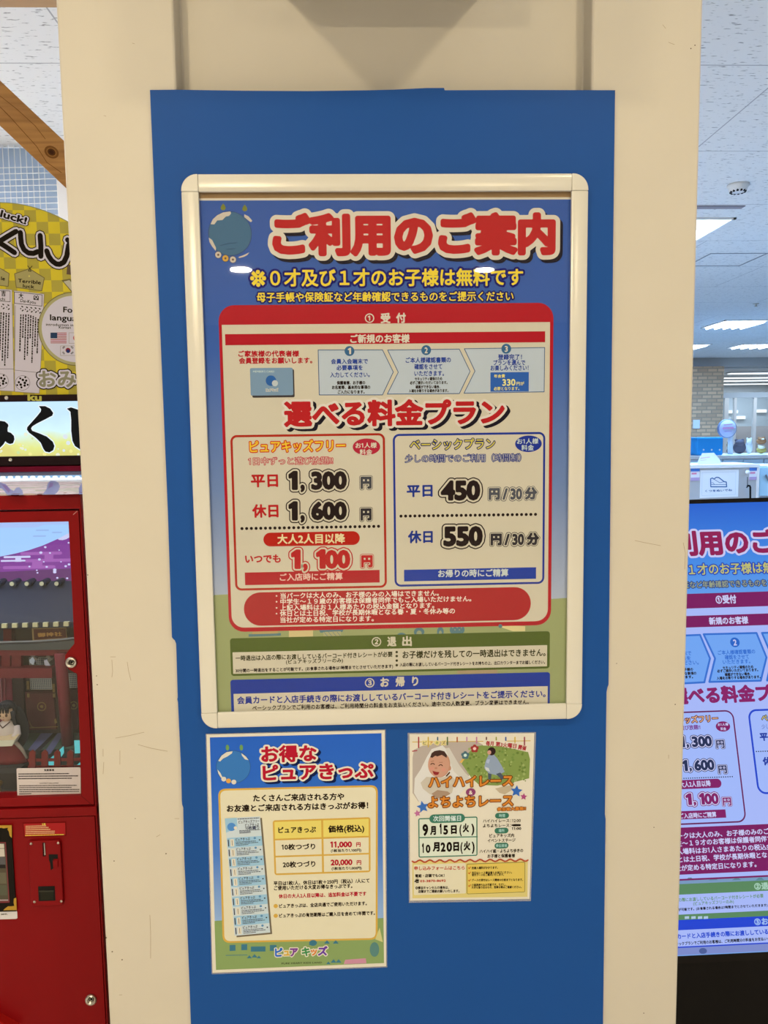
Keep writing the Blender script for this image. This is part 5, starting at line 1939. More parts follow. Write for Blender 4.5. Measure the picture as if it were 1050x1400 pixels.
# grey curved lintel
GRB = ('d', .075, .085, .10, .4)
up = [(-370, 872), (-60, 876.5), (0, 876.8), (45, 875.6), (80, 873.4), (110, 870)]
b.pprism(cg2, up + [(110, 882.8), (45, 884), (0, 883.6), (-370, 882)], 0, .03, GRB)
b.pprism(plane_y(.329), up + [(110, 871.6), (80, 875.2), (45, 877.4), (0, 878.6), (-60, 878.4), (-370, 874)], 0, .002, ('d', .22, .24, .30, .4))
b.pprism(cg2, [(-370, 884), (108, 882.6), (108, 892), (-370, 893)], 0, .024, SRD)
b.pprism(cg2, [(-370, 909.8), (77, 909.2), (77, 922.4), (-370, 923.4)], 0, .024, SRD)
for x0, x1 in ((-60, 3.6), (5.2, 17), (19, 32)):
    b.pprism(cg2, [(x0, 892), (x1, 892), (x1, 910), (x0, 910)], 0, .012, SRD)
# grey zigzag fretwork between the beams
for x in (45, 66):
    b.pprism(cg2, [(x, 892.5), (x + 6, 892.5), (x + 4, 897), (x + 8, 899), (x + 3, 904), (x + 6, 908.5), (x - 1, 907), (x - 2, 902), (x + 2, 899), (x - 1, 897)], 0, .008, ('d', .18, .18, .19, .5))
b.pprism(cg2, [(42, 901), (47, 896.5), (50, 901), (48, 907.5), (43.5, 905)], 0, .009, ('d', .45, .55, .80, .5))
b.pprism(cg2, [(62, 901.5), (66, 900), (71, 908.5), (64, 908.5)], 0, .009, ('d', .45, .48, .72, .5))
b.build()
lat = Part('lattice_windows', om, 'pale lattice grilles over a dark blue backing')
WL, BL_ = ('d', .45, .48, .52, .5), ('d', .05, .07, .13, .5)
for x0, x1, y0, y1, nx, ny, dx in ((40.8, 69.6, 922.6, 942, 11, 7, 1.5), (92.5, 104, 921, 940, 5, 7, 1.5), (40, 68, 899, 909, 11, 4, .6)):
    lat.pp(cf, [(x0, y0), (x1, y0), (x1 + dx, y1), (x0 + dx, y1)], BL_, 3)
    for i in range(nx + 1):
        t_ = i / nx
        lat.stroke(cf, [(x0 + (x1 - x0) * t_, y0), (x0 + dx + (x1 - x0) * t_, y1)], .75, WL, 5)
    for j in range(ny + 1):
        t_ = j / ny
        lat.stroke(cf, [(x0 + dx * t_, y0 + (y1 - y0) * t_), (x1 + dx * t_, y0 + (y1 - y0) * t_)], .75, WL, 6)
lat.build()
b = Part('shrine_doors', om, 'maroon doors with gilt rings and hinges')
GLD = ('d', .20, .14, .06, .4)
b.pprism(cf, [(19.5, 922), (35, 922), (37, 997), (23, 998)], 0, .012, ('d', .035, .025, .03, .5))
b.pprism(cf, [(-50, 922), (19.5, 922), (23, 1000), (-50, 1002)], 0, .014, ('d', .15, .03, .055, .4))
b.pprism(plane_y(.386), [(1.5, 924), (2.6, 924), (5, 998), (4, 998)], 0, .004, ('d', .30, .14, .2, .4))
b.pprism(plane_y(.386), [(6.8, 924), (7.6, 924), (10, 998), (9, 998)], 0, .004, ('d', .25, .08, .12, .4))
b.pprism(cf, [(36, 944.6), (74.5, 944), (79, 995), (40, 996.5)], 0, .008, MAR)
b.pprism(cf, [(94, 942), (106, 942), (109, 995), (98, 996)], 0, .008, MAR)
cf2 = plane_y(.3915)
for x, y, r in ((57, 966, 5.6), (100.8, 964.3, 5)):
    pts = [(x + r * math.cos(a * math.pi / 9), y + r * math.sin(a * math.pi / 9)) for a in range(18)]
    b.stroke(cf2, pts, 1.3, GLD, 1, closed=True)
    b.disc(cf2, x, y, 2.3, GLD, 2, n=8)
for x, y in ((38.2, 934), (38.6, 940), (38.9, 951), (73.4, 938), (73.8, 944), (74.2, 951)):
    b.pp(cf2, [(x - 2, y - 3), (x + 1.4, y - 3), (x + 1.6, y + 2.6), (x - 1.8, y + 2.6)], GLD, 1)
b.pp(cf2, [(74, 984), (76.6, 982), (78.4, 988), (75, 990)], GLD, 1)
b.stroke(cf2, [(41, 995), (79, 993.5)], 1.1, GLD, 1)
b.stroke(cf2, [(41, 947.5), (73, 946.8)], .8, ('d', .03, .012, .012), 1)
b.stroke(cf2, [(40, 986), (43, 993), (47, 995)], .8, GLD, 1)
b.build()
b = Part('gate_post', om, 'round red gate post with dark foot')
cp = plane_y(.33)
a0, a1 = cp.P(82.6, 893), cp.P(92.8, 1018)
k = cp.px(88, 950)
b.tube([(a0[0], .33, a0[1]), (a1[0], .33, a1[1])], 7.6 * k, SRD, 20)
a2 = cp.P(94.5, 1036)
b.tube([(a1[0], .33, a1[1]), (a2[0], .33, a2[1])], 8.0 * k, ('d', .05, .06, .065, .4), 20)
b.build(smooth=True)
b = Part('shrine_plaque', om, 'gilt-framed name plaque under the eaves')
cq_ = plane_y(.352)
b.pprism(cq_, [(44.4, 858.4), (91, 857.6), (92.4, 872.5), (45.6, 876)], 0, .004, ('d', .28, .20, .10, .4))
b.pprism(plane_y(.348), [(46, 860.2), (89.6, 859.4), (90.8, 871.5), (47, 874.5)], 0, .001, ('d', .085, .030, .025, .5))
T(b, plane_y(.3465), '御神社', (51, 868.4, 85, 866.6), 5.5, ('d', .42, .24, .08), 1, w=.01)
b.build()
# floor of the scene with mats
zf = .781
cfl = Canvas((0, 0, zf), (1, 0, 0), (0, 1, 0))
b = Part('scene_floor', om, 'green scene floor with purple runners')
q = [(cfl.P(-60, 1040)[0], .306), (cfl.P(112, 1040)[0], .306), cfl.P(109, 996), cfl.P(-60, 999)]
b.box(xi0 + .002, xi1 - .002, .306, .31, zi0 - .012, zf - .0005, ('d', .035, .04, .042, .5))
b.poly(cfl, q, ('d', .055, .085, .060, .6), 0)
PUF = ('d', .10, .11, .22, .6)
b.pp(cfl, [(58.7, 999.4), (77.5, 999), (49.2, 1028), (38, 1026)], PUF, 3)
b.pp(cfl, [(81, 999), (90, 999), (69, 1031), (57, 1034)], PUF, 3)
b.stroke(cfl, [(79.4, 999), (48, 1030)], 2.2, ('d', .02, .02, .022), 4)
b.build()
b = Part('picket_fence', om, 'low red picket fence')
cpf = plane_y(.262)
FR = ('d', .22, .028, .026, .45)
for x in (45, 61.9, 79, 96.8):
    b.pprism(cpf, [(x - 4.4, 1049), (x - 4.2, 1028), (x, 1024.4), (x + 4, 1028), (x + 4.4, 1049)], 0, .004, FR)
b.pprism(cpf, [(38, 1038), (112, 1036.6), (112, 1040.2), (38, 1041.6)], -.003, 0, FR)
b.pprism(cpf, [(38, 1047.4), (112, 1046.6), (112, 1052), (38, 1053)], -.003, 0, FR)
b.build()
b = Part('acrylic_glints', om, 'pale turquoise acrylic pieces, their reflections put in as glow')
ca = plane_y(.275)
CY = E(96, 205, 208, .8)  # glow in the colour stands for reflections in the acrylic
for pts in ([(67, 1040), (76, 1039.6), (76, 1047.4), (67.4, 1047.8)], [(102, 1012), (109.2, 1012), (109.8, 1029), (103, 1029.4)], [(82, 1024.5), (87, 1020), (87.6, 1029), (84.4, 1034)], [(70, 1035.5), (75.3, 1031.6), (75.3, 1036)], [(104, 1047), (109.6, 1042), (109.8, 1046.5)]):
    b.pprism(ca, pts, 0, .003, CY)
b.build()
b = Part('dark_table', om, 'dark grey low table before the doll')
ct_ = plane_y(.275)
cdt0 = plane_y(.288)
zt0 = float(cdt0.P(9, 1043)[1])
b.box(xi0 + .002, float(cdt0.P(36, 1043)[0]), .262, .304, zt0 - .012, zt0, ('d', .05, .05, .055, .4))
b.box(xi0 + .002, float(cdt0.P(33, 1043)[0]), .266, .304, zi0 - .012, zt0 - .012, ('d', .035, .03, .03, .5))
b.box(xi0 + .002, xi1 - .002, .268, .276, zi0 - .012, float(ct_.P(60, 1050)[1]), ('d', .060, .046, .038, .6))
b.build()
zf_doll = zt0
b = Part('notice_label', om, 'white printed label on the window glass')
cn = plane_y(yd + .011)
b.pprism(cn, [(24, 1050.3), (109.3, 1048.9), (110.2, 1050), (110.6, 1087.2), (109.4, 1088.2), (25, 1089.4), (24, 1088), (22.8, 1051.4)], 0, .0008, K(212, 190, 160, 'B'))
cn2 = plane_y(yd + .0099)
DK = K(74, 64, 58, 'B')
T(b, cn2, '免責事項', (60.2, 1053, 74, 1052.8), 2.6, DK, 1, w=.03)
rnd = random.Random(9)
for y, x1 in ((1058.2, 94.5), (1061.3, 106.8), (1064.6, 98.4)):
    lines_of_dashes(b, cn2, (25.2, y, x1, y - .6), 1.4, DK, 1, 34, .14, rnd)
T(b, cn2, 'CONTENT DISCLAIMER', (54, 1070.9, 80.2, 1070.5), 1.7, DK, 1, w=.01, cap=True)
for y, x1 in ((1074.2, 105), (1076.9, 98), (1079.7, 108.5), (1082.4, 108), (1085.4, 43)):
    lines_of_dashes(b, cn2, (26.2, y, x1, y - .5), 1.1, DK, 1, 30, .12, rnd)
b.build()

# shrine maiden doll standing in the window
YD = .288
cdl = plane_y(YD)
k = cdl.px(10, 1000)
dc = cdl.P(9, 985)
zd0 = zf
dl = thing('shrine_maiden_doll', (dc[0], YD, zf_doll), 'black-haired doll in red and white holding a pale tray behind the machine window', 'doll')
DX = dc[0]
zh = cdl.P(9, 973)[1]


def zz_(y):
    return cdl.P(9, y)[1]


SKIN = ('d', .60, .44, .34, .6)
HAIR = ('d', .016, .018, .024, .35)
b = Part('body', dl)
b.lathe((DX, YD, zz_(1012)), (0, 0, 1), [(9 * k, 0), (10 * k, 8 * k), (11 * k, 16 * k), (9.5 * k, 22 * k), (5 * k, 26 * k), (3.2 * k, 28 * k), (3.2 * k, 32 * k)], SKIN, 20)
b.blob((DX, YD, zh - 1 * k), (10.2 * k, 9.6 * k, 12 * k), SKIN, 24, 16, lambda x, y, z: (x * (1 - .25 * max(0, -z) ** 2), y * (1 - .2 * max(0, -z)), z))
b.blob((DX, YD - 9.6 * k, zh - 4 * k), (.9 * k, .9 * k, 1 * k), SKIN, 8, 6)
b.build(smooth=True)
b = Part('face_paint', dl)
for sx in (-1, 1):
    b.blob((DX + sx * 4.2 * k, YD - 8.9 * k, zh - 2 * k), (1.6 * k, .7 * k, 2.2 * k), ('d', .06, .03, .025), 12, 8)
    b.blob((DX + sx * 4.4 * k, YD - 9.0 * k, zh + 1.4 * k), (2.1 * k, .5 * k, .45 * k), HAIR, 10, 6)
b.blob((DX, YD - 8.6 * k, zh - 8 * k), (1.4 * k, .5 * k, .4 * k), ('d', .4, .08, .08), 10, 6)
b.build(smooth=True)
b = Part('hair', dl)


def hairf(x, y, z):
    # cut away the face opening
    if y < -.15 and z < .30 and abs(x) < .72:
        return x, y * .25, z
    return x, y, z


b.blob((DX + .5 * k, YD + 1.2 * k, zh + 1.5 * k), (13 * k, 11.8 * k, 13.5 * k), HAIR, 32, 24, hairf)
for sx in (-1, 1):
    b.tube([(DX + sx * 9.5 * k, YD - 3 * k, zh + 2 * k), (DX + sx * 11 * k, YD - 2 * k, zh - 12 * k), (DX + sx * 12 * k, YD + 1 * k, zh - 26 * k)], 3.4 * k, HAIR, 10, 2.2 * k)
for x in (-6, -2.5, 1, 4.5, 7):
    b.tube([(DX + x * .7 * k, YD - 6 * k, zh + 11 * k), (DX + x * k, YD - 10.4 * k, zh + 6 * k), (DX + x * 1.05 * k, YD - 10.2 * k, zh + 1.2 * k)], 2.3 * k, HAIR, 8, .7 * k)
b.blob((DX + 8 * k, YD + 8 * k, zh - 24 * k), (17 * k, 4 * k, 30 * k), HAIR, 20, 14)
b.build(smooth=True)
b = Part('kimono', dl)
KIM = ('d', .55, .50, .53, .7)
b.lathe((DX, YD, zz_(1014)), (0, 0, 1), [(11 * k, 0), (12.5 * k, 8 * k), (13 * k, 16 * k), (12 * k, 22 * k), (8.5 * k, 27 * k), (4.6 * k, 29 * k)], KIM, 24)
for sx in (-1, 1):
    b.tube([(DX + sx * 12 * k, YD, zz_(993)), (DX + sx * 15 * k, YD - 5 * k, zz_(1002)), (DX + sx * 13 * k, YD - 12 * k, zz_(1006))], 4.5 * k, KIM, 12, 5.5 * k)
    b.tube([(DX + sx * 12 * k, YD - 8 * k, zz_(1010)), (DX + sx * 20 * k, YD - 4 * k, zz_(1024)), (DX + sx * 25 * k, YD - 3 * k, zz_(1036))], 3.0 * k, ('d', .34, .31, .30, .7), 8, 1.6 * k)
b.build(smooth=True)
b = Part('collar', dl, 'dark collar edges')
for sx in (-1, 1):
    b.tube([(DX + sx * 8 * k, YD - 8 * k, zz_(984)), (DX, YD - 12.4 * k, zz_(990.5))], .7 * k, ('d', .06, .03, .03), 6)
b.build()
b = Part('hands', dl)
for sx in (-1, 1):
    b.blob((DX + sx * 13 * k, YD - 15 * k, zz_(1004)), (2.4 * k, 2.8 * k, 2 * k), SKIN, 12, 8)
    for f_ in range(4):
        b.tube([(DX + sx * (11.4 + 1.1 * f_) * k, YD - 16.6 * k, zz_(1003.6)), (DX + sx * (11.2 + 1.1 * f_) * k, YD - 18.6 * k, zz_(1003)), (DX + sx * (11 + 1.1 * f_) * k, YD - 19 * k, zz_(1001.6))], .5 * k, SKIN, 6, .4 * k)
    b.tube([(DX + sx * 11.4 * k, YD - 15 * k, zz_(1002.6)), (DX + sx * 9.8 * k, YD - 16.4 * k, zz_(1001.6))], .55 * k, SKIN, 6, .45 * k)
b.build(smooth=True)
b = Part('skirt', dl, 'pleated dark red skirt')
SK = ('d', .16, .022, .028, .6)
nn = 36
vs, fs = [], []
for i in range(6):
    t_ = i / 5
    z = zz_(1011) + (zf_doll + .0015 - zz_(1011)) * t_
    for j in range(nn):
        a = 2 * math.pi * j / nn
        r = (11 + 13 * t_) * k * (1 + (.05 if j % 3 == 0 else -.02) * t_)
        vs.append((DX + r * math.cos(a), YD + r * .36 * math.sin(a), z))
for i in range(5):
    for j in range(nn):
        fs.append((i * nn + j, (i + 1) * nn + j, (i + 1) * nn + (j + 1) % nn, i * nn + (j + 1) % nn))
fs.append(tuple(range(nn - 1, -1, -1)))
fs.append(tuple(range(5 * nn, 6 * nn)))
b.faces(vs, fs, SK)
b.build(smooth=True)
t = thing('offering_tray', (DX, YD - 17 * k, zz_(1011)), 'pale wooden tray held by the shrine maiden doll', 'tray')
cty = plane_y(YD - 12 * k)
WD, TC = ('d', .52, .42, .27, .6), ('d', .62, .64, .60, .5)
b = Part('tray_body', t)
b.faces([(DX - 17 * k, YD - 22 * k, zz_(1011.5)), (DX + 15 * k, YD - 22 * k, zz_(1011.5)), (DX + 20 * k, YD - 23 * k, zz_(1003)), (DX - 22 * k, YD - 23 * k, zz_(1003)),
         (DX - 17 * k, YD - 10 * k, zz_(1010)), (DX + 15 * k, YD - 10 * k, zz_(1010)), (DX + 20.5 * k, YD - 9 * k, zz_(1000)), (DX - 22 * k, YD - 9 * k, zz_(1000))],
        [(0, 1, 2, 3), (5, 4, 7, 6), (4, 0, 3, 7), (1, 5, 6, 2), (4, 5, 1, 0)], TC)
b.faces([(DX - 21.5 * k, YD - 22.6 * k, zz_(1003.4)), (DX + 19.5 * k, YD - 22.6 * k, zz_(1003.4)), (DX + 20 * k, YD - 9.4 * k, zz_(1000.4)), (DX - 21.5 * k, YD - 9.4 * k, zz_(1000.4))], [(0, 1, 2, 3)], WD)
b.build()
# brass bell at the lower left of the window
cb_ = plane_y(.262)
q, k2 = cb_.P(-1, 1090), cb_.px(0, 1080)
t = thing('brass_bell', (q[0], .262, q[1]), 'small brass bell post at the bottom left of the machine window', 'bell')
BRS = ('d', .38, .25, .07, .3, .8)
b = Part('bell_body', t)
b.lathe((q[0], .262, q[1]), (0, 0, 1), [(3.6 * k2, -0.004), (3.6 * k2, 4 * k2), (4.4 * k2, 6 * k2), (3.4 * k2, 8 * k2), (3.2 * k2, 15 * k2), (5.4 * k2, 17.5 * k2), (5.8 * k2, 20 * k2), (4.4 * k2, 22 * k2), (0, 23 * k2)], BRS, 20)
b.build(smooth=True)
# warm-white lamp strip inside the window head
area('window_lamp', ((xi0 + xi1) / 2 + .2, YM + .09, zi1 - .004), .6, 1.1, (.86, .90, 1.0), shape='RECTANGLE', size_y=.03)

# ---- ledge with painted sign reflection, lamp bar, lit sign and yellow header board
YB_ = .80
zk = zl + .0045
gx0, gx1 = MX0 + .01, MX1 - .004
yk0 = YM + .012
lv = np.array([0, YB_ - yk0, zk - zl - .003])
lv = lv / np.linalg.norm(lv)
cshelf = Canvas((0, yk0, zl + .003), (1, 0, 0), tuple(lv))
b = Part('reflection_shelf', om, 'pale lilac glossy shelf under the lamp bar, with the reflection of the lit sign painted on it')
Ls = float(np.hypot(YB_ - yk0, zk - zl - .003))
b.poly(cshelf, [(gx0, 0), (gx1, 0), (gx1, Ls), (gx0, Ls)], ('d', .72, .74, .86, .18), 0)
LI, LI2, LI3 = ('d', .22, .25, .64, .3), ('d', .18, .09, .45, .3), ('d', .70, .60, .78, .3)  # flipped strokes and blotches: reflection of the lit sign put into the colour
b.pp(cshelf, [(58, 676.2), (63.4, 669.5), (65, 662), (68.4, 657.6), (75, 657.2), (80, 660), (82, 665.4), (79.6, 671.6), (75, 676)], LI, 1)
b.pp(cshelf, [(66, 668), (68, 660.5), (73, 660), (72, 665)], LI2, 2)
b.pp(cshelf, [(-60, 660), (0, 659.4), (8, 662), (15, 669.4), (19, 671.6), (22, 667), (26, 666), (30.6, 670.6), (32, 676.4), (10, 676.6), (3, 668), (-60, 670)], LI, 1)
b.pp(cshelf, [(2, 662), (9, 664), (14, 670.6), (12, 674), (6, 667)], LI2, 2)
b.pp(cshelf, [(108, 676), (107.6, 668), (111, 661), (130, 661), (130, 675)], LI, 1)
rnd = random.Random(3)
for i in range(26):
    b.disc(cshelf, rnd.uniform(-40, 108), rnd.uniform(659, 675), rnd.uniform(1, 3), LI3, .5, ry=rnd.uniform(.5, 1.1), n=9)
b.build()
b = Part('ledge_lip', om, 'strip along the front of the ledge, a cream and red reflection put in its colour')
b.box(MX0 + .01, MX1 - .004, YM + .002, YM + .012, zl, zl + .0028, K(196, 170, 140, 'B'))
for x0, x1 in ((15, 25.5), (51, 57.5), (86, 89), (108, 112)):  # dark red marks on the cream: a reflection put into the colour
    q0, q1 = cm.P(x0, 679)[0], cm.P(x1, 679)[0]
    b.box(q0, q1, YM + .001, YM + .0125, zl - .0005, zl + .0032, K(96, 18, 28, 'B'))
b.build()
c = plane_y(YS)
SX0 = MX0 + .02
SX1 = MX1 - .01


def band(part, y0, y1, d0, d1, key, x1=SX1):
    z0, z1 = c.P(45, y1)[1], c.P(45, y0)[1]
    part.box(SX0, x1, YS - d1, YS - d0, z0, z1, key)


b = Part('sign_case', om)
band(b, 540, 676, -.10, -.02, M_RED)
band(b, 637.6, 644.6, -.02, .02, K(112, 24, 40, 'B'))
sc = b.build()
b = Part('frame_bar', om, 'dark brown bar over the lit sign')
DBR = ('d', .022, .012, .014, .3)
band(b, 540, 549.2, -.02, .012, DBR)
o1 = b.build(bevel=.002)
b = Part('frame_bar', om, 'dark brown bar under the lit sign')
band(b, 623.4, 636.6, -.02, .012, DBR)
o2 = b.build(bevel=.002)
cbar = plane_y(YS - .0125)
b = Part('bar_lettering', o1, 'gilt letters')
T(b, cbar, 'ku', (37.6, 542.6, 57, 543.2), 9.5, K(196, 178, 70, 'B'), 1, w=.04, cap=True)
b.build()
for x, y, o_ in ((9, 544, o1), (14.4, 628.8, o2)):
    q, k3 = cbar.P(x, y), cbar.px(x, y)
    b = Part('bolt', o_, 'chrome bolt head')
    b.lathe((q[0], YS - .0122, q[1]), (0, -1, 0), [(2.6 * k3, 0), (2.6 * k3, .002), (1.6 * k3, .004), (1.0 * k3, .003), (0, .003)], M_METAL, 16)
    b.build(smooth=True)
b = Part('lamp_bar', om, 'row of white lamp beads under the sign')
band(b, 644.8, 650, -.02, .012, ('d', .20, .24, .42, .4))
band(b, 650, 656.4, -.02, .002, E(150, 195, 240, .9))
cl = plane_y(YS - .003)
for i in range(-14, 13):
    x = 4 + 10.2 * i
    b.rrect(cl, [(x - 3.6, 650.6), (x + 3.6, 650.5), (x + 3.6, 655), (x - 3.6, 655.1)], E(240, 255, 255, 1.3), 1, r=2.1)
b.build()

area('lamp_bar_light', ((MX0 + MX1) / 2, YS - .026, float(c.P(45, 651)[1])), 1.0, .11, (.80, .90, 1.0), rot=(math.radians(-40), 0, 0), shape='RECTANGLE', size_y=.012)
b = Part('lit_sign', om, 'backlit sign with brush lettering')
z0, z1 = c.P(45, 623.4)[1], c.P(45, 549.2)[1]
m, n, l = newmat('backlit_pale_blue_to_yellow')
p_ = n['Principled BSDF']
tc = n.new('ShaderNodeTexCoord')
sp = n.new('ShaderNodeSeparateXYZ')
l.new(tc.outputs['Generated'], sp.inputs[0])
nz = n.new('ShaderNodeTexNoise')
nz.inputs['Scale'].default_value = 14
l.new(tc.outputs['Object'], nz.inputs['Vector'])
ad = n.new('ShaderNodeMath')
ad.operation = 'MULTIPLY_ADD'
ad.inputs[1].default_value = .5
l.new(nz.outputs['Fac'], ad.inputs[0])
l.new(sp.outputs['Z'], ad.inputs[2])
r = n.new('ShaderNodeValToRGB')
e = r.color_ramp.elements
e.new(.5)
e.new(.62)
for i, (pos, cc_) in enumerate(((.30, E(206, 200, 118)), (.44, E(212, 218, 130)), (.66, E(200, 232, 236)), (1.0, E(186, 218, 248)))):
    e[i].position = pos
    e[i].color = (*cc_[1:], 1)
l.new(ad.outputs[0], r.inputs[0])
l.new(r.outputs[0], p_.inputs['Emission Color'])
p_.inputs['Emission Strength'].default_value = 1.2
p_.inputs['Base Color'].default_value = (.02, .02, .02, 1)
p_.inputs['Roughness'].default_value = .25
b.box(SX0, SX1, YS - .004, YS + .02, z0, z1, m)
lit = b.build()
b = Part('sign_lettering', lit, 'heavy black brush characters edged in white')
cs_ = plane_y(YS - .0042)
zs = lambda pts: [(x / 8.75, 540 + y / 8.75) for x, y in pts]
KU = zs([(470, 135), (540, 135), (600, 165), (635, 215), (625, 245), (540, 290), (440, 340), (385, 375), (370, 400), (385, 430), (480, 465), (560, 500), (630, 560), (650, 610), (635, 660), (590, 685), (545, 675), (520, 640), (490, 570), (430, 510), (350, 450), (325, 415), (330, 385), (370, 340), (450, 250), (490, 200), (495, 170)])
MI = zs([(-130, 440), (-60, 320), (0, 310), (60, 320), (95, 350), (100, 370), (90, 395), (90, 440), (130, 455), (165, 490), (172, 530), (155, 575), (120, 585), (85, 570), (65, 550), (40, 590), (0, 630), (-60, 640), (-110, 560)])
MI2 = [(-42, 566), (-16, 562), (-24, 588), (-33, 612), (-44, 610), (-44, 598), (-30, 588), (-10, 592)]
JI = zs([(805, 165), (850, 150), (940, 180), (975, 230), (985, 430), (1010, 560), (1100, 590), (1180, 540), (1180, 600), (1100, 680), (1020, 680), (960, 650), (900, 610), (870, 550), (855, 430), (855, 300), (845, 200)])
BKL = ('d', .010, .012, .016, .35)


def fill_poly(part, cv_, pts, key, layer):
    from mathutils.geometry import tessellate_polygon
    uv = [cv_.P(*q) for q in pts]
    tri = tessellate_polygon([[Vector((float(u), float(v), 0)) for u, v in uv]])
    part.faces([cv_.world(u, v, layer * LH) for u, v in uv], [tuple(t3) for t3 in tri], key)


rnd = random.Random(6)
for i in range(46):
    x, y = rnd.uniform(-30, 108), rnd.choice([rnd.uniform(592, 622), rnd.uniform(606, 622)])
    b.disc(cs_, x, y, rnd.uniform(.8, 3.4), E(*rnd.choice([(236, 240, 214), (222, 232, 240), (240, 236, 150), (206, 226, 160)])), 1 + rnd.random(), n=12)
T(b, cs_, 'お', (-112, 587, -58, 585.5), 60, BKL, 4, w=.05, out=[(.085, E(232, 246, 255))])
b.stroke(cs_, MI2, 13, E(232, 246, 255), 3)
b.stroke(cs_, MI2, 9.6, BKL, 5)
for P_ in (KU, MI, JI):
    b.stroke(cs_, P_, 3.4, E(232, 246, 255), 3, closed=True)
    fill_poly(b, cs_, P_, BKL, 5)
    b.stroke(cs_, P_, .5, BKL, 5.2, closed=True)
b.build()

# header board
ch = plane_y(YS - .006)
m, n, l = newmat('yellow_check_print')
p_ = n['Principled BSDF']
p_.inputs['Roughness'].default_value = .4
tc = n.new('ShaderNodeTexCoord')
ck = n.new('ShaderNodeTexChecker')
k3 = ch.px(40, 400)
ck.inputs['Scale'].default_value = 1 / (15.8 * k3)
ck.inputs['Color1'].default_value = (*K(216, 184, 30, 'B')[1:], 1)
ck.inputs['Color2'].default_value = (*K(176, 152, 46, 'B')[1:], 1)
mpn = n.new('ShaderNodeMapping')
mpn.inputs['Location'].default_value = (.013, .5, .012)
l.new(tc.outputs['Object'], mpn.inputs[0])
l.new(mpn.outputs[0], ck.inputs['Vector'])
l.new(ck.outputs['Color'], p_.inputs['Base Color'])
M_CHECK = m
hb = Part('header_board', om, 'arched yellow checked header board')
arc = [(x, 276.6 + .00304 * x * x) for x in range(-190, 191, 10)]
uv = [ch.P(*q) for q in arc]
uv = [q for q in uv]
zb_ = ch.P(45, 540)[1]
uvb = [(uv[-1][0], zb_), (uv[0][0], zb_)]
hb.prism(ch, [tuple(q) for q in uv] + uvb, -.02, 0, M_CHECK)
hbo = hb.build()
b = Part('board_edge', hbo, 'olive edge of the arched board')
b.stroke(plane_y(YS - .0062), [(x, y + .4) for x, y in arc], 1.1, K(150, 140, 80, 'B'), 1)
b.build()
cz = plane_y(YS - .0064)
INK, CRE2 = K(38, 32, 22, 'B'), K(212, 194, 170, 'B')
OL, OLD = K(172, 152, 84, 'B'), K(122, 106, 56, 'B')
b = Part('motto_lettering', hbo)
T(b, cz, 'luck!', (1, 291.4, 37, 302.2), 9.8, INK, 8, w=.035, out=[(.20, K(50, 34, 26, 'B')), (.14, CRE2)], cap=True)
b.build()
b = Part('title_lettering', hbo)
T(b, cz, 'Omi', (-104, 345, -26, 331), 33, INK, 3, w=.05, out=[(.19, K(50, 34, 26, 'B')), (.13, CRE2)], cap=True)
T(b, cz, 'i', (110, 338, 116, 339), 33, INK, 3, w=.05, out=[(.19, K(50, 34, 26, 'B')), (.13, CRE2)], cap=True)
k_ = [[(-13, 308), (-11, 348)], [(22, 316.5), (10, 323.5), (-2, 331), (9, 338), (20, 345.5)]]
u_ = [[(28, 318), (28.5, 326), (29.5, 334), (33, 341.5), (39, 346), (46, 346.5), (52, 344)], [(55, 322), (56, 336), (56, 350.5)]]
j_ = [[(64, 343), (66.5, 350), (71, 356.5), (77, 361), (82, 361.4), (87.5, 358.5), (91.5, 350), (94, 335)], [(92.5, 328), (96, 331)]]
for w_, cc_, ly in ((15.2, K(50, 34, 26, 'B'), 3), (12.6, CRE2, 5), (7.2, INK, 7)):
    for g_ in (k_, u_, j_):
        for s_ in g_:
            b.stroke(cz, s_, w_, cc_, ly)
b.build()
b = Part('kana_lettering', hbo)
T(b, cz, 'おみくじ', (53, 518.8, 156, 517), 22, K(146, 134, 92, 'B'), 12, w=.03, out=[(.17, K(40, 30, 22, 'B')), (.115, CRE2)])
b.build()
b = Part('fortune_tags_print', hbo, 'printed wooden tags and paper fortune slips')
for pts in ([(20, 374.3), (40.5, 367.4), (60.6, 380), (57.2, 397.7), (22.3, 393)], [(-24, 366), (-8, 362), (12.6, 374), (11.2, 391.6), (-20, 388)]):
    b.pp(cz, pts, OL, 2)
    b.stroke(cz, pts, 1.0, OLD, 3, closed=True)
T(b, cz, 'Terrible', (24.6, 383.4, 56, 386.4), 5.2, INK, 4, w=.02, cap=True)
T(b, cz, 'luck', (31.4, 390.6, 47.2, 392), 4.8, INK, 4, w=.02, cap=True)
T(b, cz, 'le', (1.5, 380.4, 7, 381), 5.2, INK, 4, w=.02, cap=True)
b.stroke(cz, [(38, 363.5), (41, 367), (44, 363.8)], .8, INK, 4)
b.stroke(cz, [(41, 367), (39, 370.5), (42.5, 371), (41, 367)], .8, INK, 4)
b.disc(cz, 40, 377.6, 1.1, K(220, 196, 90, 'B'), 4)
SL = K(212, 192, 166, 'B')
for pts in ([(19.4, 397.4), (60.4, 402), (53.8, 538), (20.2, 535.4)], [(-22, 394), (16.4, 396.2), (19.2, 535), (-20, 533)]):
    b.pp(cz, pts, SL, 2.4)
    b.stroke(cz, pts, .6, K(150, 130, 100, 'B'), 3, closed=True)
for pts in ([(19.8, 399.2), (57.8, 403.2), (57.4, 418.6), (19.8, 414.6)], [(-20, 396), (14, 398), (14, 412.6), (-20, 410)]):
    b.stroke(cz, pts, .7, INK, 4, closed=True)
T(b, cz, '大', (25.4, 404.2, 32.2, 404.8), 7, INK, 4)
T(b, cz, '凶', (46, 406.6, 53, 407.2), 7, INK, 4)
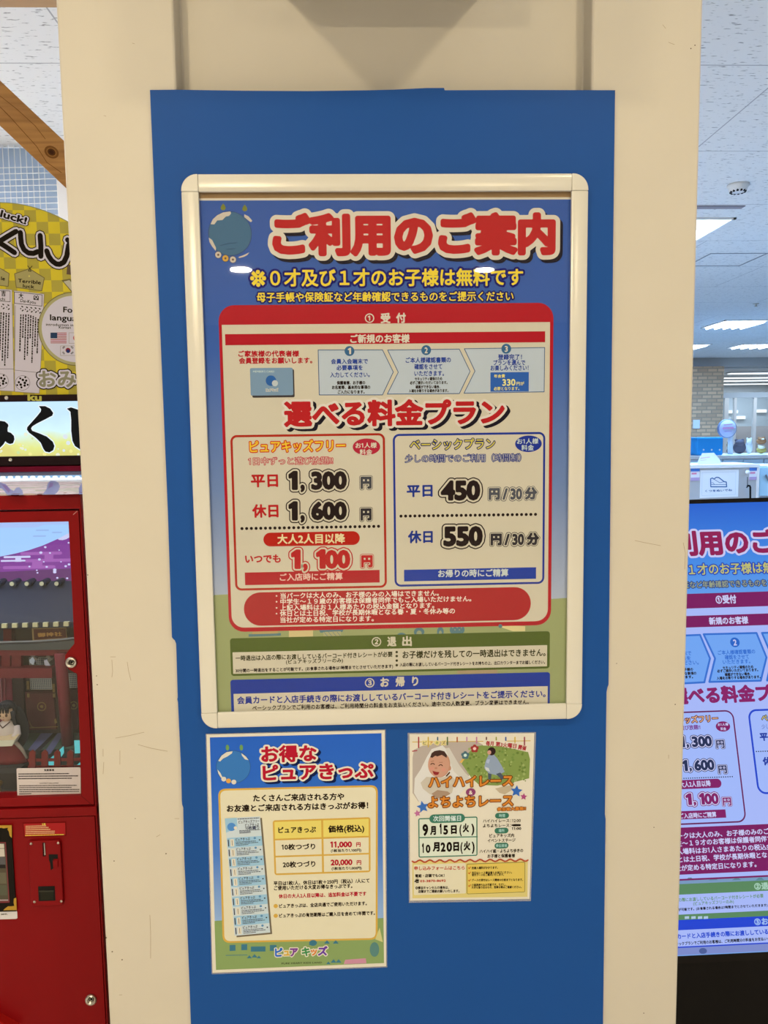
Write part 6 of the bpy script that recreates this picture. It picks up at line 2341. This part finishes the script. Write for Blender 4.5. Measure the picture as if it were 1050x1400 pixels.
T(b, cz, '吉', (1.8, 401.2, 8, 401.6), 7, INK, 4)
T(b, cz, 'Dai-Kyou', (28, 410.6, 49.2, 413.4), 4.6, INK, 4, cap=True)
T(b, cz, 'chi', (.4, 408.4, 7, 409), 4.6, INK, 4, cap=True)
rnd = random.Random(12)
for x, y0, y1 in ((52.4, 436, 484), (49, 434, 472), (45.6, 432, 495), (42.2, 431, 463), (39, 430, 486), (35.4, 430, 490), (32, 430, 462), (28.6, 430, 478), (12.2, 428, 488), (8.6, 428, 498), (5, 427, 492), (1.4, 427, 478)):
    y = y0
    while y < y1:
        h_ = rnd.uniform(1.4, 4)
        b.pp(cz, [(x - .9 - (y - 430) * .03, y), (x + .9 - (y - 430) * .03, y), (x + .9 - (y - 430) * .03, y + h_), (x - .9 - (y - 430) * .03, y + h_)], INK, 4)
        y += h_ + rnd.uniform(.4, 1.1)
for x, y in ((30, 422), (36.4, 423), (42.4, 423.6), (48.2, 424), (53.8, 425), (4, 419), (11, 420)):
    for dx, dy in ((0, -3), (1, -2.4), (-1.6, 0), (.6, 3), (1.6, 2.2)):
        b.disc(cz, x + dx, y + dy, .9, INK, 4, n=7)
b.stroke(cz, [(20, 506), (54, 509.6)], .45, INK, 4)
b.stroke(cz, [(-20, 504), (19, 504.6)], .45, INK, 4)
b.stroke(cz, [(21, 418), (20, 500)], .6, OLD, 4)
for x, y in ((31, 523.5), (1.5, 521)):
    for i in range(11):
        a = i * 2.4
        b.disc(cz, x + (3 + i * .55) * math.cos(a), y + (3 + i * .55) * math.sin(a), 1.9 - .06 * i, INK, 4 + .05 * i, n=9)
    pts = [(x + 10 * math.cos(a * math.pi / 12), y + 10 * math.sin(a * math.pi / 12)) for a in range(24)]
    b.stroke(cz, pts, .4, INK, 4, closed=True)
b.build()
b = Part('languages_roundel_print', hbo, 'printed cream roundel with small flags')
b.pp(cz, [(84, 383), (96, 381), (110, 398), (100, 402)], OLD, 3)
b.pp(cz, [(87, 385), (95, 383), (108, 399), (101, 401)], K(196, 178, 130, 'B'), 4)
b.pp(cz, [(92, 362), (99, 362), (99, 376), (91, 375)], K(110, 86, 58, 'B'), 3)
b.disc(cz, 102.4, 450, 50.4, OLD, 4.6, n=56)
b.disc(cz, 102.4, 450, 49.4, K(176, 160, 96, 'B'), 5, n=56)
b.disc(cz, 102.4, 450, 45.4, CRE2, 6, n=56)
T(b, cz, 'For', (86.5, 423, 105, 424), 8, INK, 8, w=.02, cap=True)
T(b, cz, 'languages', (68.4, 433.6, 124, 436), 8.2, INK, 8, w=.02, cap=True)
T(b, cz, 'introduction in', (63, 443.4, 100.4, 444.4), 3.8, INK, 8, w=.012, cap=True)
T(b, cz, 'Korean', (80.6, 447.4, 97, 447.8), 3.8, INK, 8, w=.012, cap=True)
for i in range(13):
    y0 = 454.8 + i * 14.6 / 13
    b.pp(cz, [(69.2, y0), (91.2, y0), (91.2, y0 + 1.13), (69.2, y0 + 1.13)], K(176, 84, 74, 'B') if i % 2 == 0 else CRE2, 8)
b.pp(cz, [(69.2, 454.8), (78.4, 454.8), (78.4, 462.6), (69.2, 462.6)], K(52, 66, 78, 'B'), 9)
b.stroke(cz, [(94.4, 455), (116, 455), (116, 469.4), (94.4, 469.4)], .35, OLD, 8, closed=True)
b.disc(cz, 105, 462.2, 4.8, K(186, 60, 50, 'B'), 8)
b.stroke(cz, [(82.8, 473), (104, 473), (104, 486), (82.8, 486)], .35, OLD, 8, closed=True)
b.disc(cz, 93.2, 479, 3.4, K(150, 50, 50, 'B'), 8)
b.disc(cz, 93.2, 480.2, 2.5, K(46, 56, 90, 'B'), 9)
for x, y, s_ in ((87.4, 475, 1), (99, 475, -1), (87.4, 482.6, -1), (99, 482.6, 1)):
    for j in (-1, 0, 1):
        b.stroke(cz, [(x - 1.5 + j * .6, y + 1.3 * s_ + j * .5 * s_), (x + 1 + j * .6, y - 1.3 * s_ + j * .5 * s_)], .45, INK, 8)
b.build()

# ------------------------------------------------------------------ timber play-house frame behind the machine
YT = 1.10
ctm = plane_y(YT)
A0, A1 = ctm.P(0, 138), ctm.P(88, 222)
dirv = (A1 - A0) / np.linalg.norm(A1 - A0)
M_PINE = wood_material('oiled_pine', (float(dirv[0]), float(-dirv[1])), (0.46, 0.23, 0.065), (0.26, 0.115, 0.03))
M_PINEH = wood_material('oiled_pine_level', (1, 0), (0.50, 0.30, 0.13), (0.38, 0.21, 0.08))
tf = thing('timber_frame', (-1.3, YT + .05, 0), 'brown pine play-house timbers with a slanting brace behind the fortune machine', 'timber frame')
b = Part('brace', tf)
up0, up1, lo0, lo1 = ctm.P(0, 110), ctm.P(87, 192), ctm.P(0, 172), ctm.P(88, 255)


def ext(a, bb, t_):
    return a + (bb - a) * t_


b.prism(ctm, [ext(up0, up1, -1.30), ext(up0, up1, 1.95), ext(lo0, lo1, 1.75), ext(lo0, lo1, -1.92)], -.07, 0, M_PINE)
br = b.build(bevel=.003)
b = Part('wood_knot', br, 'dark round knot')
ck_ = plane_y(YT - .0004)
for r_, c_, ly in ((1.0, (.19, .085, .025), 0), (.72, (.30, .14, .04), 1), (.55, (.09, .035, .012), 2), (.32, (.05, .018, .008), 3)):
    b.disc(ck_, 70.5, 208, 10.5 * r_, ('d', *c_, .5), ly, ry=8.2 * r_, n=22, rot=-.5)
b.stroke(ck_, [(0, 146), (14, 160), (30, 178), (50, 200), (64, 222), (84, 236)], .8, ('d', .16, .07, .02), 1)
b.stroke(ck_, [(0, 131), (24, 150), (48, 172), (62, 190)], .7, ('d', .16, .07, .02), 1)
b.build()
b = Part('top_beam', tf)
q0 = plane_y(YT + .09).P(0, 10.5)
q1 = q0 + np.array([0, .10])
b.box(-2.2, -.70, YT, YT + .09, q0[1], q1[1], M_PINEH)
b.build(bevel=.003)
b = Part('post', tf)
b.box(-.79, -.70, YT + .01, YT + .10, 0, q1[1], M_PINEH)
b.build(bevel=.003)

# ------------------------------------------------------------------ play net with white post behind the timbers
YN = 2.7
cn_ = plane_y(YN)
pn = thing('net_panel', (cn_.P(35, 260)[0], YN, 0), 'white climbing net over a pale blue panel, at far left above the yellow board', 'net panel')
b = Part('blue_panel', pn)
q0, q1 = cn_.P(-110, 172), cn_.P(72, 172)
zt_ = CEIL - .012
b.box(q0[0], q1[0], YN + .05, YN + .07, 0, zt_, ('d', .44, .58, .80, .6))
b.build()
b = Part('net', pn)
kx = cn_.px(40, 260)
for i in range(-14, 8):
    x = cn_.P(3 + 8.0 * i, 260)[0]
    if x < q1[0] - .02:
        b.tube([(x, YN + .02, .02), (x, YN + .018, 1.2), (x + .004, YN + .02, cn_.P(0, 196)[1])], .0022, ('d', .80, .84, .90, .7), 5)
z = cn_.P(0, 226)[1]
while z > .1:
    b.tube([(q0[0], YN + .02, z), ((q0[0] + q1[0]) / 2, YN + .016, z - .008), (q1[0], YN + .02, z)], .0022, ('d', .80, .84, .90, .7), 5)
    z -= 8.3 * kx
b.build()
b = Part('white_post', pn)
b.box(q1[0] + .002, q1[0] + .12, YN, YN + .12, 0, cn_.P(70, 150)[1], ('d', .86, .87, .90, .5))
b.build(bevel=.006)

# ------------------------------------------------------------------ leaning digital signboard at right
TILT, ROLL = 0.3025, 0.01
U0, V0 = np.array([1, 0, 0.0]), np.array([0, math.sin(TILT), math.cos(TILT)])
SU = U0 * math.cos(ROLL) + V0 * math.sin(ROLL)
SV = -U0 * math.sin(ROLL) + V0 * math.cos(ROLL)
SO = np.array([0.90862, 0.53328, 0.73016])
cv = Canvas(SO, SU, SV)
HW, HH = .31, .551
sg = thing('digital_signboard', (0.91, .40, 0), 'black leaning digital signboard showing the price guide, right of the pillar', 'digital sign')
b = Part('housing', sg)
zlow = -.765
b.prism(cv, [(-HW - .012, zlow), (HW + .012, zlow), (HW + .012, HH + .011), (-HW - .012, HH + .011)], -.055, -.002, ('d', .012, .011, .011, .35))
b.build(bevel=.003)
b = Part('bezel', sg)
bz = ('d', .016, .014, .014, .3)
for a in ((-HW - .012, -HW, -HH - .016, HH + .011), (HW, HW + .012, -HH - .016, HH + .011), (-HW, HW, HH, HH + .011), (-HW, HW, -HH - .016, -HH)):
    b.prism(cv, [(a[0], a[2]), (a[1], a[2]), (a[1], a[3]), (a[0], a[3])], -.002, .003, bz)
b.build()
b = Part('rear_strut', sg)
top = cv.world(0, -.1, -.055)
b.tube([tuple(top), (float(top[0]), float(top[1]) + .33, .012)], .016, M_BLACK, 10)
b.build(smooth=True)
b = Part('foot_plate', sg)
b.box(.62, 1.22, .20, .80, 0, .012, M_BLACK)
b.build(bevel=.003)

disp = Part('display', sg, 'glowing screen')
m, n, l = newmat('screen_sky_glow')
p_ = n['Principled BSDF']
tc = n.new('ShaderNodeTexCoord')
sp = n.new('ShaderNodeSeparateXYZ')
l.new(tc.outputs['Generated'], sp.inputs[0])
r = n.new('ShaderNodeValToRGB')
e = r.color_ramp.elements
e.new(.8)
for i, (pos, c_) in enumerate(((.70, E(120, 170, 236)), (.84, E(64, 138, 228)), (1.0, E(28, 94, 204)))):
    e[i].position = pos
    e[i].color = (*c_[1:], 1)
l.new(sp.outputs['Z'], r.inputs[0])
l.new(r.outputs[0], p_.inputs['Emission Color'])
p_.inputs['Emission Strength'].default_value = 1.0
p_.inputs['Base Color'].default_value = (.02, .02, .02, 1)
p_.inputs['Roughness'].default_value = .35
p_.inputs['Specular IOR Level'].default_value = .15
disp.poly(cv, [(-HW, -HH), (HW, -HH), (HW, HH), (-HW, HH)], m, 0)
disp.build()

SW, MG, MG2 = E(164, 182, 246), E(118, 8, 92), E(126, 14, 98)
SBL = E(44, 108, 206)
SNV = E(22, 40, 84)
SYL = E(186, 184, 110)
SBK = E(16, 22, 44)
LV = E(196, 198, 240)


def at(y, x=None):
    """left edge .. right edge of the display at photo height y (at x=990)"""
    v = cv.P(990, y)[1]
    return v


def bar(part, y0, y1, key, layer, x0=None, x1=None, m0=0.012):
    v0_, v1_ = at(y1), at(y0)
    ua = -HW + m0 if x0 is None else cv.P(x0, (y0 + y1) / 2)[0]
    ub = HW - m0 if x1 is None else cv.P(x1, (y0 + y1) / 2)[0]
    part.poly(cv, [(ua, v0_), (ub, v0_), (ub, v1_), (ua, v1_)], key, layer)


p = Part('screen_heading', sg)
T(p, cv, 'ご利用のご案内', (888, 745, 1127, 738.3), 30, E(140, 10, 80), 6, w=.05, out=[(.13, LV)])
T(p, cv, '※０才及び１才のお子様は無料です', (864, 781.2, 1101, 774.8), 14, SYL, 6, w=.02, out=[(.11, E(20, 62, 176))])
T(p, cv, '母子手帳や保険証など年齢確認できるものをご提示ください', (871, 801.8, 1110, 795.2), 8.6, E(150, 158, 130), 6, w=.014, out=[(.12, E(28, 60, 130))])
p.build()
p = Part('screen_reception', sg)
bar(p, 812, 1203, SW, 1, m0=.006)
bar(p, 810.4, 830.5, MG, 3, m0=.006)
T(p, cv, '①受付', (978.3, 820, 1006.6, 819.2), 10.5, LV, 5, w=.03)
bar(p, 840.6, 856.4, MG, 3, m0=.02)
T(p, cv, '新規のお客様', (969.3, 849.4, 1022.7, 847.8), 9.2, LV, 5, w=.025)
CHF = E(108, 162, 240)
for pts in ([(860, 872), (957, 868), (970.6, 900.2), (962.9, 932.8), (868, 938)], [(961.9, 867.2), (1034.2, 865.4), (1047.8, 898.7), (1040, 930.6), (969.7, 932.3), (977.5, 900.2)],
            [(1041.6, 865.4), (1128, 862), (1138, 926), (1048.6, 930.4), (1055.5, 898)]):
    p.pp(cv, pts, CHF, 3)
    p.stroke(cv, pts, 2.6, SBL, 4, closed=True)
p.disc(cv, 1004.6, 878.2, 6.6, E(24, 96, 196), 6)
T(p, cv, '2', (1002.2, 878.3, 1007, 878.1), 8, LV, 8, w=.03, cap=True)
for s, x0, y0, x1, h, c_, w_ in (('ご本人様確認書類の', 981.2, 892.4, 1032.3, 5.8, SBL, .01), ('確認をさせて', 990.7, 898.9, 1023.8, 5.8, SBL, .01), ('いただきます。', 988, 905.3, 1025.5, 5.8, SBL, .01),
                                 ('セキュリティ確保のため', 987.8, 913, 1029.8, 4, SBK, .03), ('必ずご提示いただいております。', 980.4, 917.6, 1036.3, 4, SBK, .03), ('確認ができない場合、', 990.7, 922.4, 1026.3, 4, SBK, .03), ('入場をお断りする場合があります。', 979.7, 927.4, 1039.6, 4, SBK, .03),
                                 ('会員入会端末で', 905, 894.3, 945, 5.8, SBL, .01), ('必要事項を', 908, 901, 944.5, 5.8, SBL, .01), ('入力してください。', 903, 907.4, 955, 5.8, SBL, .01), ('保護者様、お子様の', 908, 916.4, 947.4, 4, SBK, .03), ('お名前等、基本的な事項の', 902, 922, 952, 4, SBK, .03), ('ご入力になります。', 908, 926.6, 947.4, 4, SBK, .03)):
    T(p, cv, s, (x0, y0, x1, y0 - (x1 - x0) * .034), h, c_, 6, w=w_)
T(p, cv, '選べる料金プラン', (917, 952.6, 1099, 945.8), 20.5, E(132, 18, 100), 6, w=.05)
p.build()
p = Part('screen_plans', sg)
for quad, c_, th in (([(846, 976.5), (1001.4, 970.2), (1021.6, 1123.6), (868, 1131)], E(100, 12, 84), 2.0), ([(1021.4, 970.4), (1122, 966), (1143, 1081), (1036.6, 1087)], E(20, 66, 200), 2.6)):
    p.rrect(cv, quad, c_, 3, r=12)
    p.rrect(cv, quad, E(158, 182, 248), 4, r=12, grow=-th)
T(p, cv, 'ピュアキッズフリー', (899, 986.4, 981.4, 982), 9, E(222, 170, 130), 6, w=.02, out=[(.11, E(96, 40, 60))])
T(p, cv, '1日中ずっと遊び放題!!', (896, 997, 957.4, 994), 6, E(120, 70, 150), 6, w=.02)
p.disc(cv, 988.3, 993.2, 10.3, MG2, 5, ry=7)
T(p, cv, 'お1人様', (981, 990.8, 995.6, 990.2), 3.6, LV, 7)
T(p, cv, '料金', (985, 996.6, 992.6, 996.3), 3.8, LV, 7)


def sprice(s, seg, h, c_, oc, cap=True, w=.05):
    T(p, cv, s, seg, h, c_, 6, w=w, out=[(w + .11, oc), (w + .065, LV)], cap=cap)


for big, x0, y, dx in (('300', 945.6, 1013, 0), ('600', 949, 1045.4, 0)):
    sprice(big, (x0, y + .8, x0 + 27.4, y - .4), 13.4, SNV, SNV)
sprice('\ue001', (929, 1014.2, 936, 1014), 13.4, SNV, SNV)
sprice(',', (938, 1013.4, 941.6, 1013.4), 13.4, SNV, SNV, w=.03)
sprice('\ue001', (933, 1046.8, 940, 1046.6), 13.4, SNV, SNV)
sprice(',', (942, 1045.8, 945.4, 1045.8), 13.4, SNV, SNV, w=.03)
sprice('円', (979, 1017.4, 990, 1017), 10.6, SNV, SNV, cap=False, w=.03)
sprice('円', (982, 1052, 993.4, 1051.6), 10.6, SNV, SNV, cap=False, w=.03)
for i in range(44):
    x = 872 + i * 3
    p.disc(cv, x, 1066.4 - (x - 872) * .036, .9, SBK, 6, n=8)
p.rrect(cv, [(880, 1068.4), (985.6, 1064.6), (986.6, 1077), (882, 1080.8)], MG2, 5, r=6)
T(p, cv, '大人2人目以降', (929, 1072.8, 971.5, 1070.9), 7.6, LV, 7, w=.02)
sprice('\ue001', (937.4, 1092.8, 945.6, 1092.6), 14, MG2, MG2)
sprice(',', (947.6, 1092, 951.4, 1092), 14, MG2, MG2, w=.03)
sprice('\ue00100', (956, 1092.2, 982.2, 1091.2), 14, MG2, MG2)
sprice('円', (988, 1096, 999.4, 1095.6), 10.8, MG2, MG2, cap=False, w=.03)
p.rrect(cv, [(880, 1111), (991.6, 1106.6), (992.8, 1117.8), (882, 1122.4)], MG2, 5)
T(p, cv, 'ご入店時にご精算', (929, 1115.8, 979.2, 1113.4), 6.8, LV, 7, w=.02)
T(p, cv, 'ベーシックプラン', (1041, 982, 1108, 978.4), 9, E(206, 190, 120), 6, w=.02, out=[(.10, SNV)])
T(p, cv, '少しの時間でのご利用（時間制）', (1041, 993.6, 1118, 990), 6, E(120, 140, 210), 6, w=.02)
T(p, cv, '平日', (1038.4, 1007.6, 1060, 1006.6), 10, E(30, 60, 160), 6, w=.035)
T(p, cv, '休日', (1042.6, 1041, 1064, 1040), 10, E(30, 60, 160), 6, w=.035)
sprice('450', (1068, 1006.6, 1094, 1005.4), 13, SNV, SNV)
sprice('550', (1072, 1040, 1098, 1038.8), 13, SNV, SNV)
for dx, y in ((0, 1006), (4, 1039.4)):
    sprice('円/30分', (1098 + dx, y, 1124 + dx, y - 1), 8, SNV, SNV, cap=False, w=.03)
for i in range(30):
    p.disc(cv, 1034 + i * 3, 1027.4 - i * .1, .9, SBK, 6, n=8)
p.build()
p = Part('screen_notes', sg)
bar(p, 1129, 1193.2, MG, 3, m0=.012)
for s, x0, y0, x1, y1 in (('・当パークは大人のみ、お子様のみのご入場はできません。', 903, 1144.4, 1121, 1132.6), ('・中学生～１９才のお客様は保護者同伴でもご入場いただけません。', 902, 1154.8, 1150, 1141.2),
                          ('・上記入場料はお1人さまあたりの税込金額となります。', 902, 1165.8, 1110, 1154.4), ('・休日とは土日祝、学校が長期休暇となる春・夏・冬休み等の', 904, 1176.6, 1130, 1164.2), ('当社が定める特定日になります。', 915, 1187.8, 1034, 1181.4)):
    T(p, cv, s, (x0, y0, x1, y1), 7.6, LV, 5, w=.016)
bar(p, 1199, 1201.4, MG, 4, m0=.006)
bar(p, 1201.4, 1303, E(116, 150, 190), 1.5, m0=0)
GRN, GRD = E(84, 132, 92), E(96, 132, 112)
bar(p, 1206, 1256, GRN, 3, m0=.006)
for i in range(6):
    x = 905 + i * 32
    p.pp(cv, [(x, 1203.5), (x + 12, 1203), (x + 8, 1199.8), (x + 4, 1200)], E(84, 132, 150), 2)
T(p, cv, '②退出', (1031, 1212, 1060, 1210.6), 9, E(160, 200, 180), 5, w=.03)
bar(p, 1220.4, 1247.6, SW, 4, m0=.014)
T(p, cv, '一時退出は入店の際にお渡ししているバーコード付きレシートが必要', (893, 1232.2, 1043.6, 1224.6), 5, E(100, 142, 110), 6, w=.01)
T(p, cv, '(ピュアキッズフリーのみ)', (947.6, 1235.4, 1003, 1232.4), 4.8, E(100, 142, 110), 6, w=.01)
T(p, cv, '30分間の一時退出をすることが可能です。(お食事される場合は1時間までとさせていただきます)', (874, 1246.4, 1049, 1237.4), 3.8, SBK, 6, w=.02)
for x in (936, 945, 954, 962):
    p.pp(cv, [(x, 1256.4), (x + 6, 1256), (x + 6, 1252.4), (x, 1252.8)], E(170, 196, 220), 5)
bar(p, 1255, 1293, E(16, 62, 206), 4, m0=.006)
T(p, cv, '③お帰り', (1031, 1260.4, 1068, 1258.6), 9, E(150, 180, 236), 6, w=.03)
bar(p, 1268.8, 1291.2, SW, 5, m0=.014)
T(p, cv, '会員カードと入店手続きの際にお渡ししているバーコード付きレシートをご提示ください。', (911.6, 1281.2, 1178, 1266.6), 6.6, E(24, 70, 206), 7, w=.025)
T(p, cv, 'ベーシックプランでご利用のお客様は、ご利用時間分の料金をお支払いください。途中での人数変更、プラン変更はできません。', (915, 1291, 1153, 1277.4), 4.4, SBK, 7, w=.02)
bar(p, 1293, 1303, E(120, 136, 200), 2, m0=0)
p.disc(cv, 961, 1300, 6, E(70, 90, 150), 5, ry=4)
p.build()

bpy.data.objects.remove(_fo)
bpy.data.curves.remove(_fc)
